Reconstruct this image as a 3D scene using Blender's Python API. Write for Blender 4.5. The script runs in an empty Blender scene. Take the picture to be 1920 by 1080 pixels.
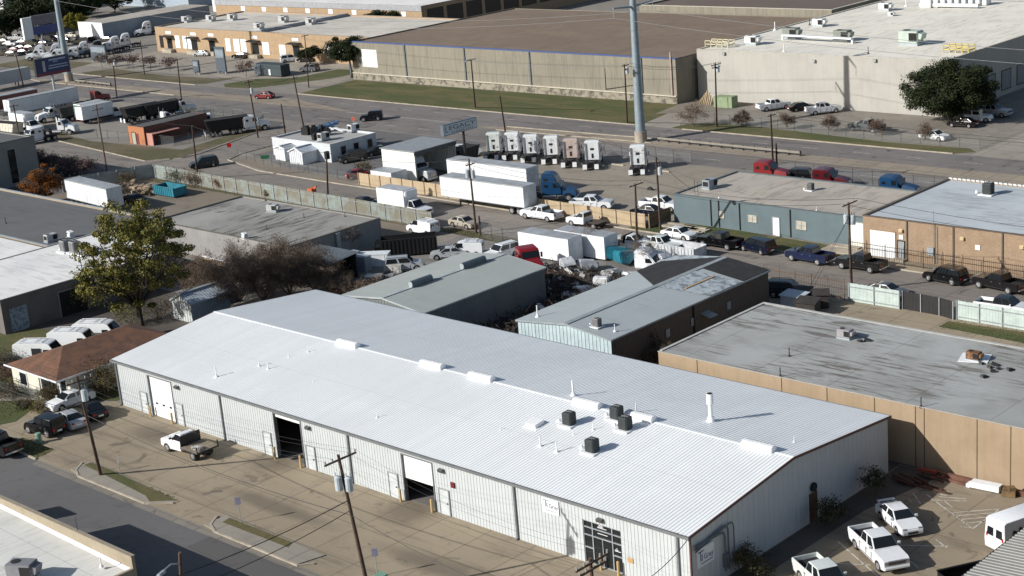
import bpy, bmesh, math, random
from mathutils import Vector, Matrix
R = math.radians
SC = bpy.context.scene
COL = SC.collection
random.seed(7)

# ---------------------------------------------------------------- camera
CAM_H, FPX, YAW, PITCH, ROLL = 52.0, 2988.1, -0.782165, 0.288246, 0.084491
_f = Vector((math.sin(YAW)*math.cos(PITCH), math.cos(YAW)*math.cos(PITCH), -math.sin(PITCH)))
_r0 = Vector((math.cos(YAW), -math.sin(YAW), 0)); _d0 = _f.cross(_r0)
_r = _r0*math.cos(ROLL) + _d0*math.sin(ROLL); _d = -_r0*math.sin(ROLL) + _d0*math.cos(ROLL)
cam = bpy.data.objects.new('camera', bpy.data.cameras.new('camera')); COL.objects.link(cam)
cam.data.sensor_width = 36; cam.data.lens = FPX*36/1920
cam.data.clip_start = 1; cam.data.clip_end = 3000
cam.matrix_world = Matrix(((_r.x, -_d.x, -_f.x, 0), (_r.y, -_d.y, -_f.y, 0), (_r.z, -_d.z, -_f.z, CAM_H), (0, 0, 0, 1)))
SC.camera = cam
# ---------------------------------------------------------------- daylight
SUN_AZ, SUN_EL = R(63), R(28)              # azimuth the light travels TOWARDS, elevation
w = bpy.data.worlds.new('World'); SC.world = w; w.use_nodes = True
nt = w.node_tree; bg = nt.nodes['Background']
sky = nt.nodes.new('ShaderNodeTexSky'); sky.sky_type = 'NISHITA'; sky.sun_disc = False
sky.sun_elevation = SUN_EL; sky.ozone_density = .8; sky.dust_density = 1.2
sx, sy = -math.cos(SUN_AZ), -math.sin(SUN_AZ)
sky.sun_rotation = math.atan2(sx, sy)
nt.links.new(sky.outputs[0], bg.inputs[0]); bg.inputs[1].default_value = 0.075
sun = bpy.data.objects.new('sun', bpy.data.lights.new('sun', 'SUN')); COL.objects.link(sun)
sun.data.energy = 4.8; sun.data.angle = R(0.5); sun.data.color = (1, 0.965, 0.905)
sun.rotation_euler = Vector((math.cos(SUN_AZ)*math.cos(SUN_EL), math.sin(SUN_AZ)*math.cos(SUN_EL), -math.sin(SUN_EL))).to_track_quat('-Z', 'Y').to_euler()
sun.location = (0, 0, 90)
SC.view_settings.view_transform = 'Standard'; SC.view_settings.look = 'None'
SC.view_settings.exposure = 0.27; SC.view_settings.gamma = 1
SC.cycles.max_bounces = 5; SC.cycles.transparent_max_bounces = 12

# ---------------------------------------------------------------- surveying helpers: where a sight line meets a level / a wall
def ray(px, py):
    return _r*((px-960)/FPX) + _d*((py-540)/FPX) + _f
def G(px, py, z=0.0):
    d = ray(px, py); t = (z-CAM_H)/d.z
    return Vector((d.x*t, d.y*t, z))
def onY(px, py, Y):
    d = ray(px, py); t = Y/d.y
    return Vector((d.x*t, Y, CAM_H+d.z*t))
def onX(px, py, X):
    d = ray(px, py); t = X/d.x
    return Vector((X, d.y*t, CAM_H+d.z*t))
def hgt(base, py):                                  # height of a plumb thing standing on base whose top is seen at row py
    g = G(*base); lo, hi = 0.0, 50.0
    for _ in range(50):
        m = (lo+hi)/2; c = Vector((g.x, g.y, m-CAM_H))
        if 540+FPX*c.dot(_d)/c.dot(_f) > py: lo = m
        else: hi = m
    return lo

# ---------------------------------------------------------------- materials
class NT:
    def __init__(s, name):
        s.m = bpy.data.materials.new(name); s.m.use_nodes = True
        s.t = s.m.node_tree; s.b = s.t.nodes['Principled BSDF']
    def n(s, ty): return s.t.nodes.new(ty)
    def put(s, sock, v):
        if isinstance(v, bpy.types.NodeSocket): s.t.links.new(v, sock)
        elif isinstance(v, (tuple, list)): sock.default_value = (*v[:3], 1) if len(sock.default_value) == 4 else v
        else: sock.default_value = v
    def math(s, op, a, b=0.0, c=None):
        q = s.n('ShaderNodeMath'); q.operation = op; s.put(q.inputs[0], a); s.put(q.inputs[1], b)
        if c is not None: s.put(q.inputs[2], c)
        return q.outputs[0]
    def mix(s, fac, a, b, mode='MIX'):
        q = s.n('ShaderNodeMix'); q.data_type = 'RGBA'; q.blend_type = mode
        s.put(q.inputs[0], fac); s.put(q.inputs[6], a); s.put(q.inputs[7], b); return q.outputs[2]
    def pos(s, obj=False):
        return s.n('ShaderNodeTexCoord').outputs['Object'] if obj else s.n('ShaderNodeNewGeometry').outputs['Position']
    def scl(s, v, k):
        q = s.n('ShaderNodeVectorMath'); q.operation = 'MULTIPLY'; s.put(q.inputs[0], v); q.inputs[1].default_value = k; return q.outputs[0]
    def noise(s, v, scale, detail=4, rough=.6, dist=0):
        q = s.n('ShaderNodeTexNoise'); s.put(q.inputs['Vector'], v); q.inputs['Scale'].default_value = scale
        q.inputs['Detail'].default_value = detail; q.inputs['Roughness'].default_value = rough; q.inputs['Distortion'].default_value = dist
        return q.outputs['Fac']
    def step(s, v, a, b):                                # smooth 0..1 between a and b
        q = s.n('ShaderNodeMapRange'); q.interpolation_type = 'SMOOTHSTEP'
        s.put(q.inputs[0], v); q.inputs[1].default_value = a; q.inputs[2].default_value = b; return q.outputs[0]
    def xyz(s, v):
        q = s.n('ShaderNodeSeparateXYZ'); s.put(q.inputs[0], v); return q.outputs
    def line(s, c, period, width, off=0.0):               # 1 on thin lines every period
        f = s.math('FRACT', s.math('MULTIPLY_ADD', c, 1/period, off))
        d = s.math('ABSOLUTE', s.math('SUBTRACT', f, .5))
        return s.step(d, width/period, width/period*.4)
    def vor(s, v, scale):
        q = s.n('ShaderNodeTexVoronoi'); q.feature = 'DISTANCE_TO_EDGE'; s.put(q.inputs['Vector'], v); q.inputs['Scale'].default_value = scale
        return q.outputs['Distance']
    def bump(s, h, strength=.3, dist=.02):
        q = s.n('ShaderNodeBump'); q.inputs['Strength'].default_value = strength; q.inputs['Distance'].default_value = dist
        s.put(q.inputs['Height'], h); s.t.links.new(q.outputs[0], s.b.inputs['Normal'])
    def done(s, col, rough=.7, metal=0.0, **k):
        s.put(s.b.inputs['Base Color'], col); s.put(s.b.inputs['Roughness'], rough); s.b.inputs['Metallic'].default_value = metal
        for a, v in k.items(): s.put(s.b.inputs[a.replace('_', ' ')], v)
        return s.m
def mul(c, k): return tuple(min(.9, x*k) for x in c)
_mc = {}
def memo(fn):
    def g(*a, **k):
        key = (fn.__name__, a, tuple(sorted(k.items())))
        if key not in _mc: _mc[key] = fn(*a, **k)
        return _mc[key]
    return g
@memo
def plain(name, c, rough=.6, metal=0.0, var=.12, scale=1.2):       # a finish with faint wear
    s = NT(name); p = s.pos(True); f = s.noise(p, scale, 5, .65)
    return s.done(s.mix(s.step(f, .3, .7), mul(c, 1-var), mul(c, 1+var)), rough, metal)
@memo
def paint(name, c, rough=.28, metal=0.0):
    s = NT(name); p = s.pos(True); f = s.noise(p, 3, 4)
    return s.done(s.mix(s.step(f, .35, .7), mul(c, .94), c), s.math('MULTIPLY_ADD', f, .1, rough), metal, Coat_Weight=.3, Coat_Roughness=.05)
@memo
def dirty(name, c, c2, scale=.6, lo=.4, hi=.75, rough=.75, metal=0.0, streak=0.0, fine=.1):   # a base with weathered patches; streak = vertical run marks
    s = NT(name); p = s.pos()
    f = s.noise(p, scale, 7, .68, .3)
    col = s.mix(s.step(f, lo, hi), c, c2)
    if streak:
        g = s.noise(s.scl(p, (1.6, 1.6, .12)), 1.4, 5, .7)
        col = s.mix(s.math('MULTIPLY', s.step(g, .42, .75), streak), col, mul(c2, .7))
    h = s.noise(p, 9, 3, .6)
    col = s.mix(s.math('MULTIPLY', s.step(h, .3, .75), fine*2), col, mul(c, 1-.35))
    return s.done(col, rough, metal)
@memo
def metalroof(name, c, axis=0, panel=.92, laps=(), rough=.42, grime=.35, rust=.25):      # coated sheets: each sheet its own tone, lap seams, run marks
    s = NT(name); p = s.pos(); x = s.xyz(p); u, v = (x[0], x[1]) if axis == 0 else (x[1], x[0])
    q = s.n('ShaderNodeTexWhiteNoise'); q.noise_dimensions = '1D'; s.put(q.inputs['W'], s.math('FLOOR', s.math('MULTIPLY', u, 1/panel)))
    col = s.mix(s.math('MULTIPLY', q.outputs['Value'], .35), c, mul(c, .88))
    f = s.noise(p, .09, 5, .6, .5); col = s.mix(s.math('MULTIPLY', s.step(f, .42, .7), .6), col, mul(c, .88))
    k = (3.0, .16, 1) if axis == 0 else (.16, 3.0, 1); g = s.noise(s.scl(p, k), 1, 5, .7); gate = s.noise(p, .12, 3, .5)
    col = s.mix(s.math('MULTIPLY', s.math('MULTIPLY', s.step(g, .5, .75), s.step(gate, .42, .62)), grime), col, (c[0]*.55, c[1]*.52, c[2]*.46))
    for y in laps:
        d = s.math('ABSOLUTE', s.math('SUBTRACT', v, y)); col = s.mix(s.math('MULTIPLY', s.step(d, .06, .02), .22), col, mul(c, .5))
        r = s.noise(s.scl(p, (2.2, 2.2, 1)), 1, 3, .7); col = s.mix(s.math('MULTIPLY', s.math('MULTIPLY', s.step(d, .5, .05), s.step(r, .62, .72)), rust), col, (.30, .20, .13))
    h = s.noise(p, 7, 3, .6); col = s.mix(s.math('MULTIPLY', s.step(h, .45, .8), .12), col, mul(c, .7))
    return s.done(col, rough)
@memo
def pavement(name, c, c2, stain, joint=0.0, rough=.9, cracks=.5, oil=.5, jdark=.55, offs=0.0, spots=()):
    s = NT(name); p = s.pos(); x = s.xyz(p)
    big = s.noise(p, .035, 5, .6, .6); mid = s.noise(p, .28, 7, .7, .4); fine = s.noise(p, 5, 4, .7)
    col = s.mix(s.step(big, .35, .65), c, c2)
    col = s.mix(s.math('MULTIPLY', s.step(mid, .48, .78), .7), col, stain)
    st = s.noise(s.scl(p, (.06, .55, 1)), 1.0, 5, .65)                       # wheel tracks run along the street
    col = s.mix(s.math('MULTIPLY', s.step(st, .52, .75), oil), col, mul(stain, .75))
    col = s.mix(s.math('MULTIPLY', s.step(fine, .35, .8), .22), col, mul(c, .6))
    if cracks:
        wv = s.n('ShaderNodeVectorMath'); wv.operation = 'ADD'
        nz = s.n('ShaderNodeTexNoise'); nz.inputs['Scale'].default_value = .6; nz.inputs['Detail'].default_value = 5
        s.put(nz.inputs['Vector'], p); s.put(wv.inputs[0], p); s.put(wv.inputs[1], s.scl(nz.outputs['Color'], (2.4, 2.4, 0)))
        v = s.vor(wv.outputs[0], .13)
        col = s.mix(s.math('MULTIPLY', s.math('MULTIPLY', s.step(v, .009, .002), s.step(mid, .4, .6)), cracks), col, mul(stain, .5))
    bl = s.noise(p, .5, 4, .55, .8); col = s.mix(s.math('MULTIPLY', s.step(bl, .60, .74), oil), col, mul(stain, .6))
    for cx, cy, rx, ry in spots:                       # oil and tyre dirt worn in at a doorway
        a = s.math('MULTIPLY', s.math('SUBTRACT', x[0], cx), 1/rx); b = s.math('MULTIPLY', s.math('SUBTRACT', x[1], cy), 1/ry)
        d = s.math('ADD', s.math('SQRT', s.math('ADD', s.math('MULTIPLY', a, a), s.math('MULTIPLY', b, b))), s.math('MULTIPLY_ADD', mid, 1.2, -.6))
        col = s.mix(s.math('MULTIPLY', s.step(d, 1.0, .25), .6), col, mul(stain, .6))
    if joint:
        j = s.math('MAXIMUM', s.line(x[0], joint, .09, offs), s.line(x[1], joint, .09, offs))
        tn = s.n('ShaderNodeTexWhiteNoise'); tn.noise_dimensions = '2D'; cv = s.n('ShaderNodeCombineXYZ')
        for i in (0, 1): s.put(cv.inputs[i], s.math('FLOOR', s.math('MULTIPLY_ADD', x[i], 1/joint, offs-.5)))
        s.put(tn.inputs['Vector'], cv.outputs[0]); col = s.mix(s.math('MULTIPLY', s.step(tn.outputs['Value'], .45, 1.0), .22), col, mul(c2, .72))
        col = s.mix(s.math('MULTIPLY', j, jdark), col, mul(stain, .5))
    s.bump(fine, .25, .02)
    return s.done(col, rough)
@memo
def grassy(name, c, c2, dry, k=.5):
    s = NT(name); p = s.pos()
    f = s.noise(p, .22, 6, .7); g = s.noise(p, 2.2, 5, .75); h = s.noise(p, 11, 3, .7)
    col = s.mix(s.step(f, .35, .65), c, c2)
    big = s.noise(s.scl(p, (.07, .22, 1)), 1, 5, .65, .6)
    col = s.mix(s.math('MULTIPLY', s.step(big, .42, .62), min(1, k*1.5)), col, dry)
    col = s.mix(s.math('MULTIPLY', s.step(g, .42, .66), k), col, mul(dry, .75))
    col = s.mix(s.math('MULTIPLY', s.step(h, .35, .7), .75), col, mul(c, .35))
    s.bump(h, .7, .06)
    return s.done(col, .95)
@memo
def flatroof(name, c, c2, stain, amt=.5, seam=0.0, axis=0, rough=.85, pond=.12):
    s = NT(name); p = s.pos(); x = s.xyz(p)
    big = s.noise(p, .06, 5, .6, .8)
    k = (.22, 1.5, 1) if axis == 0 else (1.5, .22, 1)
    st = s.noise(s.scl(p, k), 1.0, 6, .7, .5); fine = s.noise(p, 4, 5, .7)
    col = s.mix(s.step(big, .35, .65), c, c2)
    gate = s.step(s.noise(p, pond, 3, .5), .36, .54)
    col = s.mix(s.math('MULTIPLY', s.math('MULTIPLY', s.step(st, .47, .62), gate), amt), col, stain)
    pt = s.noise(p, .22, 4, .6, .4); col = s.mix(s.math('MULTIPLY', s.step(pt, .52, .62), amt*.28), col, mul(c2, .7)); col = s.mix(s.math('MULTIPLY', s.step(pt, .42, .34), amt*.2), col, mul(c, 1.12))
    col = s.mix(s.math('MULTIPLY', s.step(fine, .4, .8), .25), col, mul(c, .72))
    if seam:
        j = s.line(x[axis], seam, .05)
        col = s.mix(s.math('MULTIPLY', j, .45), col, mul(stain, .8))
    s.bump(fine, .2, .02)
    return s.done(col, rough)
@memo
def brick(name, c, c2, mortar, rough=.9):
    s = NT(name); p = s.pos(); x = s.xyz(p)
    q = s.n('ShaderNodeTexBrick'); cb = s.n('ShaderNodeCombineXYZ')
    s.put(cb.inputs[0], s.math('ADD', x[0], x[1])); s.put(cb.inputs[1], x[2]); s.put(q.inputs['Vector'], cb.outputs[0])
    s.put(q.inputs['Color1'], c); s.put(q.inputs['Color2'], c2); s.put(q.inputs['Mortar'], mortar)
    q.inputs['Scale'].default_value = 1; q.inputs['Brick Width'].default_value = .3; q.inputs['Row Height'].default_value = .11; q.inputs['Mortar Size'].default_value = .012
    f = s.noise(p, .7, 6, .7); g = s.noise(s.scl(p, (2, 2, .2)), 1, 4, .6)
    col = s.mix(s.math('MULTIPLY', s.step(f, .4, .75), .35), q.outputs['Color'], mul(c2, .6))
    col = s.mix(s.math('MULTIPLY', s.step(g, .5, .8), .3), col, mul(c, .6))
    return s.done(col, rough)
@memo
def leafy(name, cs, trans=.25):
    s = NT(name); g = s.n('ShaderNodeNewGeometry'); r = s.n('ShaderNodeValToRGB'); s.put(r.inputs[0], g.outputs['Random Per Island'])
    e = r.color_ramp.elements
    while len(e) < len(cs): e.new(.5)
    for i, c in enumerate(cs): e[i].position = i/max(1, len(cs)-1); e[i].color = (*c, 1)
    m = s.noise(s.pos(), .35, 3, .6)
    col = s.mix(s.step(m, .3, .7), mul(cs[0], .75), r.outputs[0])
    return s.done(s.mix(.65, col, r.outputs[0]), .8, Specular_IOR_Level=.2)
@memo
def chain(name, c=(.25, .26, .26), a=.16):                # chain-link cloth seen from afar: mostly holes
    s = NT(name); t = s.n('ShaderNodeBsdfTransparent'); mx = s.n('ShaderNodeMixShader')
    s.done(c, .6, .3); mx.inputs[0].default_value = a
    s.t.links.new(t.outputs[0], mx.inputs[1]); s.t.links.new(s.b.outputs[0], mx.inputs[2])
    s.t.links.new(mx.outputs[0], s.t.nodes['Material Output'].inputs[0]); return s.m
GLASS = plain('dark_glass', (.012, .015, .018), .06, 0, .05)
RUBBER = plain('tyre_rubber', (.018, .018, .019), .85)
STEEL = plain('rim_steel', (.45, .45, .46), .35, .6)
BLACK = plain('black_trim', (.015, .015, .017), .5)
CHROME = plain('chrome', (.6, .6, .62), .18, .9)
LAMP = plain('lamp_lens', (.30, .31, .32), .1, .3)
RED = plain('tail_lens', (.35, .01, .01), .2)
WOODP = plain('pole_wood', (.085, .055, .04), .9, 0, .3, 2)
GALV = plain('galvanised', (.36, .40, .43), .5, .4)
WHITE = plain('white_paint', (.74, .76, .78), .5, 0, .06)
GREY = plain('grey_metal', (.32, .34, .35), .5, .2)
DARK = plain('dark_opening', (.012, .012, .013), .9)
WIRE = plain('wire_black', (.02, .02, .02), .6)

# ---------------------------------------------------------------- mesh helpers
ORG = {}; KIDS = {}
class MB:
    def __init__(s): s.v = []; s.f = []
    def add(s, vs, fs):
        o = len(s.v); s.v += [Vector(v) for v in vs]; s.f += [tuple(i+o for i in f) for f in fs]; return s
    def quad(s, *p): return s.add(p, [tuple(range(len(p)))])
    def box(s, x0, x1, y0, y1, z0, z1):
        return s.add([(x0,y0,z0),(x1,y0,z0),(x1,y1,z0),(x0,y1,z0),(x0,y0,z1),(x1,y0,z1),(x1,y1,z1),(x0,y1,z1)],
                     [(3,2,1,0),(4,5,6,7),(0,1,5,4),(1,2,6,5),(2,3,7,6),(3,0,4,7)])
    def obox(s, c, size, rz=0.0, rx=0.0, ry=0.0):
        M = Matrix.Translation(c) @ Matrix.Rotation(rz, 4, 'Z') @ Matrix.Rotation(ry, 4, 'Y') @ Matrix.Rotation(rx, 4, 'X')
        a, b, d = (k/2 for k in size); n = len(s.v); s.box(-a, a, -b, b, -d, d)
        for i in range(n, n+8): s.v[i] = M @ s.v[i]
        return s
    def bar(s, p0, p1, w, h=None, up=(0, 0, 1)):
        p0, p1 = Vector(p0), Vector(p1); d = (p1-p0).normalized(); u = Vector(up)
        if abs(d.dot(u)) > .95: u = Vector((1, 0, 0))
        a = d.cross(u).normalized()*w/2; b = a.cross(d).normalized()*(h or w)/2
        P = [p0-a-b, p0+a-b, p0+a+b, p0-a+b, p1-a-b, p1+a-b, p1+a+b, p1-a+b]
        return s.add(P, [(0,1,2,3),(7,6,5,4),(0,4,5,1),(1,5,6,2),(2,6,7,3),(3,7,4,0)])
    def cyl(s, p0, p1, r0, r1=None, n=8, caps=True):
        p0, p1 = Vector(p0), Vector(p1); r1 = r0 if r1 is None else r1; d = (p1-p0).normalized()
        u = Vector((0, 0, 1)) if abs(d.z) < .9 else Vector((1, 0, 0)); a = d.cross(u).normalized(); b = d.cross(a)
        P = []
        for c, r in ((p0, r0), (p1, r1)):
            for i in range(n): t = 2*math.pi*i/n; P.append(c + (a*math.cos(t)+b*math.sin(t))*r)
        F = [(i, (i+1) % n, n+(i+1) % n, n+i) for i in range(n)]
        if caps: F += [tuple(range(n-1, -1, -1)), tuple(range(n, 2*n))]
        return s.add(P, F)
    def tube(s, pts, r, n=5):
        for a, b in zip(pts, pts[1:]): s.cyl(a, b, r, r, n)
        return s
    def prism(s, pts, z0, z1):                              # plan polygon, counter-clockwise
        n = len(pts); z = lambda p, q: (p[0], p[1], q)
        P = [z(p, z0) for p in pts] + [z(p, z1) for p in pts]
        return s.add(P, [tuple(range(n-1, -1, -1)), tuple(range(n, 2*n))] + [(i, (i+1) % n, n+(i+1) % n, n+i) for i in range(n)])
    def hull(s, prof, hw):                                  # side outline (x,z) with half width hw(x,z)
        n = len(prof); P = [(x, -hw(x, z), z) for x, z in prof] + [(x, hw(x, z), z) for x, z in prof]
        return s.add(P, [tuple(range(n)), tuple(range(2*n-1, n-1, -1))] + [((i+1) % n, i, n+i, n+(i+1) % n) for i in range(n)])
    def sheet(s, pts, z):                                   # flat polygon on the ground
        return s.add([(p[0], p[1], z) for p in pts], [tuple(range(len(pts)))])
    def corr(s, o, u, v, L, W, nrm, period=.3, rib=.07, h=.035):   # corrugated panel: ribs stand up along v, repeated along u
        o, u, v, nrm = Vector(o), Vector(u).normalized(), Vector(v).normalized(), Vector(nrm).normalized()
        xs = []; k = 0; n = max(1, round(L/period)); p = L/n
        for i in range(n):
            a = i*p
            xs += [(a, 0), (a+p-rib*2, 0), (a+p-rib*1.5, h), (a+p-rib*.5, h)]
        xs.append((L, 0))
        P = []
        for a, b in xs: q = o+u*a+nrm*b; P += [q, q+v*W]
        return s.add(P, [(2*i, 2*i+2, 2*i+3, 2*i+1) for i in range(len(xs)-1)])
    def build(s, name, mat, parent=None, bevel=0.0, smooth=None, link=True, fix=False):
        me = bpy.data.meshes.new(name)
        if parent is not None: org = ORG.get(parent, Vector((0, 0, 0)))
        else:
            xs = [v.x for v in s.v]; ys = [v.y for v in s.v]
            org = Vector(((min(xs)+max(xs))/2, (min(ys)+max(ys))/2, min(v.z for v in s.v)))
        me.from_pydata([v-org for v in s.v], [], s.f)
        if bevel or fix:
            b = bmesh.new(); b.from_mesh(me); bmesh.ops.recalc_face_normals(b, faces=b.faces)
            if bevel:
                ed = [e for e in b.edges if len(e.link_faces) == 2 and e.calc_face_angle(0) > R(25)]
                bmesh.ops.bevel(b, geom=ed, offset=bevel, segments=2, affect='EDGES', clamp_overlap=True)
            b.to_mesh(me); b.free()
        if smooth or bevel:
            for p in me.polygons: p.use_smooth = True
            me.set_sharp_from_angle(angle=R(smooth or 35))
        me.materials.append(mat)
        o = bpy.data.objects.new(name, me)
        if parent is not None: o.parent = parent
        else: o.location = org
        ORG[o] = org
        if parent is not None: KIDS.setdefault(parent, []).append(o)
        if link: COL.objects.link(o)
        return o
def tag(o, label, cat, group=None):
    o['label'] = label; o['category'] = cat
    if group: o['group'] = group
    return o
def struct(o, kind='structure'): o['kind'] = kind; return o
def thing(name, label, cat, loc=(0, 0, 0), group=None, link=True):
    o = bpy.data.objects.new(name, None); o.location = loc; o.empty_display_size = .3; ORG[o] = Vector(loc)
    if link: COL.objects.link(o)
    return tag(o, label, cat, group)
def clone(o, parent=None):
    c = o.copy(); COL.objects.link(c)
    if parent is not None: c.parent = parent
    for ch in KIDS.get(o, ()): clone(ch, c)
    return c
def place(proto, loc, rz, label, cat, group=None, scale=None):
    c = clone(proto); c.location = loc; c.rotation_euler = (0, 0, rz)
    if scale: c.scale = (scale,)*3
    for k in ('group',):
        if k in c: del c[k]
    return tag(c, label, cat, group)
def text(body, mat, parent, o, ux, size, up=(0, 0, 1), name='lettering', width=None):   # flat letters standing on point o along ux
    cu = bpy.data.curves.new('t', 'FONT'); cu.body = body; cu.size = size; cu.extrude = .01; cu.align_x = 'LEFT'
    ob = bpy.data.objects.new('t', cu); COL.objects.link(ob)
    me = bpy.data.meshes.new_from_object(ob.evaluated_get(bpy.context.evaluated_depsgraph_get()))
    COL.objects.unlink(ob); bpy.data.objects.remove(ob)
    ux = Vector(ux).normalized(); uy = Vector(up).normalized(); uz = ux.cross(uy)
    wd = max(v.co.x for v in me.vertices) or 1; k = (width/wd) if width else 1
    org = ORG.get(parent, Vector((0, 0, 0)))
    for v in me.vertices: v.co = Vector(o)-org+ux*v.co.x*k+uy*v.co.y+uz*v.co.z
    me.materials.clear(); me.materials.append(mat)
    t = bpy.data.objects.new(name, me); t.parent = parent; ORG[t] = org; COL.objects.link(t); return t
# ================================================================= GROUND, STREETS, GRASS
LOTC = pavement('lot_pavement', (.245, .22, .185), (.20, .185, .165), (.13, .115, .10), 0, .9, .45, .35)
CONC = pavement('tan_concrete', (.325, .268, .188), (.265, .218, .155), (.15, .122, .092), 4.6, .9, .25, .7, .42, 0.0, ((-106.4, 75.6, 3.6, 2.6), (-88.6, 75.4, 3.6, 2.8), (-121, 74, 5, 2.5), (-98, 70, 9, 1.4), (-80, 70, 8, 1.6)))
CONC2 = pavement('pale_concrete', (.31, .28, .235), (.27, .245, .205), (.16, .14, .12), 4.6, .9, .35, .4, .5)
ASPH = pavement('asphalt', (.132, .128, .128), (.110, .107, .108), (.072, .067, .066), 0, .9, .3, .35)
ASPD = pavement('asphalt_patch', (.10, .095, .092), (.09, .086, .084), (.06, .056, .054), 0, .9, 0, .3)
ROADC = pavement('worn_road', (.185, .168, .158), (.150, .136, .132), (.075, .067, .064), 0, .9, .5, .95)
STRC = pavement('street_concrete', (.225, .20, .175), (.185, .166, .148), (.11, .096, .086), 5.5, .9, .35, .8, .45)
MEDI = pavement('median_concrete', (.30, .255, .195), (.25, .21, .165), (.15, .125, .10), 3.0, .95, .4, .3)
DIRT = pavement('bare_dirt', (.175, .145, .11), (.21, .18, .145), (.085, .07, .055), 0, .95, 0, .2)
DARKD = pavement('dark_dirt', (.075, .065, .055), (.11, .095, .08), (.035, .03, .026), 0, .95, 0, .3)
GRASS = grassy('mown_grass', (.046, .076, .012), (.072, .092, .019), (.155, .125, .05), .62)
GRASD = grassy('dry_grass', (.095, .090, .034), (.085, .078, .028), (.17, .135, .085), .65)
KERB = plain('kerb_concrete', (.34, .30, .24), .9, 0, .2, .8)
LINE = dirty('road_paint', (.62, .60, .54), (.30, .27, .23), 1.5, .35, .65)

def sheet(name, pts, z, mat): return struct(MB().sheet(pts, z).build(name, mat))
def rect(x0, x1, y0, y1): return [(x0, y0), (x1, y0), (x1, y1), (x0, y1)]
def slab(name, pts, z, mat): return struct(MB().prism(pts, -.2, z).build(name, mat))
def kerb(pts, name='kerb', h=.14, w=.18):
    m = MB()
    for a, b in zip(pts, pts[1:]): m.bar((a[0], a[1], h/2-.02), (b[0], b[1], h/2-.02), w, h+.04)
    return struct(m.build(name, KERB))
sheet('ground', rect(-2600, 600, -600, 2600), -.012, LOTC)
# bottom street and the concrete apron before the white warehouse
sheet('street', rect(-300, 40, 53.2, 64.0), 0.0, ASPH)
for _x in range(-20, 3):
    if _x not in (-9, -8): pass
sheet('gutter', rect(-125, 40, 63.35, 63.95), .006, pavement('gutter_concrete', (.24, .215, .18), (.20, .18, .15), (.09, .075, .06), 3.0, .9, .2, .8))
sheet('street_patch', [(-98.5, 61.2), (-60, 61.0), (-60, 63.6), (-98.4, 63.4)], .01, ASPD)
sheet('parking_apron', [(-134.8, 64.2), (20, 64.2), (20, 76.9), (-61.4, 76.9), (-132.6, 76.9)], .02, CONC)
sheet('side_lot', rect(-61.4, -20, 76.9, 103.8), .018, CONC)
for px in ((65, 150), (280, 405)):
    pass
struct(MB().prism([(-120.6, 64.6), (-118.6, 64.2), (-108.1, 64.2), (-106.2, 65.9), (-108, 66.0), (-117.5, 66.6), (-120.6, 66.6)], -.1, .10).build('traffic_island', CONC2))
sheet('grass_strip', [(-120.3, 65.75), (-117.2, 65.6), (-109.6, 65.0), (-108.3, 64.5), (-106.5, 65.9), (-117.5, 66.5), (-120.3, 66.5)], .11, GRASS)
struct(MB().prism([(-100.6, 64.4), (-98.6, 64.2), (-88.6, 64.2), (-88.0, 66.4), (-100.4, 66.5)], -.1, .10).build('traffic_island', CONC2))
sheet('grass_strip', [(-99.6, 65.5), (-91.4, 65.6), (-91.8, 66.35), (-99.8, 66.35)], .11, GRASS)
kerb([(-121.0, 66.0), (-119.9, 64.7), (-118.6, 64.1), (-108.4, 64.1), (-106.3, 65.5)])
kerb([(-101.0, 66.0), (-100.1, 64.7), (-98.7, 64.1), (-88.4, 64.1), (-87.6, 65.0)])
kerb([(-136, 64.1), (-125.6, 64.1)])
# house plot
sheet('driveway', [(-146, 64.2), (-126, 64.2), (-131.8, 76.7), (-139.3, 72.5), (-150, 65)], .012, CONC)
sheet('lawn', [(-190, 64.3), (-138, 64.3), (-136.3, 68.2), (-139.3, 73.2), (-132.5, 77), (-132.5, 92), (-190, 92)], .024, GRASS)
sheet('lawn', [(-131.6, 64.3), (-125.8, 64.3), (-126.2, 66.3), (-131.8, 66.3)], .03, GRASS)
sheet('sidewalk', [(-143, 70.4), (-139.2, 73.4), (-139.9, 74.3), (-150, 69.6)], .034, CONC2)
sheet('back_yard', rect(-178, -133, 86, 103), .03, DARKD)
sheet('alley', rect(-133, -60, 102, 104.2), .008, DARKD)
sheet('scrap_yard', [(-146, 103), (-104.5, 103), (-103.5, 138.8), (-117.5, 138.8), (-146, 139.3)], .014, pavement('yard_dirt', (.20, .19, .18), (.16, .15, .14), (.09, .08, .075), 0, .95, .2, .3))
sheet('scrap_ground', [(-115.2, 104), (-105, 106), (-104, 133), (-125, 132.2), (-124.5, 122), (-115.2, 122)], .02, DARKD)
# middle street, with the side street that joins it
sheet('middle_street', [(-420, 147), (-251, 143.5), (-236, 140.5), (-200, 141.6), (-143, 140.6), (-100, 142.2), (40, 142.6), (40, 150.4), (-95, 150.6), (-128, 150.6), (-165, 151.4), (-207, 152.3), (-222, 157.5), (-227.3, 157.3), (-233.4, 148.6), (-296, 155.8), (-420, 165)], .004, STRC)
sheet('side_street', [(-233.8, 153), (-221.6, 155), (-223, 184.8), (-236.5, 184.8)], .010, STRC)
kerb([(-188, 151.9), (-165, 151.6), (-128, 150.8), (-95, 150.8), (40, 150.6)])
kerb([(-188, 151.9), (-207, 152.5), (-219.6, 155.8), (-221.6, 160), (-222.6, 183)])
kerb([(-296, 156.0), (-233.8, 148.8), (-229.3, 153.3), (-229.3, 157), (-236.4, 178)])
sheet('road_verge', [(-128.5, 151), (-97, 151), (-97, 155.5), (-121.6, 157.0), (-128.5, 154)], .012, GRASS)
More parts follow.
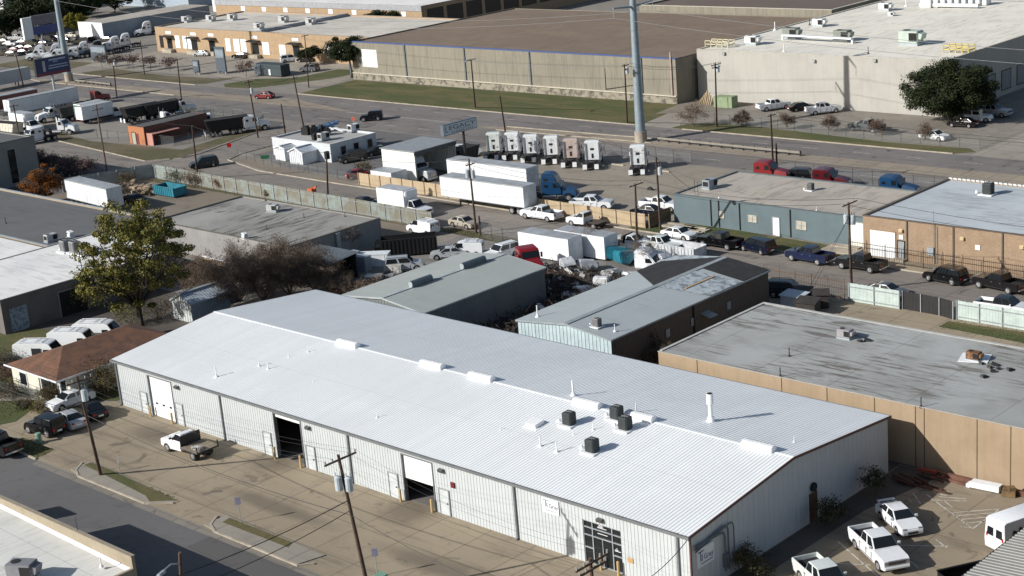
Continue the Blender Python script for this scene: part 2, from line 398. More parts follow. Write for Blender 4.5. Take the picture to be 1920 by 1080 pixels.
sheet('road_verge', [(-150, 138.9), (-141.5, 138.2), (-136, 138.6), (-136, 140.6), (-150, 140.9)], .016, GRASD)
sheet('road_verge', [(-296, 156.2), (-234.0, 149.0), (-229.8, 153.5), (-237, 179), (-240, 178), (-236, 158), (-262, 155.5), (-296, 161)], .014, GRASD)
sheet('road_verge', [(-219.0, 156.4), (-206, 153.2), (-184, 152.4), (-184, 154.2), (-204, 156.2), (-218, 160), (-219.4, 182), (-221.8, 182)], .014, DIRT)
sheet('brick_yard', rect(-96, 0, 151, 154.3), .014, CONC)
sheet('dealer_lot', rect(-184, -124, 152.6, 184), .006, pavement('lot_concrete', (.285, .25, .20), (.25, .222, .18), (.15, .13, .105), 4.6, .9, .3, .45, .3))
sheet('office_lot', rect(-219, -184, 156, 184), .005, ASPH)
sheet('west_lot', rect(-420, -240, 156, 176), .006, pavement('gravel_lot', (.23, .215, .19), (.19, .17, .145), (.12, .10, .08), 0, .95, .2, .3))
sheet('gate_lot', [(-104, 121.5), (-60, 121.5), (-60, 138.6), (-104, 138.6)], .02, CONC)
sheet('weed_verge', [(-75.6, 135.4), (-60, 134.6), (-60, 138.3), (-75.6, 137.4)], .03, GRASS)
sheet('weed_verge', [(-227, 139.2), (-200, 139.9), (-150, 138.6), (-150, 140.2), (-200, 141.5), (-227, 142)], .02, GRASD)
sheet('driveway', [(-262, 110), (-228, 110), (-224, 139), (-246, 144), (-262, 142)], .012, ASPD)
sheet('dirt_yard', [(-226, 118), (-182, 112), (-181, 131), (-152, 131), (-152, 139.3), (-226, 140)], .018, DIRT)
sheet('concrete_pad', [(-186, 131.3), (-172, 131.3), (-172, 136.8), (-186, 136.2)], .026, CONC2)
# main road
sheet('main_road', rect(-700, 300, 184.6, 204.6), .008, ROADC)
sheet('median', [(-352, 195.6), (-346, 194.4), (-290, 194.2), (-236, 195.0), (-234, 195.6), (-256, 200.6), (-275, 199.4), (-349, 197.4)], .02, MEDI)
sheet('median', [(-198, 193.4), (-190, 192.6), (-110, 192.2), (-60, 191.4), (100, 190.8), (100, 196.4), (-104, 196.6), (-178, 196.2), (-192, 195.4)], .02, MEDI)
kerb([(-352, 195.6), (-346, 194.4), (-290, 194.2)]); kerb([(-192, 195.4), (-159, 197.0)])
kerb([(-192, 192.6), (-159, 194.2)])
kerb([(-700, 204.8), (-386, 204.8)]); kerb([(-356, 204.8), (-297, 204.8)]); kerb([(-262, 205.2), (-235, 204.8), (-170.5, 204.8)]); kerb([(-161, 204.8), (-112, 204.9)])
m = MB()
for y in (188.2, 200.6):
    for k in range(-46, 9): m.sheet(rect(k*9.0, k*9.0+3.0, y-.07, y+.07), .018)
for x0, x1 in ((-700, -352), (-234, -200)):
    for y in (194.4, 194.8): m.sheet(rect(x0, x1, y-.06, y+.06), .018)
struct(m.build('lane_marking', LINE))
m = MB().sheet(rect(-345, -236, 193.6, 193.75), .022).sheet(rect(-190, 100, 191.1, 191.25), .022)
struct(m.build('lane_marking', dirty('yellow_paint', (.50, .36, .12), (.24, .20, .15), 1.5, .3, .6)))
sheet('grass_bank', [(-261.8, 205.4), (-235, 205.0), (-171.0, 205.0), (-170.5, 207), (-173, 221), (-176, 222.4), (-262.6, 221.8)], .02, GRASS)
sheet('grass_bank', [(-163.5, 205.1), (-112, 205.1), (-109.6, 207.2), (-111.5, 208.9), (-125, 208.4), (-150, 211), (-159.6, 210.6), (-163, 208.5)], .02, GRASS)
sheet('grass_bank', [(-347, 206.5), (-340, 205.0), (-300, 205.0), (-296, 207), (-295, 216), (-299, 212.5), (-318, 211), (-344, 213.6)], .02, GRASD)
sheet('grass_bank', [(-389, 207.2), (-384, 205.0), (-357, 205.0), (-356.5, 209), (-360, 218), (-390, 217)], .02, GRASD)
sheet('grass_bank', [(-291, 208), (-287, 205.4), (-279, 206.0), (-270, 221), (-268.5, 232), (-279, 231), (-279.5, 219), (-288.5, 215.5)], .02, GRASS)
sheet('driveway', [(-171, 204.8), (-161.5, 204.8), (-164.5, 209), (-168, 217), (-172.4, 222), (-174, 221)], .016, CONC2)
sheet('driveway', rect(-109.2, -96, 204.8, 260), .016, CONC2)
sheet('east_lot', [(-172.5, 211.2), (-159, 211.2), (-150, 211.6), (-125, 209.2), (-110, 209.4), (-110, 260), (-126, 260), (-126, 228), (-172.5, 228)], .012, pavement('east_pavement', (.25, .225, .19), (.20, .18, .155), (.11, .098, .085), 4.6, .9, .3, .5, .35))
sheet('plaza_lot', rect(-358, -264, 213.5, 237), .010, CONC2)
sheet('dirt_patch', [(-174, 214), (-168, 217), (-164, 222), (-163, 227.8), (-175, 227.8), (-175.4, 222.6)], .026, DIRT)
sheet('shaded_dirt_strip', [(-61.3, 77), (-59.4, 77), (-59.2, 95), (-57.6, 103.7), (-61.3, 103.7)], .032, DARKD)  # dark dirt at the end wall, with the wall's shade put into the colour
# painted bays of the side lot
m = MB()
def stripe(a, b, w=.11, z=.03):
    a, b = Vector((a[0], a[1], 0)), Vector((b[0], b[1], 0)); n = (b-a).normalized().cross(Vector((0, 0, 1)))*w/2
    m.quad(*[(q.x, q.y, z) for q in (a-n, b-n, b+n, a+n)])
for a, b in (((1756, 942), (1824, 992)), ((1824, 992), (1874, 955)), ((1786, 962), (1873, 955)), ((1790, 968), (1864, 962)), ((1797, 975), (1855, 970)), ((1806, 982), (1846, 978)), ((1730, 922), (1776, 930)), ((1745, 938), (1812, 940)), ((1760, 932), (1812, 936)),
             ((1571, 1016), (1640, 1076)), ((1755, 1012), (1775, 1028)), ((1688, 1023), (1778, 1025)), ((1712, 925), (1726, 945)), ((1703, 935), (1710, 943)), ((1700, 1048), (1722, 1065)), ((1545, 1056), (1632, 1060)), ((1800, 988), (1820, 990)), ((1735, 925), (1750, 938)), ((1748, 921), (1762, 928)), ((1771, 940), (1786, 952)), ((1640, 1076), (1660, 1095))):
    stripe(G(*a), G(*b))
struct(m.build('bay_marking', LINE))
# ================================================================= VEHICLES (built once per kind and colour, nose towards +X)
def arch(cx, r, n=7):                                      # wheel arch, walked from rear to front along the sill
    return [(cx+r*math.cos(math.pi-math.pi*i/n), .33+ (r*math.sin(math.pi*i/n))) for i in range(n+1)]
def pane(name, mat, par, P, inset=.06, off=.014):            # glass let into a face, four corners in order
    P = [Vector(p) for p in P]; c = sum(P, Vector())/len(P); n = (P[1]-P[0]).cross(P[-1]-P[0]).normalized()
    q = []
    for i, p in enumerate(P):
        a = (P[i-1]-p); b = (P[(i+1) % len(P)]-p); q.append(p + a.normalized()*min(inset, a.length*.3) + b.normalized()*min(inset, b.length*.3) + n*off)
    m = MB().quad(*q); k = len(q); m.add([v-n*.02 for v in q], [])
    m.f += [((i+1) % k, i, k+i, k+(i+1) % k) for i in range(k)]
    return m.build(name, mat, par, link=False)
def wheel(par, x, y, r=.34, w=.24, dual=False, rimmat=None):
    s = 1 if y > 0 else -1; ww = w*(2.1 if dual else 1)
    t = MB().cyl((x, y-s*ww, r), (x, y, r), r, r, 18); o = t.build('wheel', RUBBER, par, .025, link=False)
    m = MB().cyl((x, y-s*.03, r), (x, y+s*.012, r), r*.62, r*.58, 14).cyl((x, y, r), (x, y+s*.03, r), r*.18, r*.16, 8)
    for k in range(5):
        a = 2*math.pi*k/5+.3; m.bar((x, y+s*.016, r), (x+r*.56*math.cos(a), y+s*.016, r+r*.56*math.sin(a)), .07, .03, (0, 1, 0))
    m.build('rim', rimmat or STEEL, o, link=False)
    return o
def frustum(par, mat, xb0, xb1, xt0, xt1, zb, zt, wb, wt, sides=((.02, .48), (.52, .98)), glass=GLASS, name='cabin', rear=True):
    # xb0 rear base .. xb1 front base, xt0 rear top .. xt1 front top
    B = [Vector(p) for p in ((xb0, -wb, zb), (xb1, -wb, zb), (xb1, wb, zb), (xb0, wb, zb))]
    T = [Vector(p) for p in ((xt0, -wt, zt-.03), (xt1, -wt, zt-.03), (xt1, wt, zt-.03), (xt0, wt, zt-.03))]
    c = MB().add(B+T+[Vector(((xt0+xt1)/2, 0, zt+.02))], [(0,1,5,4),(1,2,6,5),(2,3,7,6),(3,0,4,7),(4,5,8),(5,6,8),(6,7,8),(7,4,8)])
    o = c.build(name, mat, par, .05, link=False)
    pane('windshield', glass, par, [B[1], B[2], T[2], T[1]], .07, .03)
    if rear: pane('rear_window', glass, par, [B[3], B[0], T[0], T[3]], .08, .03)
    for s, (b0, b1, t0, t1) in ((1, (B[0], B[1], T[0], T[1])), (-1, (B[2], B[3], T[2], T[3]))):
        if s < 0: b0, b1, t0, t1 = b1, b0, t1, t0
        for u0, u1 in sides:
            L = lambda a, b, u: a+(b-a)*u
            P = [L(b0, b1, u0), L(b0, b1, u1), L(t0, t1, u1), L(t0, t1, u0)]
            if s < 0: P = [P[1], P[0], P[3], P[2]]
            pane('side_window', glass, par, P, .05, .02)
    return o
def lights(par, xf, xr, y, zf, zr, hf=.16, hr=.2, wl=.34, sl=.05):
    for s in (-1, 1):
        MB().box(xf-.2, xf+.015, s*y-wl/2, s*y+wl/2, zf, zf+hf).build('headlight', LAMP, par, .03, link=False)
        MB().box(xr-.015, xr+(.12 if wl < .33 else .05), s*y-wl*.4, s*y+wl*.4, zr, zr+hr).build('taillight', RED, par, .02, link=False)
def mirrors(par, mat, x, y, z):
    m = MB()
    for s in (-1, 1): m.obox((x, s*(y+.10), z), (.12, .2, .15)).bar((x, s*(y-.1), z-.05), (x, s*(y+.04), z-.03), .05)
    m.build('mirror', mat, par, link=False)
def seams(par, xs, W, z0, z1):                             # door gaps, handles and the dark sill
    q = MB(); h = MB(); y = W/2
    for s in (-1, 1):
        for x in xs: q.box(x-.011, x+.011, s*y-.03, s*y+.004, z0, z1)
        for x in xs[1:]: h.box(x+.08, x+.26, s*y-.03, s*y+.022, z1-.06, z1-.02)
        q.box(xs[-1]-.3, xs[0]+.2, s*(y-.03)-.03, s*(y-.03)+.03, z0-.10, z0-.02)
    o = q.build('door_seam', BLACK, par, link=False); h.build('door_handle', CHROME, par, link=False)
def hwf(W, L, zt, taper=.10, tumble=.10):
    def f(x, z):
        e = max(0, abs(x)/(L/2)-.72)/.28
        return W/2*(1-taper*e*e)*(1-tumble*max(0, (z-zt)/.5))*(1-.05*max(0, (.45-z)/.3))
    return f
def new(kind): o = bpy.data.objects.new(kind, None); ORG[o] = Vector((0, 0, 0)); return o
PROTO = {}
def proto(kind, col, name='parked_car', **k):
    key = (kind, col, name, tuple(sorted(k.items())))
    if key not in PROTO: PROTO[key] = KIND[kind](col, name, **k)
    return PROTO[key]
COLS = dict(white=(.70, .72, .74), black=(.0035, .0035, .0042), teal=(.015, .16, .22), silver=(.46, .48, .50), grey=(.13, .14, .15), navy=(.004, .007, .018), blue=(.004, .011, .045), red=(.20, .007, .010),
            champagne=(.44, .40, .33), dkred=(.09, .008, .012), sky=(.004, .042, .115), pink=(.50, .40, .36), green=(.02, .16, .07), dgrey=(.025, .026, .029), palegreen=(.62, .66, .64), maroon=(.12, .02, .025), cream=(.62, .58, .48))
def cmat(c): return paint('paint_'+c, COLS[c], .16 if c in ('black', 'navy', 'blue', 'dkred', 'grey', 'dgrey') else .32, .25 if c in ('silver', 'champagne', 'grey') else 0.0)

def k_car(c, name, L=4.8, W=1.82, H=1.45, hood=.95, belt=.98, wb=2.75, r=.33, cab=(-1.78, 1.12, -1.0, .32), deck=True, spoiler=False, roofc=None, rack=False, boxy=.0):
    o = new(name); m = cmat(c); f = L/2; fa, ra = wb/2+.05, -wb/2+.05
    top = [(f-.06, .52), (f-.10, .70), (f-.38, hood-.10), (cab[1]+.05, hood+.02)]
    top += [(cab[1]-.15, belt), (cab[0]+.1, belt+.02)]
    if deck: top += [(-f+.35, belt+.0), (-f+.08, belt-.10), (-f+.02, .60), (-f+.08, .34)]
    else: top += [(-f+.12, belt), (-f+.05, .62), (-f+.08, .34)]
    prof = [(-f+.12, .24)] + [(ra-r-.10, .22)] + arch(ra, r+.07) + [(ra+r+.10, .20), (fa-r-.10, .20)] + arch(fa, r+.07) + [(fa+r+.1, .22), (f-.10, .24)] + top
    MB().hull(prof, hwf(W, L, belt-.25, .12, .14)).build('body', m, o, .055, link=False)
    MB().box(-f+.5, f-.5, -W/2+.25, W/2-.25, .16, .7).build('underbody', BLACK, o, link=False)
    frustum(o, cmat(roofc) if roofc else m, cab[0], cab[1], cab[2], cab[3], belt-.01, H, W/2-.10, W/2-.28+boxy)
    for x in (fa, ra):
        for s in (-1, 1): wheel(o, x, s*(W/2-.03), r, .22)
    lights(o, f-.12, -f+.05, W/2-.32, .60, .72)
    mirrors(o, m, cab[1]-.25, W/2-.05, belt+.06)
    seams(o, (cab[1]-.35, (cab[0]+cab[1])/2+.05, cab[0]+.75), W, .40, belt-.24)
    MB().box(f-.14, f-.035, -.38, .38, .36, .52).build('grille', BLACK, o, link=False)
    MB().box(-f-.005, -f+.1, -.26, .26, .56, .7).build('number_plate', WHITE, o, link=False)
    if spoiler: MB().box(-f+.10, -f+.36, -.66, .66, belt+.14, belt+.18).box(-f+.2, -f+.26, -.6, -.5, belt-.02, belt+.15).box(-f+.2, -f+.26, .5, .6, belt-.02, belt+.15).build('spoiler', m, o, link=False)
    if rack:
        q = MB()
        for s in (-1, 1): q.bar((cab[3]-.15, s*(W/2-.32+boxy), H+.05), (cab[2]+.1, s*(W/2-.32+boxy), H+.05), .05)
        q.build('roof_rail', BLACK, o, link=False)
    return o
def k_suv(c, name, **k):
    d = dict(L=4.95, W=1.95, H=1.80, hood=1.10, belt=1.14, wb=2.9, r=.38, cab=(-2.36, 1.05, -2.12, .40), deck=False, rack=True, boxy=.06); d.update(k); return k_car(c, name, **d)
def k_van_mini(c, name, **k):
    d = dict(L=5.0, W=1.95, H=1.76, hood=1.02, belt=1.06, wb=3.0, r=.34, cab=(-2.38, 1.60, -2.15, .75), deck=False, boxy=.05); d.update(k); return k_car(c, name, **d)
def k_jeep(c, name, **k):
    d = dict(L=4.4, W=1.85, H=1.86, hood=1.15, belt=1.18, wb=2.7, r=.40, cab=(-2.1, .55, -2.03, .30), deck=False, boxy=.14); d.update(k); return k_car(c, name, **d)
def k_pickup(c, name, L=5.9, W=2.02, H=1.92, hood=1.22, belt=1.28, wb=3.65, r=.41, cabin=(-.95, 1.25, -.80, .55), bed='open', roofc=None, sides=((.03, .47), (.52, .97))):
    o = new(name); m = cmat(c); f = L/2; fa, ra = f-1.0, f-1.0-wb; bx = cabin[0]-.06
    lo = [(-f+.10, .42)] + [(ra-r-.10, .40)] + arch(ra, r+.08) + [(ra+r+.10, .38), (fa-r-.10, .38)] + arch(fa, r+.08) + [(fa+r+.1, .38), (f-.06, .42)]
    hi = [(f-.03, .70), (f-.06, 1.02), (f-.30, hood-.04), (cabin[1]+.05, hood+.03), (cabin[1]-.15, belt), (bx, belt)]
    if bed == 'open':
        hi += [(bx-.01, .92), (-f+.12, .92), (-f+.04, .90)]
        MB().hull(lo+hi, hwf(W, L, 1.1, .07, .10)).build('body', m, o, .05, link=False)
        b = MB()
        for s in (-1, 1): b.box(-f+.05, bx-.005, s*W*.5*.98-(.10 if s > 0 else 0), s*W*.5*.98+(.10 if s < 0 else 0), .90, belt+.02)
        b.box(bx-.09, bx-.008, -W/2+.1, W/2-.1, .9, belt).build('bed_side', m, o, .03, link=False)
        MB().box(-f+.02, -f+.10, -W/2+.08, W/2-.08, .62, belt).build('tailgate', m, o, .03, link=False)
        MB().box(-f+.11, bx-.1, -W/2+.13, W/2-.13, .925, .945).build('bed_floor', DARK, o, link=False)
    else:
        hi += [(bx-.01, .74), (-f+.04, .74)]
        MB().hull(lo[1:]+hi, hwf(W, L, 1.1, .07, .10)).build('body', m, o, .05, link=False) if bed == 'none' else None
    MB().box(-f+.5, f-.6, -W/2+.3, W/2-.3, .32, .85).build('chassis', BLACK, o, link=False)
    frustum(o, cmat(roofc) if roofc else m, cabin[0], cabin[1], cabin[2], cabin[3], belt-.01, H, W/2-.09, W/2-.24, sides)
    for x in (fa, ra):
        for s in (-1, 1): wheel(o, x, s*(W/2-.02), r, .27)
    lights(o, f-.03, -f+.03, W/2-.24, .82, .86, .24, .32, .33)
    mirrors(o, m, cabin[1]-.28, W/2-.02, belt+.12)
    seams(o, (cabin[1]-.25, (cabin[0]+cabin[1])/2, bx+.1), W, .55, belt-.2)
    MB().box(f-.12, f-.005, -.62, .62, .80, 1.06).build('grille', plain('grille_dark', (.10, .10, .11), .3, .6) if c in ('white', 'silver') else BLACK, o, .02, link=False)
    MB().box(f-.1, f+.002, -.66, .66, 1.055, 1.10).build('grille_bar', CHROME, o, link=False)
    MB().box(f-.10, f+.06, -W/2+.08, W/2-.08, .48, .68).build('front_bumper', m if c == 'white' else CHROME, o, .04, link=False)
    MB().box(-f-.10, -f+.04, -W/2+.1, W/2-.1, .50, .66).build('rear_bumper', CHROME, o, .04, link=False)
    return o
def k_cab(o, m, L=5.6, W=2.0, H=1.95, front=2.8, r=.42, one=True):   # a regular-cab truck front standing on bare frame rails
    f = front; fa = f-.98; xb = f-3.15
    prof = [(xb, .5), (fa-r-.12, .42)] + arch(fa, r+.08) + [(fa+r+.1, .42), (f-.05, .46), (f-.02, .8), (f-.06, 1.06), (f-.32, 1.20), (f-1.55, 1.28), (f-1.7, 1.33), (xb, 1.33)]
    MB().hull(prof, hwf(W, 2*f, 1.1, .07, .10)).build('cab_body', m, o, .05, link=False)
    frustum(o, m, xb+.02, f-1.6, xb+.14, f-2.3, 1.32, H, W/2-.09, W/2-.24, ((.06, .96),))
    for s in (-1, 1): wheel(o, fa, s*(W/2-.02), r, .27)
    for s in (-1, 1): MB().box(f-.2, f-.012, s*(W/2-.27)-.16, s*(W/2-.27)+.16, .84, 1.05).build('headlight', LAMP, o, .02, link=False)
    MB().box(f-.1, f-.004, -.6, .6, .80, 1.05).build('grille', BLACK, o, link=False)
    MB().box(f-.08, f+.07, -W/2+.06, W/2-.06, .46, .68).build('front_bumper', CHROME, o, .03, link=False)
    mirrors(o, BLACK, f-1.85, W/2, 1.5)
    return xb
def k_flatbed(c, name, deck=True):
    o = new(name); m = cmat(c); xb = k_cab(o, m); x1 = -3.1
    q = MB()
    for s in (-1, 1): q.box(x1+.1, 2.2, s*.42-.06, s*.42+.06, .55, .78)
    for x in (-2.9, -1.4, -.7): q.box(x-.06, x+.06, -.45, .45, .58, .74)
    q.box(-2.2, -1.9, -.75, .75, .34, .5).build('chassis', BLACK, o, link=False)
    for s in (-1, 1): wheel(o, -2.02, s*.98, .41, .25, True)
    if deck:
        MB().box(x1, xb-.15, -1.18, 1.18, .86, .98).build('flat_deck', plain('deck_steel', (.05, .05, .05), .7), o, .02, link=False)
        q = MB()
        for k in range(9): y = -1.08+k*.27; q.box(x1+.06, xb-.22, y-.125, y+.125, .982, 1.0)
        q.build('deck_board', plain('deck_wood', (.20, .165, .12), .9, 0, .3, 2), o, link=False)
        q = MB().box(xb-.2, xb-.12, -1.1, 1.1, .98, 1.1).box(xb-.2, xb-.12, -1.1, 1.1, 1.85, 1.95)
        for k in range(8): q.box(xb-.18, xb-.13, -1.08+k*.3-.03, -1.08+k*.3+.05, 1.0, 1.9)
        q.box(xb-.17, xb-.15, -1.05, 1.05, 1.0, 1.9).build('headboard', BLACK, o, link=False)
        q = MB()
        for s in (-1, 1): q.box(x1+.02, x1+.1, s*1.1-.05, s*1.1+.05, .98, 1.5)
        q.build('stake', BLACK, o, link=False)
        MB().cyl((x1+.5, .35, 1.15), (x1+.9, 1.05, 1.3), .16, .13, 8).obox((x1+.8, .5, 1.12), (.7, .5, .28), .4).cyl((x1+.3, .8, 1.0), (x1+.3, .8, 1.45), .12, .12, 8).build('welding_gear', plain('gear_white', (.55, .54, .52), .6), o, link=False)
    else:
        MB().box(-2.9, -1.2, -.95, .95, .80, .86).build('frame_plate', plain('rust_frame', (.07, .05, .04), .9), o, link=False)
    return o
def k_van(c, name, L=5.9, W=2.02, H=2.65, wb=3.6, r=.36, hoodz=1.18, rack=True, door=False, cap=None):
    o = new(name); m = cmat(c); f = L/2; fa, ra = f-.95, f-.95-wb
    wx0, wz0, wx1, wz1 = f-.85, hoodz+.22, f-1.65, H-.12
    prof = [(-f+.06, .34), (ra-r-.1, .32)] + arch(ra, r+.07) + [(ra+r+.1, .30), (fa-r-.1, .30)] + arch(fa, r+.07) + [(fa+r+.1, .32), (f-.06, .36), (f-.01, .62), (f-.10, .95), (f-.35, hoodz), (wx0, wz0), (wx1, wz1), (wx1-.45, H), (-f+.25, H-.02), (-f+.04, H-.14), (-f, 1.0)]
    hw = lambda x, z: W/2*(1-.13*max(0, (z-1.1)/(H-1.1)))*(1-.10*max(0, (x-(f-1))/1.0)**2)
    MB().hull(prof, hw).build('body', m, o, .06, link=False)
    MB().box(-f+.5, f-.5, -W/2+.3, W/2-.3, .2, .8).build('underbody', BLACK, o, link=False)
    pane('windshield', GLASS, o, [(wx0, -hw(wx0, wz0), wz0), (wx0, hw(wx0, wz0), wz0), (wx1, hw(wx1, wz1), wz1), (wx1, -hw(wx1, wz1), wz1)], .1, .03)
    for s in (-1, 1):
        P = [(wx1-.75, s*hw(0, wz0), wz0-.02), (wx0-.25, s*hw(wx0, wz0), wz0-.02), (wx1-.02, s*hw(wx1, wz0+.6), wz0+.62), (wx1-.75, s*hw(0, wz0+.6), wz0+.62)]
        if s > 0: P = [P[1], P[0], P[3], P[2]]
        pane('side_window', GLASS, o, P, .05, .02)
        P = [(-f+.0, s*.12, 1.35), (-f+.0, s*(W/2-.25), 1.35), (-f+.03, s*(W/2-.3), 2.0 if H > 2.2 else H-.3), (-f+.03, s*.12, 2.0 if H > 2.2 else H-.3)]
        if s < 0: pass
        else: P = [P[1], P[0], P[3], P[2]]
        pane('rear_window', GLASS, o, P[::-1] if False else P, .02, .03)
    for x in (fa, ra):
        for s in (-1, 1): wheel(o, x, s*(W/2-.03), r, .23)
    lights(o, f-.08, -f+.02, W/2-.25, .80, 1.0, .22, .5, .26)
    mirrors(o, BLACK, wx0-.35, W/2, wz0+.1)
    MB().box(f-.12, f+.012, -.5, .5, .5, .8).build('grille', BLACK, o, link=False)
    if door: MB().box(wx1-2.0, wx1-.95, -W/2-.015, -W/2+.02, .5, H-.5).build('open_side_door', DARK, o, link=False)
    if rack:
        q = MB()
        for s in (-1, 1): q.bar((-f+.6, s*.72, H+.10), (wx1-.7, s*.72, H+.10), .05)
        for x in (-f+.8, -.4, wx1-.9): q.bar((x, -.75, H+.06), (x, .75, H+.06), .05)
        q.build('ladder_rack', m, o, link=False)
    return o
def k_vansm(c, name): return k_van(c, name, L=4.8, W=1.85, H=1.86, wb=3.06, r=.33, hoodz=1.05, rack=True)
def k_boxtruck(c, name, doorc=None, L=5.6, big=1.0):
    o = new(name); m = cmat(c); xb = k_cab(o, m, W=2.1, H=2.25, front=3.9, r=.42); x0 = xb-.25
    bx = MB().box(x0-L, x0, -1.25, 1.25, 1.02, 3.55); bx.build('cargo_box', plain('box_panel', (.76, .77, .78), .45, 0, .06), o, .03, link=False)
    MB().box(x0-L+.05, x0-.05, -1.2, 1.2, 3.555, 3.59).build('box_roof', plain('box_roof_grey', (.36, .38, .40), .6, 0, .15), o, link=False)
    MB().box(x0-.9, x0+.35, -1.15, 1.15, 2.75, 3.5).build('attic', plain('box_panel', (.76, .77, .78), .45, 0, .06), o, .12, link=False)
    MB().box(x0-L-.03, x0-L+.02, -1.12, 1.12, 1.1, 3.4).build('rear_door', cmat(doorc) if doorc else WHITE, o, link=False)
    q = MB()
    for s in (-1, 1): q.box(x0-L+.1, 2.8, s*.42-.06, s*.42+.06, .62, .86)
    for k in range(5): q.box(x0-L+.4+k*1.1, x0-L+.5+k*1.1, -1.1, 1.1, .86, 1.02)
    q.build('chassis', BLACK, o, link=False)
    for s in (-1, 1): wheel(o, x0-L+1.6, s*1.05, .45, .26, True)
    for s in (-1, 1): MB().box(x0-L-.04, x0-L, s*1.12-.08, s*1.12+.08, .8, 1.0).build('taillight', RED, o, link=False)
    return o
def k_semi(c, name, flaps=True, low=False, sleeper=True):
    o = new(name); m = cmat(c); top = 3.0 if low else 3.95
    q = MB()
    for s in (-1, 1): q.box(-3.9, 3.5, s*.42-.07, s*.42+.07, .75, 1.02)
    for x in (-3.6, -2.9, -2.2, -1.5, 2.7): q.box(x-.12, x+.12, -.95, .95, .44, .62)
    q.box(-3.3, -2.1, -.45, .45, 1.02, 1.14).build('chassis', BLACK, o, link=False)
    hw = lambda x, z: (1.18 if x < 1.3 else 1.18-.20*min(1, (x-1.3)/2.2))*(1-.05*max(0, (z-2.6)/1.4))
    xr = -.95 if sleeper else .35
    MB().hull([(xr, .95), (1.85, .95), (1.85, 1.98), (1.30, 2.78), (.95, top-.35 if not low else 2.95), (.35, top-.05), (-.1, top), (xr, top-.02)] if sleeper else
              [(xr, .95), (1.85, .95), (1.85, 1.98), (1.30, 2.72), (1.1, 2.8), (xr, 2.82)], hw).build('cab_body', m, o, .10, link=False)
    fr = [(1.88, .95), (1.95, .80), (2.1, .85)] + [(2.75+.62*math.cos(math.pi-math.pi*i/7), .5+.62*math.sin(math.pi*i/7)) for i in range(1, 7)] + [(3.45, .8), (3.85, .55), (3.9, 1.0), (3.8, 1.5), (3.55, 1.72), (1.88, 2.02)]
    MB().hull(fr, lambda x, z: 1.12-.16*min(1, max(0, (x-1.9)/2.0))-.25*max(0, (z-1.45)/.6)).build('hood', m, o, .08, link=False)
    pane('windshield', GLASS, o, [(1.85, -1.12, 2.0), (1.85, 1.12, 2.0), (1.30, 1.12, 2.76), (1.30, -1.12, 2.76)], .08, .03)
    for s in (-1, 1):
        P = [(.62, s*1.182, 1.95), (1.62, s*1.17, 1.95), (1.22, s*1.165, 2.66), (.62, s*1.17, 2.66)]
        if s > 0: P = [P[1], P[0], P[3], P[2]]
        pane('side_window', GLASS, o, P, .04, .02)
        if sleeper:
            for z0 in ((2.05, 2.9) if not low else (2.05,)):
                P = [(-.62, s*1.182, z0), (-.12, s*1.182, z0), (-.12, s*1.172, z0+.38), (-.62, s*1.172, z0+.38)]
                if s > 0: P = [P[1], P[0], P[3], P[2]]
                pane('sleeper_window', GLASS, o, P, .02, .03)
    for s in (-1, 1):
        wheel(o, 2.75, s*1.08, .5, .30)
        for x in (-3.15, -1.85): wheel(o, x, s*1.16, .5, .28, True)
        MB().cyl((-.85, s*.86, .72), (1.0, s*.86, .72), .32, .32, 12).build('fuel_tank', CHROME, o, link=False)
        if flaps: MB().box(-3.98, -3.94, s*.88-.33, s*.88+.33, .22, 1.0).build('mud_flap', WHITE, o, .02, link=False)
        MB().cyl((xr-.12, s*1.02, 1.0), (xr-.12, s*1.02, top-.3), .07, .07, 8).build('exhaust_stack', CHROME, o, link=False)
        MB().box(3.62, 3.78, s*.78-.14, s*.78+.14, 1.12, 1.32).build('headlight', LAMP, o, .03, link=False)
        MB().obox((1.55, s*1.38, 2.2), (.10, .22, .6)).bar((1.5, s*1.1, 2.4), (1.55, s*1.38, 2.4), .04).build('mirror', m, o, link=False)
    MB().box(3.80, 3.925, -.48, .48, .85, 1.5).build('grille', CHROME, o, .03, link=False)
    MB().box(3.72, 3.98, -1.05, 1.05, .42, .72).build('front_bumper', CHROME, o, .05, link=False)
    if sleeper and flaps: MB().box(xr-.008, xr-.004, -.95, .95, 1.5, top-.35).build('rear_panel', dirty('grubby_'+c, COLS[c], (.05, .055, .06), 1.1, .56, .66, .5, 0, .4, .1), o, link=False)
    if sleeper: MB().box(xr-.012, xr+.02, -.3, .3, 2.5, 2.85).build('back_window', DARK, o, link=False); MB().box(xr-.03, xr, -.16, .16, 1.3, 2.0).build('back_hatch', DARK, o, link=False)
    return o
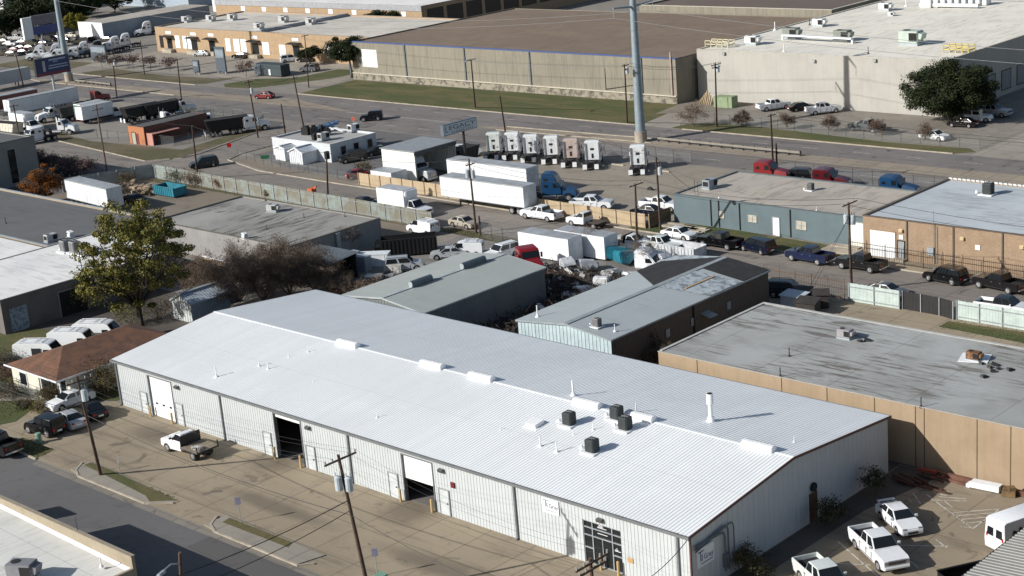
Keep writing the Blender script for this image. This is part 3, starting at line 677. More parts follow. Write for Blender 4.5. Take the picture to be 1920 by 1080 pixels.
def k_trailer(c, name, L=16.1, roofc='roof'):
    o = new(name)
    side = dirty('trailer_side_'+c, COLS[c], mul(COLS[c], .82), .35, .45, .75, .45, 0, .3, .05)
    q = MB().box(-L/2, L/2, -1.29, 1.29, 1.15, 4.05)
    for k in range(int(L/1.2)):
        x = -L/2+.6+k*1.2
        for s in (-1, 1): q.box(x-.02, x+.02, s*1.29-.012, s*1.29+.012, 1.3, 3.95)
    q.build('trailer_body', side, o, link=False)
    MB().box(-L/2+.05, L/2-.05, -1.25, 1.25, 4.055, 4.08).build('trailer_roof', plain('trailer_roof', (.33, .35, .37), .55, .1, .2, .5), o, link=False)
    q = MB()
    for s in (-1, 1): q.box(-L/2-.03, -L/2+.01, s*.64-.60, s*.64+.60, 1.25, 3.95).bar((-L/2-.05, s*.3, 1.3), (-L/2-.05, s*.3, 3.9), .05)
    for s in (-1, 1):
        for z in (1.2, 4.0): MB().box(-L/2, L/2, s*1.3-.012, s*1.3+.012, z-.05, z+.05).build('side_rail', GREY, o, link=False)
    q.build('rear_door', plain('trailer_door_'+c, mul(COLS[c], .9), .45), o, link=False)
    q = MB()
    for s in (-1, 1): q.box(-L/2+.2, -L/2+4.2, s*.45-.07, s*.45+.07, .85, 1.15).box(L/2-3.3, L/2-3.1, s*.7-.08, s*.7+.08, .1, 1.15)
    q.bar((-L/2+.05, -1.1, .5), (-L/2+.05, 1.1, .5), .1)
    for s in (-1, 1): q.bar((-L/2+.05, s*.6, .5), (-L/2+.05, s*.6, 1.15), .08)
    q.build('underframe', BLACK, o, link=False)
    for x in (-L/2+1.2, -L/2+2.5):
        for s in (-1, 1): wheel(o, x, s*1.2, .5, .27, True)
    return o
def k_dump(c, name, cabc=None, L=7.0):           # tipping trailer body with sloped ends
    o = new(name); m = plain('dump_'+c, COLS[c], .6, 0, .2)
    a, b = L/2, 1.25
    q = MB()
    q.hull([(-a+.5, 1.2), (a-.7, 1.2), (a, 3.0), (-a, 3.0)], lambda x, z: b).build('dump_body', m, o, .03, link=False)
    q = MB()
    for k in range(int(L/.9)):
        x = -a+.6+k*.9
        for s in (-1, 1): q.box(x-.05, x+.05, s*b-.05, s*b+.05, 1.35, 2.95)
    for s in (-1, 1): q.box(-a, a, s*b-.06, s*b+.06, 2.92, 3.08)
    q.build('side_rib', m, o, link=False)
    MB().box(-a+.15, a-.15, -b+.1, b-.1, 3.002, 3.03).build('load_cover', DARK, o, link=False)
    q = MB()
    for s in (-1, 1): q.box(-a+.3, a+.8, s*.45-.08, s*.45+.08, .9, 1.2)
    q.build('chassis', BLACK, o, link=False)
    for x in (-a+1.1, -a+2.4):
        for s in (-1, 1): wheel(o, x, s*1.2, .5, .27, True)
    for s in (-1, 1): MB().box(-a-.25, -a-.21, s*.8-.3, s*.8+.3, .3, 1.1).build('mud_flap', WHITE, o, link=False)
    return o
def k_stake(c, name):                               # white work truck with a slatted stake body
    o = new(name); m = cmat(c); xb = k_cab(o, m)
    q = MB().box(-3.2, xb-.1, -1.1, 1.1, .86, .98)
    for s in (-1, 1):
        for z in (1.2, 1.5, 1.8): q.box(-3.2, xb-.1, s*1.1-.03, s*1.1+.03, z-.08, z+.08)
        for k in range(5): q.box(-3.15+k*.66, -3.05+k*.66, s*1.1-.04, s*1.1+.04, .95, 1.9)
    q.build('stake_body', m, o, link=False)
    MB().box(-3.0, 2.0, -.5, .5, .55, .84).build('chassis', BLACK, o, link=False)
    for s in (-1, 1): wheel(o, -2.0, s*.98, .41, .25, True)
    return o
def k_bin(c, name, L=6.2, W=2.4, H=1.5):               # open roll-off container
    o = new(name); m = plain('bin_'+c, COLS[c], .6, 0, .25, .8); a, b = L/2, W/2; q = MB()
    for s in (-1, 1): q.box(-a, a, s*b-.05, s*b+.05, .2, H)
    for s in (-1, 1): q.box(s*a-.05, s*a+.05, -b+.052, b-.052, .2, H)
    q.build('container_wall', m, o, link=False)
    q = MB()
    for s in (-1, 1):
        q.box(-a-.05, a+.05, s*b-.08, s*b+.08, H, H+.1)
        for k in range(int(L/.5)): q.box(-a+.25+k*.5-.05, -a+.25+k*.5+.05, s*(b+.052), s*(b+.12), .25, H) if s > 0 else q.box(-a+.25+k*.5-.05, -a+.25+k*.5+.05, -(b+.12), -(b+.052), .25, H)
    q.build('side_rib', m, o, link=False)
    MB().box(-a+.06, a-.06, -b+.06, b-.06, .15, .3).build('container_floor', DARK, o, link=False)
    return o
def k_cabshell(c, name):                            # a stripped cab and hood standing on the ground
    o = new(name); m = plain('shell_'+c, COLS[c], .5, 0, .2); hw = lambda x, z: (1.1 if x < 1.3 else 1.1-.2*min(1, (x-1.3)/2.2))*(1-.12*max(0, (z-1.0)/1.4))
    MB().hull([(-.9, .05), (1.8, .05), (1.85, .75), (1.25, 1.5), (.8, 2.0), (-.2, 2.25), (-.9, 2.2)], hw).build('cab_body', m, o, .12, link=False)
    MB().hull([(1.88, .2), (2.6, .05), (3.1, .45), (3.6, .1), (3.75, .5), (3.4, .85), (1.88, 1.0)], hw).build('hood', m, o, .1, link=False)
    pane('windshield', GLASS, o, [(1.85, -1.0, .8), (1.85, 1.0, .8), (1.25, .95, 1.48), (1.25, -.95, 1.48)], .1, .03)
    for s in (-1, 1):
        P = [(.5, s*1.09, .8), (1.5, s*1.06, .8), (1.15, s*1.03, 1.4), (.5, s*1.05, 1.4)]
        pane('side_window', GLASS, o, P if s < 0 else [P[1], P[0], P[3], P[2]], .04, .03)
    return o
def k_hood(c, name):                                # a truck hood tipped off its truck
    o = new(name); m = plain('shell_'+c, COLS[c], .5, 0, .2)
    MB().hull([(-.9, .3), (-.2, .05), (.3, .5), (.8, .1), (1.0, .6), (.7, 1.0), (-.9, 1.2)], lambda x, z: 1.0-.18*(x+.9)-.25*max(0, z-.7)).build('hood', m, o, .1, link=False)
    MB().box(.86, .99, -.4, .4, .2, .75).build('grille', BLACK, o, link=False)
    return o
def k_boxbody(c, name, L=9.0, H=3.1):
    o = new(name); side = plain('trailer_'+c, COLS[c], .42, .0, .07, .5); q = MB().box(-L/2, L/2, -1.25, 1.25, .25, H)
    for k in range(int(L/1.5)): x = -L/2+.8+k*1.5; q.box(x-.03, x+.03, -1.262, -1.25, .4, H-.1)
    q.build('box_body', side, o, link=False); MB().box(-L/2+.05, L/2-.05, -1.2, 1.2, H+.005, H+.03).build('roof', plain('trailer_roof', (.33, .35, .37), .55, .1, .2, .5), o, link=False)
    MB().box(-L/2-.02, -L/2+.0, -1.1, 1.1, .4, H-.15).box(L/2, L/2+.02, -1.1, 1.1, .4, H-.15).build('end_door', plain('trailer_door_'+c, mul(COLS[c], .9), .45), o, link=False); MB().box(-L/2+.4, L/2-.4, -.9, .9, 0, .245).build('sill', BLACK, o, link=False)
    return o
KIND = dict(cabshell=k_cabshell, hood=k_hood, boxbody=k_boxbody, car=k_car, suv=k_suv, mini=k_van_mini, jeep=k_jeep, pickup=k_pickup, flatbed=k_flatbed, van=k_van, vansm=k_vansm, boxtruck=k_boxtruck, semi=k_semi, trailer=k_trailer, dump=k_dump, stake=k_stake, bin=k_bin)
def veh(kind, col, name, at, hd, label, cat, group=None, z=0.03, **k):
    g = G(*at); return place(proto(kind, col, name, **k), (g.x, g.y, z), R(hd), label, cat, group)
def vehw(kind, col, name, f, r, label, cat, group=None, z=0.03, lat=.85, fx=1.4, **k):      # from the road contact of the two near wheels
    a, b = G(*f), G(*r); d = (a-b).normalized(); n = Vector((-d.y, d.x, 0))
    mid = (a+b)/2
    if n.dot(mid) < 0: n = -n                       # push away from where we stand
    c = a - d*fx + n*lat
    return place(proto(kind, col, name, **k), (c.x, c.y, z), math.atan2(d.y, d.x), label, cat, group)
# ================================================================= BUILDINGS
def flat_building(name, label, x0, x1, y0, y1, h, wall, roofm, par=.35, th=.3, coping=None, cat='building', sides=('f', 'r', 'l', 'b'), fall=.0):
    t = thing(name, label, cat, ((x0+x1)/2, (y0+y1)/2, 0))
    m = MB()
    m.box(x0, x1, y0, y0+th, 0, h).box(x0, x1, y1-th, y1, 0, h).box(x0, x0+th, y0+th, y1-th, 0, h).box(x1-th, x1, y0+th, y1-th, 0, h)
    m.build('wall', wall, t)
    MB().box(x0+th, x1-th, y0+th, y1-th, h-par-.2, h-par).build('roof', roofm, t)
    if coping:
        e = .04; q = MB()
        q.box(x0-e, x1+e, y0-e, y0+th+e, h, h+.07).box(x0-e, x1+e, y1-th-e, y1+e, h, h+.07).box(x0-e, x0+th+e, y0+th+e, y1-th-e, h, h+.07).box(x1-th-e, x1+e, y0+th+e, y1-th-e, h, h+.07)
        q.build('coping', coping, t)
    return t
def opening(t, name, mat, y, x0, x1, z0, z1, out=.03, frame=None, axis='y', lab=None):
    # a door or window fitted on a wall; axis 'y' = wall facing the street at y, axis 'x' = end wall at x (then x0,x1 are y values)
    m = MB(); f = MB(); w = .09
    if axis == 'y':
        m.box(x0, x1, y-out, y+.01, z0, z1)
        f.box(x0-w, x0, y-out-.04, y+.01, z0, z1+w).box(x1, x1+w, y-out-.04, y+.01, z0, z1+w).box(x0, x1, y-out-.04, y+.01, z1, z1+w)
        if z0 > .4: f.box(x0-w, x1+w, y-out-.08, y+.01, z0-w, z0)
    else:
        m.box(y-.01, y+out, x0, x1, z0, z1)
        f.box(y-.01, y+out+.04, x0-w, x0, z0, z1+w).box(y-.01, y+out+.04, x1, x1+w, z0, z1+w).box(y-.01, y+out+.04, x0, x1, z1, z1+w)
        if z0 > .4: f.box(y-.01, y+out+.08, x0-w, x1+w, z0-w, z0)
    o = m.build(name, mat, t)
    if frame: f.build('frame', frame, o)
    if lab: o['label'] = lab
    return o
def rect_y(p0, p1, Y):                                # px box on a wall plane y=Y -> x0,x1,z0,z1
    a, b = onY(*p0, Y), onY(*p1, Y); return min(a.x, b.x), max(a.x, b.x), min(a.z, b.z), max(a.z, b.z)
def proto_hvac(kind, mat):
    o = new(kind)
    if kind == 'condenser':
        MB().box(-.42, .42, -.42, .42, .10, 1.12).build('cabinet', mat, o, .06, link=False)
        q = MB()
        for k in range(9):
            z = .22+k*.095
            for s in (-1, 1): q.box(-.36, .36, s*.424-.008, s*.424+.008, z-.02, z+.02).box(s*.424-.008, s*.424+.008, -.36, .36, z-.02, z+.02)
        q.build('louvre', DARK, o, link=False)
        MB().cyl((0, 0, 1.121), (0, 0, 1.135), .33, .33, 16).build('fan_opening', DARK, o, link=False)
        q = MB()
        for k in range(4): a = k*math.pi/4; q.bar((-.33*math.cos(a), -.33*math.sin(a), 1.15), (.33*math.cos(a), .33*math.sin(a), 1.15), .025)
        q.cyl((0, 0, 1.13), (0, 0, 1.17), .08, .08, 8).build('fan_guard', GREY, o, link=False)
        MB().box(-.75, .6, -.62, .62, 0, .10).build('pad', WHITE, o, link=False)
        MB().tube([(-.42, 0, .45), (-.7, 0, .45), (-.8, 0, .16), (-1.15, .1, .14)], .035, 6).tube([(-.42, .15, .35), (-.65, .18, .3), (-.7, .2, .13), (-1.15, .14, .12)], .03, 6).build('pipe_run', GREY, o, link=False)
        MB().cyl((-1.2, .12, 0), (-1.2, .12, .26), .16, .10, 8).build('pipe_boot', WHITE, o, link=False)
    elif kind == 'rooftop_unit':
        MB().box(-.95, .95, -.6, .6, .25, 1.3).build('cabinet', mat, o, .05, link=False)
        MB().box(-1.0, 1.0, -.65, .65, 0, .24).build('curb', GALV, o, link=False)
        MB().box(.12, .9, -.61, -.595, .4, 1.15).build('grille', DARK, o, link=False); MB().box(-.95-.012, -.94, -.45, .45, .45, 1.1).build('end_grille', DARK, o, link=False)
        MB().cyl((-.4, 0, 1.301), (-.4, 0, 1.33), .34, .34, 14).build('fan_opening', DARK, o, link=False)
        MB().obox((1.12, 0, .85), (.35, .9, .5), 0, 0, .3).build('hood', mat, o, link=False)
    elif kind == 'vent_pipe':
        MB().cyl((0, 0, 0), (0, 0, .9), .05, .05, 8).build('pipe', mat, o, link=False)
        MB().cyl((0, 0, -.05), (0, 0, .2), .22, .07, 10).build('boot', mat, o, link=False)
    elif kind == 'goose':
        MB().box(-.25, .25, -.25, .25, 0, .35).obox((.05, 0, .5), (.55, .5, .2), 0, 0, .25).build('hood', mat, o, .03, link=False)
        MB().box(-.32, .32, -.32, .32, -.02, .06).build('base', mat, o, link=False)
    return o
HV = {}
def hv(kind, mat, at, z, rz, label, cat, group=None, scale=None, p=None):
    k = (kind, mat.name)
    if k not in HV: HV[k] = proto_hvac(kind, mat)
    g = p if p is not None else G(at[0], at[1], z)
    return place(HV[k], g, R(rz), label, cat, group, scale)

# ---- 1. the white metal warehouse in front
WX0, WX1, WY0, WY1, EA, RI = -131.2, -61.4, 76.7, 102.0, 4.75, 6.0; WYM = 89.0
PANEL = dirty('white_wall_panel', (.50, .53, .545), (.46, .49, .505), .5, .4, .75, .42, 0, .12, .02)
ROOFW = metalroof('white_roof_coating', (.79, .815, .825), 0, .92, (82.8, 95.2), .5, .16, .12)
TRIM = plain('grey_gutter', (.17, .18, .19), .5, .2)
wh = thing('metal_warehouse', 'long white metal warehouse with low gabled ribbed roof and dark gutter, nearest large building', 'warehouse', ((WX0+WX1)/2, (WY0+WY1)/2, 0))
OPN = {}
def topz(px, py): return onY(px, py, WY0).z
OPN['roll'] = (onY(282, 740, WY0).x, onY(326, 760, WY0).x, 0, topz(282, 706)); OPN['bay'] = (onY(517, 810, WY0).x, onY(567, 830, WY0).x, 0, topz(517, 776)); OPN['half'] = (onY(757, 890, WY0).x, onY(813, 910, WY0).x, 0, topz(757, 853))
sfx0, sfx1, sfz = onY(1095, 1010, WY0).x, onY(1166, 1030, WY0).x, topz(1095, 974); OPN['store'] = (sfx0, sfx1, 0, sfz)
xs = sorted(OPN.values()); cur = WX0; m = MB()
for x0, x1, z0, z1 in xs:
    m.corr((cur, WY0, 0), (1, 0, 0), (0, 0, 1), x0-cur, EA-.02, (0, -1, 0), .33, .05, .028)
    m.corr((x0, WY0, z1), (1, 0, 0), (0, 0, 1), x1-x0, EA-.02-z1, (0, -1, 0), .33, .05, .028); cur = x1
m.corr((cur, WY0, 0), (1, 0, 0), (0, 0, 1), WX1-cur, EA-.02, (0, -1, 0), .33, .05, .028)
m.corr((WX1, WY1, 0), (-1, 0, 0), (0, 0, 1), WX1-WX0, EA-.02, (0, 1, 0), .33, .05, .028)
for X, n in ((WX0, -1), (WX1, 1)):                    # gable ends, rib by rib under the slope
    k = int((WY1-WY0)/.61)
    for i in range(k):
        a = WY0+(WY1-WY0)*i/k; b = WY0+(WY1-WY0)*(i+1)/k
        zz = lambda y: EA-.03+(RI-EA)*((y-WY0)/(WYM-WY0) if y < WYM else (WY1-y)/(WY1-WYM))
        e = .03*n; c = b-.16
        m.quad((X, a, 0), (X, c, 0), (X, c, zz(c)), (X, a, zz(a))); m.quad((X, c, 0), (X+e, c+.05, 0), (X+e, c+.05, zz(c)), (X, c, zz(c)))
        m.quad((X+e, c+.05, 0), (X+e, b-.05, 0), (X+e, b-.05, zz(b)), (X+e, c+.05, zz(c))); m.quad((X+e, b-.05, 0), (X, b, 0), (X, b, zz(b)), (X+e, b-.05, zz(b)))
m.build('wall', PANEL, wh)
ov = .22; sl = (RI-EA)/(WYM-WY0); sl2 = (RI-EA)/(WY1-WYM); m = MB()
m.corr((WX0-.12, WY0-ov, EA-ov*sl), (1, 0, 0), (0, WYM-WY0+ov, RI-EA+ov*sl), WX1-WX0+.24, math.hypot(WYM-WY0+ov, RI-EA+ov*sl), (0, -sl, 1), .305, .055, .026)
m.corr((WX1+.12, WY1+ov, EA-ov*sl2), (-1, 0, 0), (0, -(WY1-WYM+ov), RI-EA+ov*sl2), WX1-WX0+.24, math.hypot(WY1-WYM+ov, RI-EA+ov*sl2), (0, sl2, 1), .305, .055, .026)
rf = m.build('roof', ROOFW, wh)
m = MB().bar((WX0-.12, WYM, RI+.03), (WX1+.12, WYM, RI+.02), .2, .03); m.build('ridge_cap', ROOFW, rf)
m = MB().box(WX0-.15, WX1+.15, WY0-ov-.16, WY0-ov, EA-.26, EA-.04).box(WX0-.15, WX1+.15, WY1+ov, WY1+ov+.16, EA-.26, EA-.04); m.build('gutter', TRIM, wh)
for X in (WX0-.14, WX1+.14):
    m = MB().bar((X, WY0-ov, EA-ov*sl-.08), (X, WYM, RI-.06), .06, .2).bar((X, WYM, RI-.06), (X, WY1+ov, EA-ov*sl2-.08), .06, .2); m.build('rake_trim', plain('rake_maroon', (.10, .045, .04), .6), wh)
for px, py in ((222, 710), (416, 770), (656, 850), (968, 960), (1272, 1030)):
    x = onY(px, py, WY0).x
    MB().box(x-.08, x+.08, WY0-.15, WY0-.04, .1, EA-.1).box(x-.08, x+.08, WY0-.3, WY0-.04, .02, .14).build('downspout', TRIM, wh)
x = WX1-.06; MB().box(x, x+.12, WY0-.09, WY0+.03, 0, EA-.1).build('corner_trim', plain('rake_maroon', (.10, .045, .04), .6), wh)
MB().box(WX0+.3, WX1-.3, WY0+.35, WY1-.35, .022, .03).build('floor', plain('shop_floor', (.16, .15, .14), .7), wh)
# doors
x0, x1, z0, z1 = OPN['roll']
def rollup(x0, x1, za, zb, lites=False, lab=None):
    q = MB(); n = max(2, round((zb-za)/.55))
    for i in range(n): q.box(x0, x1, WY0+.12, WY0+.17, za+(zb-za)*i/n+.012, za+(zb-za)*(i+1)/n-.006)
    q.box(x0, x1, WY0+.14, WY0+.16, za, zb)
    o = q.build('roll_up_door', WHITE, wh)
    if lites:
        q = MB()
        for k in range(3): a = x0+(x1-x0)*(.2+.3*k); q.box(a-.2, a+.2, WY0+.10, WY0+.125, za+1.25, za+1.42)
        q.build('door_window', GLASS, o)
    f = MB(); f.box(x0-.1, x0, WY0-.06, WY0+.3, 0, zb+.1).box(x1, x1+.1, WY0-.06, WY0+.3, 0, zb+.1).box(x0, x1, WY0-.06, WY0+.3, zb, zb+.1); f.build('door_frame', TRIM, o)
    if lab: o['label'] = lab
rollup(x0, x1, .03, z1, True, 'closed white roll-up door with three small panes')
x0, x1, z0, z1 = OPN['half']; rollup(x0, x1, z1*.50, z1, False, 'half raised white roll-up door')
x0, x1, z0, z1 = OPN['bay']; rollup(x0, x1, z1-.35, z1, False, 'fully raised roll-up door')
DOORM = plain('man_door', (.50, .53, .54), .45)
for a, b in (((267, 735), (281, 776)), ((333, 757), (350, 796)), ((497, 811), (515, 851)), ((578, 836), (596, 879)), ((732, 888), (750, 933)), ((827, 917), (845, 970))):
    X0, X1 = onY(a[0], (a[1]+b[1])/2, WY0).x, onY(b[0], (a[1]+b[1])/2+3, WY0).x
    o = opening(wh, 'door', DOORM, WY0-.04, X0, X0+min(1.0, X1-X0), .03, 2.13, .03, GREY)
    MB().box(X0+.78, X0+.9, WY0-.13, WY0-.07, 1.0, 1.08).build('handle', DARK, o)
# glazed entrance
sf = MB().box(sfx0, sfx1, WY0+.10, WY0+.13, .05, sfz).build('storefront_glass', GLASS, wh); q = MB()
W_ = sfx1-sfx0
for u in (0, .235, .755, 1): q.box(sfx0+W_*u-.045, sfx0+W_*u+.045, WY0+.03, WY0+.15, .03, sfz)
for v in (.012, .37, .66, .84, .99): q.box(sfx0, sfx1, WY0+.032, WY0+.148, sfz*v-.04, sfz*v+.04) if v not in (.37,) else q.box(sfx0+W_*.755, sfx1, WY0+.032, WY0+.148, sfz*v-.04, sfz*v+.04).box(sfx0, sfx0+W_*.235, WY0+.032, WY0+.148, sfz*v-.04, sfz*v+.04)
q.box(sfx0+W_*.49-.03, sfx0+W_*.49+.03, WY0+.034, WY0+.146, .1, sfz*.64)
q.build('mullion', GALV, sf)
q = MB()
for u0, u1, z in ((.40, .50, .945), (.38, .52, .915), (.36, .60, .89), (.36, .62, .755), (.80, .88, .50), (.83, .86, .53), (.79, .95, .475)): q.box(sfx0+W_*u0, sfx0+W_*u1, WY0+.088, WY0+.098, sfz*z, sfz*z+.045)
q.build('door_lettering', WHITE, sf)
x0, x1, z0, z1 = rect_y((1177, 1044), (1188, 1057), WY0); MB().box(x0, x1, WY0-.05, WY0-.03, z0, z1).build('notice_board', plain('board_tan', (.42, .27, .13), .8), wh)
x0, x1, z0, z1 = rect_y((847, 907), (854, 915), WY0); MB().box(x0, x1, WY0-.14, WY0-.03, z0, z0+.45).build('alarm_box', plain('alarm_red', (.16, .01, .02), .5), wh)
for px, py in ((333, 725), (579, 801), (829, 881), (1127, 974)):
    c = onY(px, py, WY0); MB().obox((c.x, WY0-.18, c.z), (.5, .28, .22), 0, .4).box(c.x-.2, c.x+.2, WY0-.1, WY0, c.z-.05, c.z+.1).build('wall_light', plain('light_dark', (.09, .09, .09), .5), wh)
# sign boards: T Gray
SBLUE = plain('sign_navy', (.05, .08, .17), .5); SGREY = plain('sign_grey', (.20, .21, .24), .5)
a, b = onY(1017, 938, WY0), onY(1049, 958, WY0)
sx0, sx1, sz0, sz1 = a.x, b.x, onY(1017, 957, WY0).z, onY(1017, 931, WY0).z
sg = MB().box(sx0, sx1, WY0-.09, WY0-.04, sz0, sz1).build('sign_board', WHITE, wh); sg['label'] = 'white board reading T Gray on the long street wall'
W_ = sx1-sx0; H_ = sz1-sz0
q = MB().box(sx0+W_*.06, sx0+W_*.42, WY0-.105, WY0-.092, sz0+H_*.84, sz0+H_*.90).box(sx0+W_*.21, sx0+W_*.27, WY0-.105, WY0-.092, sz0+H_*.42, sz0+H_*.84).box(sx0+W_*.30, sx0+W_*.34, WY0-.105, WY0-.092, sz0+H_*.42, sz0+H_*.72)
q.build('logo_mark', SGREY, sg)
text('Gray', SBLUE, sg, (sx0+W_*.42, WY0-.095, sz0+H_*.40), (1, 0, 0), H_*.42, (0, 0, 1), 'lettering', W_*.55)
q = MB().box(sx0+W_*.2, sx0+W_*.9, WY0-.102, WY0-.092, sz0+H_*.18, sz0+H_*.22); q.build('sign_line', SGREY, sg)
Y0, Y1 = 77.25, 79.15; Z0, Z1 = 1.95, 3.35
sg = MB().box(WX1+.04, WX1+.09, Y0, Y1, Z0, Z1).build('sign_board', WHITE, wh); sg['label'] = 'white board reading T Gray on the shaded end wall'
MB().box(WX1+.092, WX1+.105, Y0+.1, Y0+.72, Z1-.28, Z1-.20).box(WX1+.092, WX1+.105, Y0+.34, Y0+.43, Z0+.45, Z1-.28).box(WX1+.092, WX1+.105, Y0+.52, Y0+.58, Z0+.45, Z0+.9).build('logo_mark', SBLUE, sg)
text('Gray', SBLUE, sg, (WX1+.095, Y0+.74, Z0+.48), (0, 1, 0), .55, (0, 0, 1), 'lettering', 1.05)
MB().box(WX1+.092, WX1+.102, Y0+.4, Y1-.2, Z0+.22, Z0+.28).build('sign_line', SBLUE, sg)
q = MB()                                             # service pipes on the end wall
for k, y in enumerate((80.3, 80.7, 81.35)):
    zt = 3.9-.35*(k == 0)
    q.tube([(WX1+.18, 77.0, 3.75-.2*k), (WX1+.18, y-.5, zt+.1), (WX1+.18, y-.15, zt+.05), (WX1+.18, y, zt-.3), (WX1+.18, y, .6)], .07 if k < 2 else .05, 7)
q.box(WX1+.06, WX1+.3, 80.15, 80.6, .9, 1.9).build('service_pipes', plain('pipe_dark', (.13, .15, .17), .6, .2), wh)
o = opening(wh, 'boarded_door', plain('door_brown', (.085, .045, .025), .8), WX1+.03, 90.9, 91.9, .03, 2.3, .04, None, 'x')
MB().cyl((WX1+.04, 91.4, 2.75), (WX1+.2, 91.4, 2.75), .35, .35, 12).build('exhaust_fan', DARK, wh)
# things on that roof
def rfn(px, py):                                      # point on the near / far slope
    for k in (0, 1):
        d = ray(px, py)
        if k == 0: a, y0, s = EA, WY0, sl
        else: a, y0, s = EA, WY1, -sl2
        t = (a - CAM_H - s*y0)/(d.z - s*d.y)
        p = Vector((d.x*t, d.y*t, CAM_H+d.z*t))
        if (k == 0 and p.y <= WYM) or k == 1: return p
for i, (px, py, lab) in enumerate(((648, 645, 'white ridge vent nearest the left end of the white warehouse ridge'), (806, 685, 'second white ridge vent from the left on the white warehouse ridge'), (898, 707, 'third white ridge vent from the left on the white warehouse ridge'), (1097, 758, 'white ridge vent beside the thin vent pipe on the white warehouse ridge'), (1196, 782, 'white ridge vent behind the pair of dark condensers'), (1418, 838, 'white ridge vent nearest the right end of the white warehouse ridge'))):
    x = onY(px, py, WYM-.3).x; t = thing('ridge_vent', lab, 'roof vent', (x, WYM, RI+.05), 'ridge vents on the white warehouse')
    q = MB(); n = 6; prof = [(-.36, -.1), (-.36, .28), (-.2, .40), (.2, .40), (.36, .28), (.36, -.1)]
    P = [(x-1.35, WYM+a, RI+.05+b) for a, b in prof]+[(x+1.35, WYM+a, RI+.05+b) for a, b in prof]
    q.add(P, [tuple(range(6)), tuple(range(11, 5, -1))]+[(k, (k+1) % 6, 6+(k+1) % 6, 6+k) for k in range(6)]).build('housing', WHITE, t, .03)
    q = MB()
    for k in range(5): q.box(x-1.25+k*.52, x-.85+k*.52, WYM+.12, WYM+.2, RI+.44, RI+.48)
    q.build('damper', GREY, t)
CND = plain('condenser_green', (.055, .068, .072), .55, .1)
for px, py, lab in ((1068, 797, 'dark condenser left of the pair, beside the flat white roof hatch'), (1157, 786, 'rear dark condenser of the pair, against the ridge vent'), (1173, 806, 'front dark condenser of the pair below the ridge vent'), (1111, 848, 'dark condenser standing alone nearest the street eave')):
    hv('condenser', CND, None, 0, 0, lab, 'condenser', 'condensers on the white warehouse roof', 1.0, rfn(px, py))
for px, py, sc, lab in ((406, 707, 1.1, 'white vent pipe farthest left on the white roof'), (486, 687, .8, 'left one of two close white vent pipes'), (503, 692, .8, 'right one of two close white vent pipes'), (541, 669, .5, 'short white vent stub left of centre near the ridge'), (578, 660, .6, 'short white vent pipe nearest the ridge at left'), (587, 716, .35, 'tiny white vent stub midway down the left slope'), (707, 783, .6, 'white vent pipe alone near the middle eave'), (938, 806, .35, 'tiny white vent stub on the middle of the slope'), (1013, 837, 1.0, 'left one of two white vent pipes by the lone condenser'), (1044, 848, 1.0, 'right one of two white vent pipes by the lone condenser'), (1075, 742, 1.5, 'tall thin white vent pipe behind the ridge vent'), (1112, 806, .6, 'white vent stub between the condensers'), (1075, 815, .4, 'tiny white vent stub below the left condenser'), (1489, 829, .5, 'white vent stub near the right gable'), (1193, 773, .9, 'white vent pipe in front of the ridge vent by the condensers')):
    hv('vent_pipe', WHITE, None, 0, 0, lab, 'vent pipe', 'vent pipes on the white warehouse roof', sc, rfn(px, py))
p = rfn(1333, 790); t = thing('flue', 'thick white flue with capped top on the far roof slope', 'flue', p)
MB().cyl(p, p+Vector((0, 0, .35)), .32, .28, 12).cyl(p+Vector((0, 0, .3)), p+Vector((0, 0, 1.5)), .17, .17, 12).build('stack', WHITE, t)
MB().cyl(p+Vector((0, 0, 1.45)), p+Vector((0, 0, 2.3)), .27, .27, 12).build('cap', WHITE, t); MB().cyl(p+Vector((0, 0, 2.301)), p+Vector((0, 0, 2.32)), .22, .22, 12).build('mouth', DARK, t)
p = rfn(1003, 797); t = thing('roof_hatch', 'flat white roof hatch on the near slope', 'roof hatch', p); MB().obox(p+Vector((0, 0, .12)), (1.1, 1.1, .38), 0, math.atan(sl)).build('lid', WHITE, t, .03); MB().obox(p+Vector((0, 0, -.04)), (1.5, 1.5, .12), 0, math.atan(sl)).build('flashing', WHITE, t)

# ---- 2. tan tilt-wall building to the right
TANW = dirty('tan_tilt_wall', (.335, .25, .165), (.285, .21, .135), .25, .4, .7, .85, 0, .35, .08)
TANR = flatroof('stained_grey_roof', (.36, .375, .37), (.285, .29, .28), (.085, .070, .054), .85, 7.2, 0, .8, .11)
tb = flat_building('tilt_wall_building', 'tan tilt-wall building with stained grey flat roof behind the white warehouse', -85.8, -18, 104.1, 120.4, 5.15, TANW, TANR, .03, .22, None)
MB().box(-85.85, -17.9, 104.05, 104.2, 5.152, 5.18).box(-85.85, -17.9, 120.1, 120.46, 5.152, 5.21).box(-85.85, -85.55, 104.37, 120.09, 5.152, 5.21).build('coping', plain('coping_light', (.42, .42, .40), .6), tb)
q = MB()
for px in (1308, 1466, 1551, 1640, 1733, 1832): x = onY(px, 700+(px-1308)*.22, 104.1).x; q.box(x-.03, x+.03, 104.07, 104.11, 0, 5.15)
for k in range(5): q.box(-60.2+8*k, -60.14+8*k, 104.07, 104.11, 0, 5.15)
q.build('panel_joint', plain('joint_dark', (.10, .07, .045), .9), tb)
Z2 = 5.12
MAUVE = plain('unit_mauve', (.27, .26, .275), .6)
hv('rooftop_unit', MAUVE, (1585, 634), Z2, 0, 'mauve and grey rooftop unit with open fan top, on the stained flat roof', 'air conditioner', None, .68)
hv('rooftop_unit', plain('unit_rust', (.15, .075, .035), .8, 0, .6, 3), (1826, 675), Z2, 0, 'rusty rooftop unit on a pale square pad', 'air conditioner', None, .6)
struct
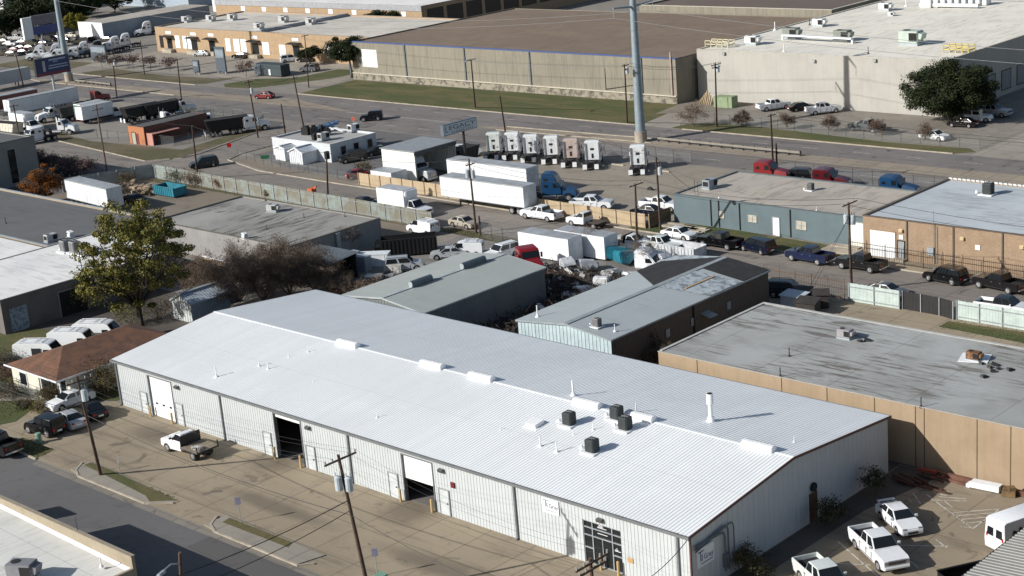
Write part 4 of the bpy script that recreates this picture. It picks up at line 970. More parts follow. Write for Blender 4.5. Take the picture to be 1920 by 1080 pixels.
g = G(1828, 672, Z2); tag(MB().obox((g.x, g.y, Z2+.03), (2.4, 2.2, .05), .3).build('roof_patch', WHITE), 'pale square roof membrane patch under the rusty unit', 'roof patch')
BLK = plain('vent_black', (.03, .03, .03), .7)
for px, py, lab in ((1480, 668, 'black twin vent head on the left of the stained roof'), (1463, 706, 'black vent stub near the roof edge above the warehouse'), (1727, 763, 'black vent stub near the roof edge right of the warehouse')):
    hv('vent_pipe', BLK, (px, py), Z2, 0, lab, 'vent pipe', None, .9)
q = MB(); random.seed(3)
for px, py in ((1840, 683), (1855, 690), (1866, 686), (1872, 693), (1862, 698), (1894, 695), (1845, 708), (1627, 640), (1612, 641)):
    g = G(px, py, Z2); q.obox((g.x, g.y, Z2+.12), (random.uniform(.3, .8), .3, .2), random.random()*3, .2, .3)
tag(q.build('loose_duct_scrap', BLK), 'small dark duct pieces scattered on the stained flat roof', 'roof scrap')['kind'] = 'stuff'

# ---- 3. grey gabled metal shed with patched roof, 4. its smaller neighbour
def gable_shed(name, label, x0, x1, y0, y1, ea, ri, wallm, roofm, trim, cat='building', end=None, period=.305, xm=None):     # ridge along Y
    t = thing(name, label, cat, ((x0+x1)/2, (y0+y1)/2, 0)); xm = (x0+x1)/2 if xm is None else xm
    MB().corr((x1, y0, 0), (0, 1, 0), (0, 0, 1), y1-y0, ea, (1, 0, 0), period).build('side_wall', wallm, t); m = MB().corr((x0, y1, 0), (0, -1, 0), (0, 0, 1), y1-y0, ea, (-1, 0, 0), period); m.build('side_wall', wallm, t)
    for Y, n in ((y0, -1), (y1, 1)):
        m = MB()
        k = int((x1-x0)/.45)
        for i in range(k):
            a = x0+(x1-x0)*i/k; b = x0+(x1-x0)*(i+1)/k; c = b-.16; e = .035*n
            zz = lambda x: ea-.03+(ri-ea)*((x-x0)/(xm-x0) if x < xm else (x1-x)/(x1-xm))
            m.quad((a, Y, 0), (c, Y, 0), (c, Y, zz(c)), (a, Y, zz(a))); m.quad((c, Y, 0), (c+.05, Y+e, 0), (c+.05, Y+e, zz(c)), (c, Y, zz(c))); m.quad((c+.05, Y+e, 0), (b, Y+e, 0), (b, Y+e, zz(b)), (c+.05, Y+e, zz(c)))
        m.build('gable_wall', end or wallm, t)
    o = .15; m = MB()
    s1 = (ri-ea)/(xm-x0); s2 = (ri-ea)/(x1-xm)
    m.corr((x0-o, y1+o, ea-o*s1), (0, -1, 0), (xm-x0+o, 0, ri-ea+o*s1), y1-y0+2*o, math.hypot(xm-x0+o, ri-ea+o*s1), (-s1, 0, 1), period, .05, .016)
    m.corr((x1+o, y0-o, ea-o*s2), (0, 1, 0), (-(x1-xm+o), 0, ri-ea+o*s2), y1-y0+2*o, math.hypot(x1-xm+o, ri-ea+o*s2), (s2, 0, 1), period, .05, .016)
    r = m.build('roof', roofm, t)
    m = MB().bar((xm-.15, y0-o, ri+.03), (xm-.15, y1+o, ri+.03), .3, .02).bar((xm+.15, y0-o, ri+.03), (xm+.15, y1+o, ri+.03), .3, .02); m.build('ridge_cap', trim, r)
    m = MB()
    for Y in (y0-o-.03, y1+o+.03): m.bar((x0-o, Y, ea-o*s1-.08), (xm, Y, ri-.08), .05, .18).bar((xm, Y, ri-.08), (x1+o, Y, ea-o*s2-.08), .05, .18)
    m.bar((x1+o+.03, y0-o, ea-o*s2-.08), (x1+o+.03, y1+o, ea-o*s2-.08), .08, .16); m.build('eave_trim', trim, t)
    return t
GMR = metalroof('grey_metal_roof', (.31, .35, .365), 1, .92, (-102, -95.8), .5, .45, .3)
GMT = plain('grey_roof_trim', (.25, .28, .30), .6)
md = gable_shed('metal_shed_building', 'grey metal building with low gable, brown side wall and black patched far roof end', -105.1, -93.1, 106.2, 131.6, 4.45, 5.1, dirty('brown_side_wall', (.10, .08, .066), (.085, .07, .06), .4, .4, .7, .7, 0, .2), GMR, GMT, 'building', dirty('galv_gable', (.52, .62, .65), (.40, .50, .53), 1.2, .4, .7, .45, .15, .4), .305, -98.6)
ROOFP = {'a': ((-105.2, 124.6), (-98.7, 120.4), (-98.7, 131.75), (-105.2, 131.75)), }
zl = lambda x: (4.45+.65*(x+105.1)/6.5 if x < -98.6 else 5.1-.65*(x+98.6)/5.5)
def patch(pts, name, mat, dz): return MB().quad(*[(x, y, zl(x)+dz) for x, y in pts]).build(name, mat, md)
patch([(-105.2, 124.8), (-98.8, 119.8), (-98.8, 131.74), (-105.2, 129.0)], 'roof_patch', plain('tar_black', (.022, .021, .022), .8, 0, .3), .06)['label'] = 'black tarred patch'
patch([(-98.4, 127.2), (-93.0, 127.0), (-93.0, 131.74), (-98.4, 131.74)], 'roof_patch', plain('tar_black', (.022, .021, .022), .8, 0, .3), .06)
patch([(-98.4, 119.8), (-93.0, 121.4), (-93.0, 126.9), (-98.4, 126.0)], 'roof_patch', dirty('pale_sheets', (.42, .47, .50), (.18, .20, .21), 1.1, .45, .6, .4), .055)['label'] = 'pale bare metal sheets'
patch([(-104.9, 129.1), (-99.2, 131.5), (-99.6, 131.72), (-104.9, 131.72)], 'roof_patch', dirty('pale_sheets', (.42, .47, .50), (.18, .20, .21), 1.1, .45, .6, .4), .068)
q = MB().box(-96.0, -95.8, 121.2, 126.0, zl(-95.9)+.07, zl(-95.9)+.12); q.build('roof_board', plain('board_tan', (.42, .27, .13), .8), md)
q = MB()
for y in (114.5, 118.5, 124.5): q.obox((-93.02, y, 2.6), (.06, .6, .8))
q.build('window', GMT, md); MB().box(-93.06, -92.95, 118.6, 118.75, 0, 4.3).build('downspout', DARK, md); MB().obox((-92.5, 120.5, 2.9), (1.2, 1.3, .06), 0, 0, .25).build('awning', GREY, md)
hv('condenser', MAUVE, (1120, 613), zl(-96), 0, 'small grey condenser on the grey gabled metal roof', 'condenser', None, .8)
for px, py, s, lab in ((1008, 594, 1.3, 'thin white vent pipe at the left corner of the grey gabled roof'), (1153, 621, .8, 'short white vent pipe near the brown wall eave')): hv('vent_pipe', WHITE, (px, py), 4.6, 0, lab, 'vent pipe', None, s)
SGR = metalroof('greenish_metal_roof', (.31, .335, .325), 1, .92, (-125.5, -119), .5, .5, .4)
sm = gable_shed('metal_shed_building', 'smaller grey metal building with two dark ridge vents on its low roof', -128.6, -115.9, 103.6, 121.9, 4.2, 4.9, dirty('grey_rib_wall', (.19, .205, .20), (.16, .175, .17), .4, .4, .7, .6, 0, .2), SGR, plain('pale_ridge', (.36, .40, .41), .5), 'building', None, .305, -122.0)
for (y0, y1, lab) in ((107.6, 110.6, 'dark ridge vent nearer the white warehouse, on the smaller grey roof'), (115.3, 118.8, 'dark ridge vent farther from the white warehouse, on the smaller grey roof')):
    t = thing('ridge_vent', lab, 'roof vent', (-122, (y0+y1)/2, 4.9), 'ridge vents on the smaller grey roof')
    MB().box(-122.35, -121.65, y0, y1, 4.85, 5.25).cyl((-122, y0, 5.2), (-122, y1, 5.2), .36, .36, 10).build('housing', plain('vent_slate', (.10, .13, .15), .5, .2), t); MB().cyl((-122, y0-.02, 5.2), (-122, y0-.004, 5.2), .33, .33, 10).build('end_cap', GALV, t)

# ---- 5. flat-roofed concrete building, 6. low white-roofed building, dark roofs at the left edge
CBR = flatroof('worn_grey_roof', (.31, .305, .285), (.24, .237, .225), (.06, .055, .045), .95, 0, 1, .85, .10)
cb = flat_building('block_building', 'grey flat-roofed block building with stained roof left of centre', -180.9, -151.9, 114.8, 130.0, 3.7, dirty('block_wall', (.28, .27, .265), (.22, .215, .21), .3, .4, .7, .9, 0, .3), CBR, .12, .25, plain('edge_dark', (.13, .12, .10), .8))
MB().box(-151.86, -151.6, 122.3, 122.9, 0, 3.6).build('pilaster', GREY, cb); opening(cb, 'door', GREY, -151.88, 119.0, 120.2, 0, 2.2, .04, DARK, 'x')
q = MB()
for px, py in ((515, 386), (525, 392), (450, 437), (462, 443), (432, 467), (647, 405), (571, 408), (500, 425)): pass
hv('rooftop_unit', plain('unit_pale', (.42, .43, .44), .5), (512, 397), 3.6, 20, 'pale rooftop unit with duct on the grey block building roof', 'air conditioner', None, .8)
hv('goose', WHITE, (459, 447), 3.6, 0, 'white box vent on the grey block building roof', 'roof vent', None, 1.2)
for px, py, lab in ((447, 453, 'small black vent beside the white box vent'), (430, 471, 'black vent stub at the near edge of the grey block roof'), (500, 430, 'thin vent stub below the pale rooftop unit'), (647, 406, 'dark vent stub near the far right of the grey block roof'), (570, 408, 'dark vent stub in the middle of the grey block roof'), (498, 377, 'vent stub behind the pale rooftop unit')): hv('vent_pipe', BLK, (px, py), 3.6, 0, lab, 'vent pipe', None, .7)
WLR = flatroof('white_flat_roof', (.74, .74, .72), (.66, .665, .66), (.30, .29, .27), .4, 0, 0, .7, .2)
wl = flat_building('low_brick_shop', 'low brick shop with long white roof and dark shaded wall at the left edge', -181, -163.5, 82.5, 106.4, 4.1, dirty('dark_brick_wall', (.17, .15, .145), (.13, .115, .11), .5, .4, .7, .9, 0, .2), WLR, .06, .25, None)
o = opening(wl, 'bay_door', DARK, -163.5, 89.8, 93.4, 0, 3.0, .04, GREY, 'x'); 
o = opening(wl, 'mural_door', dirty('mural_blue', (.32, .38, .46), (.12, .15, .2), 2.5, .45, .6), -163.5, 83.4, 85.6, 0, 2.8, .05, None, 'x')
for px, py, lab in ((124, 472, 'leftmost of three grey condensers on the white roof at left'), (142, 474, 'middle one of three grey condensers on the white roof at left'), (161, 478, 'rightmost of three grey condensers on the white roof at left')): hv('condenser', plain('condenser_grey', (.30, .31, .32), .5), (px, py), 4.05, 0, lab, 'condenser', 'three condensers on the white roof', 1.35)
DGR = flatroof('dark_grey_roof', (.115, .12, .125), (.10, .104, .108), (.06, .06, .06), .4, 0, 0, .9)
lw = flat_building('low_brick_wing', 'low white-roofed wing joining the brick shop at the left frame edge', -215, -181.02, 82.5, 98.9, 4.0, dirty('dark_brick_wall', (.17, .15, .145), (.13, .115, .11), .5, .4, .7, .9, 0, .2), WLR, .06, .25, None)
dk = flat_building('dark_roof_building', 'dark grey flat-roofed building at the left edge with tan parapet wall', -260, -181.04, 99.2, 115.2, 4.0, dirty('tan_parapet', (.34, .28, .20), (.25, .21, .15), .5, .4, .7, .9, 0, .3), DGR, .25, .25, plain('parapet_blue', (.26, .30, .33), .6))
hv('rooftop_unit', plain('unit_pale', (.42, .43, .44), .5), (96, 453), 3.75, 90, 'pale box unit on the dark grey roof at left', 'air conditioner', None, .8)
hv('goose', WHITE, (133, 445), 3.75, 0, 'white vent with dark cowl on the dark grey roof', 'roof vent', None, 1.4)
hv('vent_pipe', BLK, (11, 419), 3.75, 0, 'squat black vent at the far left of the dark grey roof', 'vent pipe', None, 1.0)
ml = flat_building('metal_clad_building', 'tall grey metal-clad building with narrow dark windows at the left edge', -262, -238.6, 112, 131.5, 7.5, dirty('grey_cladding', (.24, .245, .23), (.20, .205, .20), .4, .4, .7, .5, 0, .15), DGR, .2, .25, plain('edge_black', (.03, .03, .03), .6))
opening(ml, 'window', GLASS, -238.6, 120.0, 121.6, .6, 6.2, .05, GREY, 'x'); opening(ml, 'window', GLASS, -238.6, 126.2, 127.6, .6, 6.2, .05, GREY, 'x')

# ---- house with the brown hip roof, its shed and the pale shed
HOUSE = thing('small_house', 'small cream house with brown hip roof left of the white warehouse', 'house', (-140, 80, 0))
HX0, HX1, HY0, HY1 = -145.2, -136.2, 73.2, 87.6; e = .5
SHIN = dirty('brown_shingles', (.18, .085, .05), (.085, .05, .035), .8, .35, .7, .95)
HW = plain('house_cream', (.60, .58, .49), .8, 0, .1)
MB().box(HX0, HX1, HY0+1.2, HY1, 0, 2.75).box(HX0, HX0+5.2, HY0, HY0+1.19, 0, 2.75).build('wall', HW, HOUSE)
a, b, c, d = (HX0-e, HY0-e, 2.7), (HX1+e, HY0-e, 2.7), (HX1+e, HY1+e, 2.7), (HX0-e, HY1+e, 2.7); xm = (HX0+HX1)/2; r0, r1 = (xm, HY0+3.6, 4.35), (xm, HY1-3.6, 4.35)
MB().quad(a, b, r0).quad(b, c, r1, r0).quad(c, d, r1).quad(d, a, r0, r1).build('roof', SHIN, HOUSE)
q = MB()
for s, t in ((a, b), (b, c)): q.bar(s, t, .05, .16)
q.build('fascia', WHITE, HOUSE)
MB().box(HX0+5.3, HX0+5.42, HY0+.1, HY0+.22, 0, 2.65).box(HX1-.1, HX1+.02, HY0+.1, HY0+.22, 0, 2.65).build('porch_post', WHITE, HOUSE)
opening(HOUSE, 'window', GLASS, HY0, HX0+1.6, HX0+2.9, .9, 2.2, .03, WHITE); opening(HOUSE, 'window', GLASS, HY0+1.2, HX1-1.9, HX1-.6, .9, 2.2, .03, WHITE); opening(HOUSE, 'door', DARK, HY0+1.2, HX0+5.7, HX0+6.6, 0, 2.1, .03, WHITE)
opening(HOUSE, 'window', GLASS, HX1, 77.5, 78.8, .9, 2.2, .03, WHITE, 'x'); opening(HOUSE, 'window', GLASS, HX1, 82.5, 83.8, .9, 2.2, .03, WHITE, 'x')
gable_shed('garden_shed', 'tan wooden shed with brown gable roof at the back corner of the white warehouse', -141.0, -138.2, 97.2, 100.4, 2.2, 3.1, plain('shed_tan', (.30, .20, .12), .85), dirty('shed_shingle', (.20, .15, .11), (.14, .10, .08), 1, .4, .7, .95), plain('shed_trim', (.36, .27, .18), .8), 'shed', None, .4)
gable_shed('garden_shed', 'pale blue-grey metal shed under the big oak', -150.5, -146.8, 96.5, 103.0, 2.4, 3.3, plain('shed_blue', (.25, .29, .32), .5), plain('shed_blue_roof', (.40, .45, .50), .5), GALV, 'shed', plain('shed_pale', (.46, .50, .50), .6), .35)

# ---- foreground roofs
fg = thing('flat_roof_shop', 'white flat roof with tan parapet in the bottom left corner', 'building', (-110, 40, 0))
FX1 = -90.4
MB().box(-200, -110.71, 51.75, 52.0, 0, 3.2).box(-118.3, -115.5, 51.77, 51.98, 3.2, 4.6).box(-110.7, FX1, 51.75, 52.0, 0, 5.3).build('parapet_wall', dirty('tan_block', (.33, .28, .205), (.27, .225, .16), .5, .4, .7, .9, 0, .2), fg)
MB().box(FX1-.25, FX1, 20, 51.74, 0, 4.4).build('wall', dirty('tan_block', (.33, .28, .205), (.27, .225, .16), .5, .4, .7, .9, 0, .2), fg)
FGR = flatroof('white_membrane', (.66, .66, .62), (.60, .60, .57), (.34, .34, .31), .35, 3.2, 1, .7, .2)
MB().add([(-110.7, 20, 4.7), (FX1-.26, 20, 4.25), (FX1-.26, 51.5, 4.25), (-110.7, 51.5, 4.7)], [(0, 1, 2, 3)]).build('roof', FGR, fg)
MB().add([(-110.7, 51.45, 4.705), (FX1-.26, 51.45, 4.255), (FX1-.26, 51.745, 4.38), (-110.7, 51.745, 4.83)], [(0, 1, 2, 3)]).build('flashing', WHITE, fg)
MB().box(-110.7, FX1+.03, 51.7, 52.05, 5.302, 5.36).build('coping', plain('coping_tan', (.27, .235, .175), .8), fg)
for px, py, s, lab in ((59, 968, .7, 'short white vent by the parapet farthest left on the near white roof'), (148, 1015, .9, 'white vent below the thin mast on the near white roof'), (190, 1062, .8, 'white vent with round cap nearest the camera on the near white roof')): hv('vent_pipe', WHITE, (px, py), 4.5, 0, lab, 'vent pipe', None, s)
g = G(147, 1005, 4.9); tag(MB().cyl(g, g+Vector((0, 0, 1.5)), .03, .02, 6).cyl(g, g+Vector((0, 0, .2)), .08, .08, 6).build('antenna_mast', BLK), 'thin dark mast on the near white roof parapet', 'antenna')
hv('rooftop_unit', plain('unit_dark', (.20, .20, .22), .6), (45, 1085), 4.4, 30, 'grey rooftop unit cut off by the bottom left frame edge', 'air conditioner')
cr = thing('metal_roof_building', 'low grey ribbed metal roof in the bottom right corner', 'building', (-36, 82, 0))
MB().corr((-44.7, 66, 3.9), (0, 1, 0), (14, 0, .9), 36, 14.05, (-.06, 0, 1), .4, .07, .05).build('roof', dirty('grey_ribbed_roof', (.27, .27, .25), (.22, .22, .20), .3, .4, .7, .6), cr)
MB().box(-44.4, -30, 66.4, 101.6, 0, 3.75).build('wall', dirty('brown_side_wall', (.10, .08, .066), (.085, .07, .06), .4, .4, .7, .7, 0, .2), cr); MB().bar((-44.75, 66, 3.84), (-44.75, 102, 3.84), .06, .14).build('eave_trim', BLACK, cr)

# ---- 6. blue-grey block building and brick building along the middle street
GBR = flatroof('beige_roof', (.43, .39, .335), (.36, .33, .29), (.16, .14, .115), .5, 0, 1, .85, .2)
SLATE = dirty('slate_paint', (.105, .145, .16), (.09, .125, .14), .4, .4, .7, .7, 0, .12, .04)
gb = flat_building('slate_block_building', 'slate blue painted block building with beige flat roof', -125.1, -96.0, 156.6, 170.6, 3.65, SLATE, GBR, .08, .25, plain('slate_edge', (.10, .12, .13), .7))
q = MB()
for px, py in ((1348, 425), (1387, 430), (1333, 420), (1482, 440)): x = onY(px, py-30, 156.6).x; q.box(x-.07, x+.07, 156.5, 156.6, .1, 3.55)
q.build('downspout', DARK, gb)
WIN = plain('window_pale', (.42, .40, .34), .3)
for p0, p1 in (((1350, 397), (1357, 408)), ((1404, 404), (1418, 416)), ((1494, 415), (1511, 430))):
    x0, x1, z0, z1 = rect_y(p0, p1, 156.6); o = opening(gb, 'window', WIN, 156.6, x0, x1, z0, z1, .03, plain('sash_tan', (.45, .42, .35), .6)); MB().box(x0, x1, 156.53, 156.565, (z0+z1)/2-.03, (z0+z1)/2+.03).box((x0+x1)/2-.03, (x0+x1)/2+.03, 156.53, 156.565, z0, z1).build('sash_bar', GREY, o)
x0, x1, z0, z1 = rect_y((1449, 413), (1462, 442), 156.6); opening(gb, 'door', WHITE, 156.6, x0, x1, .05, 2.3, .04, GREY)
x0, x1, z0, z1 = rect_y((1595, 427), (1616, 460), 156.6); opening(gb, 'roll_up_door', plain('door_cream', (.68, .66, .60), .6), 156.6, x0, -96.1, .05, 3.0, .04, GREY)
hv('rooftop_unit', plain('unit_blue_grey', (.27, .31, .35), .5), (1331, 353), 3.6, 90, 'blue-grey rooftop unit at the left end of the beige roof', 'air conditioner', None, .95)
hv('condenser', plain('condenser_dark_grey', (.16, .17, .17), .5), (1520, 357), 3.6, 0, 'small dark condenser in the middle of the beige roof', 'condenser', None, .85)
for px, py, lab in ((1348, 371, 'white stub vent at the street edge of the beige roof'), (1531, 394, 'white stub vent at the right street edge of the beige roof')): hv('vent_pipe', WHITE, (px, py), 3.6, 0, lab, 'vent pipe', None, .5)
g = G(1303, 365, 3.6); t = thing('antenna_mast', 'thin two-legged mast on the left end of the beige roof', 'antenna', g); MB().cyl(g, g+Vector((0, 0, 2.0)), .03, .03, 6).cyl(g+Vector((.5, 0, 0)), g+Vector((.5, 0, 1.7)), .03, .03, 6).bar(g+Vector((0, 0, 1.7)), g+Vector((.5, 0, 1.7)), .03).build('mast', BLK, t)
BRKM = brick('tan_brick', (.32, .215, .135), (.25, .165, .10), (.31, .26, .2))
BRR = flatroof('pale_blue_roof', (.47, .51, .54), (.40, .44, .47), (.15, .15, .15), .5, 0, 0, .8, .12)
bb = flat_building('tan_brick_building', 'tan brick building with pale blue-grey flat roof at the right edge', -95.7, -30, 154.3, 174.0, 4.65, BRKM, BRR, .08, .25, None)
MB().box(-95.78, -29.9, 154.2, 154.5, 4.652, 4.74).box(-95.78, -95.4, 154.51, 173.8, 4.652, 4.74).build('coping', plain('edge_brown', (.10, .08, .06), .7), bb)
MB().corr((-95.6, 173.9, 4.66), (1, 0, 0), (0, 0, 1), 65, .22, (0, -1, 0), .6, .1, .14).build('rear_flashing', plain('flash_pale', (.55, .56, .56), .6), bb)
x0, x1, z0, z1 = rect_y((1631, 430), (1679, 485), 154.3); opening(bb, 'roll_up_door', WHITE, 154.3, x0, x1, .05, z1, .05, plain('frame_tan', (.30, .20, .11), .8))
x0, x1, z0, z1 = rect_y((1684, 454), (1696, 487), 154.3); opening(bb, 'door', GREY, 154.3, x0, x1, .05, 2.2, .05, DARK)
MB().obox(((x0+x1)/2, 153.8, .12), (1.5, .9, .24)).build('door_step', KERB, bb)
x0, x1, z0, z1 = rect_y((1686, 440), (1694, 449), 154.3); MB().box(x0, x1, 154.22, 154.29, z0, z1).build('wall_sign', WHITE, bb)
x0, x1, z0, z1 = rect_y((1829, 459), (1838, 469), 154.3); MB().box(x0, x1, 154.22, 154.29, z0, z1).build('wall_sign', WHITE, bb)
q = MB()
for px, py in ((1701, 455), (1788, 465), (1880, 475)): x = onY(px, py, 154.3).x; q.box(x-.08, x+.08, 154.18, 154.28, .1, 4.6)
q.build('downspout', plain('edge_brown', (.10, .08, .06), .7), bb)
for px, py in ((1690, 432), (1805, 447), (1917, 463)): c = onY(px, py, 154.3); MB().obox((c.x, 154.15, c.z), (.45, .25, .3), 0, .3).build('wall_light', plain('lamp_amber', (.62, .50, .30), .4), bb)
for px, py in ((1750, 440), (1753, 440)): pass
x = onY(1752, 440, 154.3).x; MB().cyl((x, 154.1, .2), (x, 154.1, 6.2), .05, .05, 6).cyl((x+.3, 154.1, .2), (x+.3, 154.1, 4.5), .04, .04, 6).build('service_mast', GALV, bb); x = onY(1746, 471, 154.3).x; MB().box(x-.4, x+.4, 154.0, 154.25, 1.1, 2.0).build('meter_box', GALV, bb)
hv('condenser', CND, (1853, 365), 4.6, 0, 'dark condenser on the pale blue-grey brick building roof', 'condenser', None, 1.3)

# ---- far warehouses across the main road
tw = thing('concrete_warehouse', 'huge windowless tan concrete warehouse with brown gravel roof and blue edge line', 'warehouse', (-220, 270, 0))
TX0, TX1, TY0, TY1, TH = -263.6, -175.7, 222.6, 274, 8.25
TWM = dirty('streaked_concrete', (.25, .23, .18), (.21, .195, .158), .12, .4, .7, .95, 0, .9, .12)
MB().box(TX0, TX1, TY0, TY0+.3, 1.5, TH-.25).box(TX0, TX0+.3, TY0+.31, TY1, 0, TH-.25).box(TX1-.3, TX1, TY0+.31, TY1, 0, TH-.25).box(TX0+.31, TX1-.31, TY1-.3, TY1, 0, TH-.25).build('wall', TWM, tw)
MB().box(TX0-.05, TX1+.05, TY0-.12, TY0+.3, 0, 1.35).build('plinth', dirty('stained_plinth', (.29, .26, .205), (.09, .085, .07), .9, .45, .62, .95), tw)
MB().box(TX0, TX1, TY0-.35, TY0+.2, 1.36, 1.52).build('dock_ledge', plain('ledge_pale', (.50, .46, .38), .9), tw)
MB().box(TX0-.06, TX1+.06, TY0-.06, TY0+.32, TH-.24, TH).build('edge_band', plain('band_blue', (.05, .085, .22), .6), tw)
GRAV = flatroof('brown_gravel_roof', (.20, .148, .105), (.175, .13, .095), (.125, .095, .07), .7, 0, 1, .95, .3)
MB().box(TX0+.31, TX1-.31, TY0+.33, TY1-.31, TH-.55, TH-.35).build('roof', GRAV, tw)
MB().box(TX1-.3, TX1+.05, TY0+.33, TY1, TH-.24, TH-.1).box(TX0-.05, TX0+.3, TY0+.33, TY1, TH-.24, TH-.1).build('coping', plain('coping_brown', (.13, .10, .08), .8), tw)
for px, py in ((656, 110), (761, 118), (873, 128), (995, 135), (1204, 150)):
    x = onY(px, py, TY0).x; MB().box(x-.16, x+.16, TY0-.2, TY0-.001, .9, TH-.25).build('downspout', plain('spout_slate', (.10, .12, .14), .6), tw)
MB().box(TX1-1.1, TX1-.8, TY0-.25, TY0-.002, 1.6, 9.3).build('corner_pipe', plain('pipe_pinkish', (.30, .24, .21), .8), tw)
x0, x1, z0, z1 = rect_y((677, 92), (709, 127), TY0); MB().box(x0, x1, TY0-.03, TY0-.004, z0, z1).build('whitewash_patch', dirty('whitewash', (.66, .69, .71), (.44, .44, .40), .9, .5, .7, .9), tw)['label'] = 'white painted-over patch near the left end'
cw = flat_building('cream_warehouse', 'large cream concrete warehouse with pale flat roof at the upper right', -175.0, -126.0, 228.0, 400, 9.0, dirty('cream_concrete', (.395, .385, .35), (.35, .34, .31), .18, .4, .7, .9, 0, .25, .05), flatroof('cream_roof', (.74, .705, .62), (.68, .65, .58), (.36, .34, .29), .55, 7.5, 1, .85, .2), .1, .3, plain('cream_coping', (.52, .49, .42), .8))
for px, py in ((1358, 100), (1527, 114), (1641, 113)): c = onY(px, py, 228); MB().obox((c.x, 227.8, c.z), (.6, .35, .45)).build('wall_light', GREY, cw)
q = MB()
for k in range(7): y = 236+k*5.5; opening(cw, 'dock_door', plain('dock_grey', (.20, .21, .22), .6), -126.0, y, y+3.2, 1.0, 4.2, .05, DARK, 'x')
MB().box(-124.9, -123.3, 227.6, 236, 0, 1.1).build('loading_ramp', KERB, cw)
ZC = 8.9
for px, py, s, rz, lab in ((1484, 72, 1.5, 0, 'left one of two dark units on a long white duct stand'), (1580, 77, 1.5, 0, 'right one of two dark units on a long white duct stand'), (1708, 84, 1.9, 0, 'large pale green unit alone near the street edge of the cream roof'), (1536, 50, 1.2, 0, 'small white curb unit in the middle of the cream roof'), (1660, 20, 1.2, 0, 'small white curb unit far back on the cream roof'), (1411, 84, 1.3, 0, 'grey curb unit near the left corner of the cream roof'), (1671, 30, .6, 0, 'low white box near the back of the cream roof')):
    hv('rooftop_unit', plain('unit_olive', (.20, .22, .19), .6) if 'dark' in lab else plain('unit_green', (.40, .47, .42), .6) if 'green' in lab else plain('unit_white', (.60, .62, .62), .6), (px, py), ZC, rz, lab, 'air conditioner', None, s)
a, b = G(1468, 75, ZC), G(1598, 82, ZC); tag(MB().bar(a+Vector((0, 0, .9)), b+Vector((0, 0, .9)), .9, .25).bar(a, a+Vector((0, 0, .8)), .3).bar(b, b+Vector((0, 0, .8)), .3).build('duct_stand', WHITE), 'long white duct stand under two dark rooftop units', 'duct')
for px, py, s, lab in ((1453, 57, 1.8, 'white cone vent at the left edge of the cream roof'), (1699, 12, 1.8, 'white cone vent at the back of the cream roof'), (1518, 47, 1.3, 'dark thin pipe beside the curb unit'), (1470, 97, 1.5, 'white stub vent on the street edge of the cream roof'), (1628, 101, 1.3, 'dark stub pipe on the street edge of the cream roof')): hv('vent_pipe', WHITE if 'white' in lab else BLK, (px, py), ZC, 0, lab, 'vent pipe', None, s)
def rail_frame(at, L, z, mat, label):
    g = G(*at, z); q = MB()
    for s in (-1, 1):
        for zz in (.6, 1.2): q.bar(g+Vector((-L/2, s*1.0, zz)), g+Vector((L/2, s*1.0, zz)), .14)
        for k in range(5): q.bar(g+Vector((-L/2+L*k/4, s*1.0, 0)), g+Vector((-L/2+L*k/4, s*1.0, 1.25)), .14)
    for k in range(3): q.bar(g+Vector((-L/2+L*k/2, -1, .6)), g+Vector((-L/2+L*k/2, 1, .6)), .14)
    tag(q.build('guard_rail', mat), label, 'guard rail')
YEL = plain('rail_yellow', (.50, .40, .12), .6)
rail_frame((1798, 98), 4.5, ZC, YEL, 'yellow guard rail frame near the right corner of the cream roof'); rail_frame((1350, 88), 5.0, ZC, plain('rail_pale_yellow', (.50, .46, .32), .6), 'pale yellow guard rail frame at the left corner of the cream roof')
q = MB()
for k in range(9): g = G(1740+k*13, 14-k*.6, ZC); q.obox(g+Vector((0, 0, .9)), (2.2, 2.0, 1.6))
a, b = G(1725, 14, ZC), G(1835, 16, ZC); q.bar(a+Vector((0, 0, .6)), b+Vector((0, 0, .6)), .8, .6)
tag(q.build('chiller_bank', plain('unit_white', (.60, .62, .62), .6)), 'row of white chiller boxes at the back of the cream roof', 'air conditioner')
bk = flat_building('gravel_roof_building', 'long low building with dark brown gravel roof behind the tan warehouse', -226, -176.6, 274.6, 420, 9.4, dirty('streaked_concrete', (.25, .23, .18), (.21, .195, .158), .12, .4, .7, .95, 0, .9, .12), flatroof('dark_gravel_roof', (.13, .10, .08), (.115, .09, .075), (.08, .065, .055), .4, 0, 1, .95), .3, .4, plain('cream_coping', (.52, .49, .42), .8))
# ================================================================= SMALL BUILDINGS OF THE MIDDLE BLOCKS
WLAP = plain('white_siding', (.68, .69, .69), .7, 0, .08)
of = flat_building('office_building', 'small white office with parapet roof full of equipment beside the main road', -215, -199.8, 162.0, 172.0, 3.0, plain('office_siding', (.50, .53, .55), .7, 0, .08), flatroof('office_roof', (.36, .36, .35), (.30, .30, .29), (.12, .11, .10), .5, 0, 0), .25, .2, plain('office_edge', (.62, .63, .63), .6))
for y in (164.2, 167.0, 170.0): opening(of, 'window', GLASS, -199.8, y, y+1.0, .9, 2.2, .04, GREY, 'x')
hv('rooftop_unit', plain('unit_white', (.60, .62, .62), .6), (663, 246), 2.9, 90, 'pale cube unit at the right end of the white office roof', 'air conditioner', None, .95)
hv('rooftop_unit', plain('unit_pale', (.42, .43, .44), .5), (607, 262), 2.9, 90, 'pale unit at the front edge of the white office roof', 'air conditioner', None, .95)
q = MB(); a, b = G(583, 246, 3.3), G(632, 230, 3.9); q.bar(a, b, .9, .35)
for k in range(7): c = a.lerp(b, k/6); q.bar(c+Vector((-.5, 0, .3)), c+Vector((.5, 0, .3)), .08)
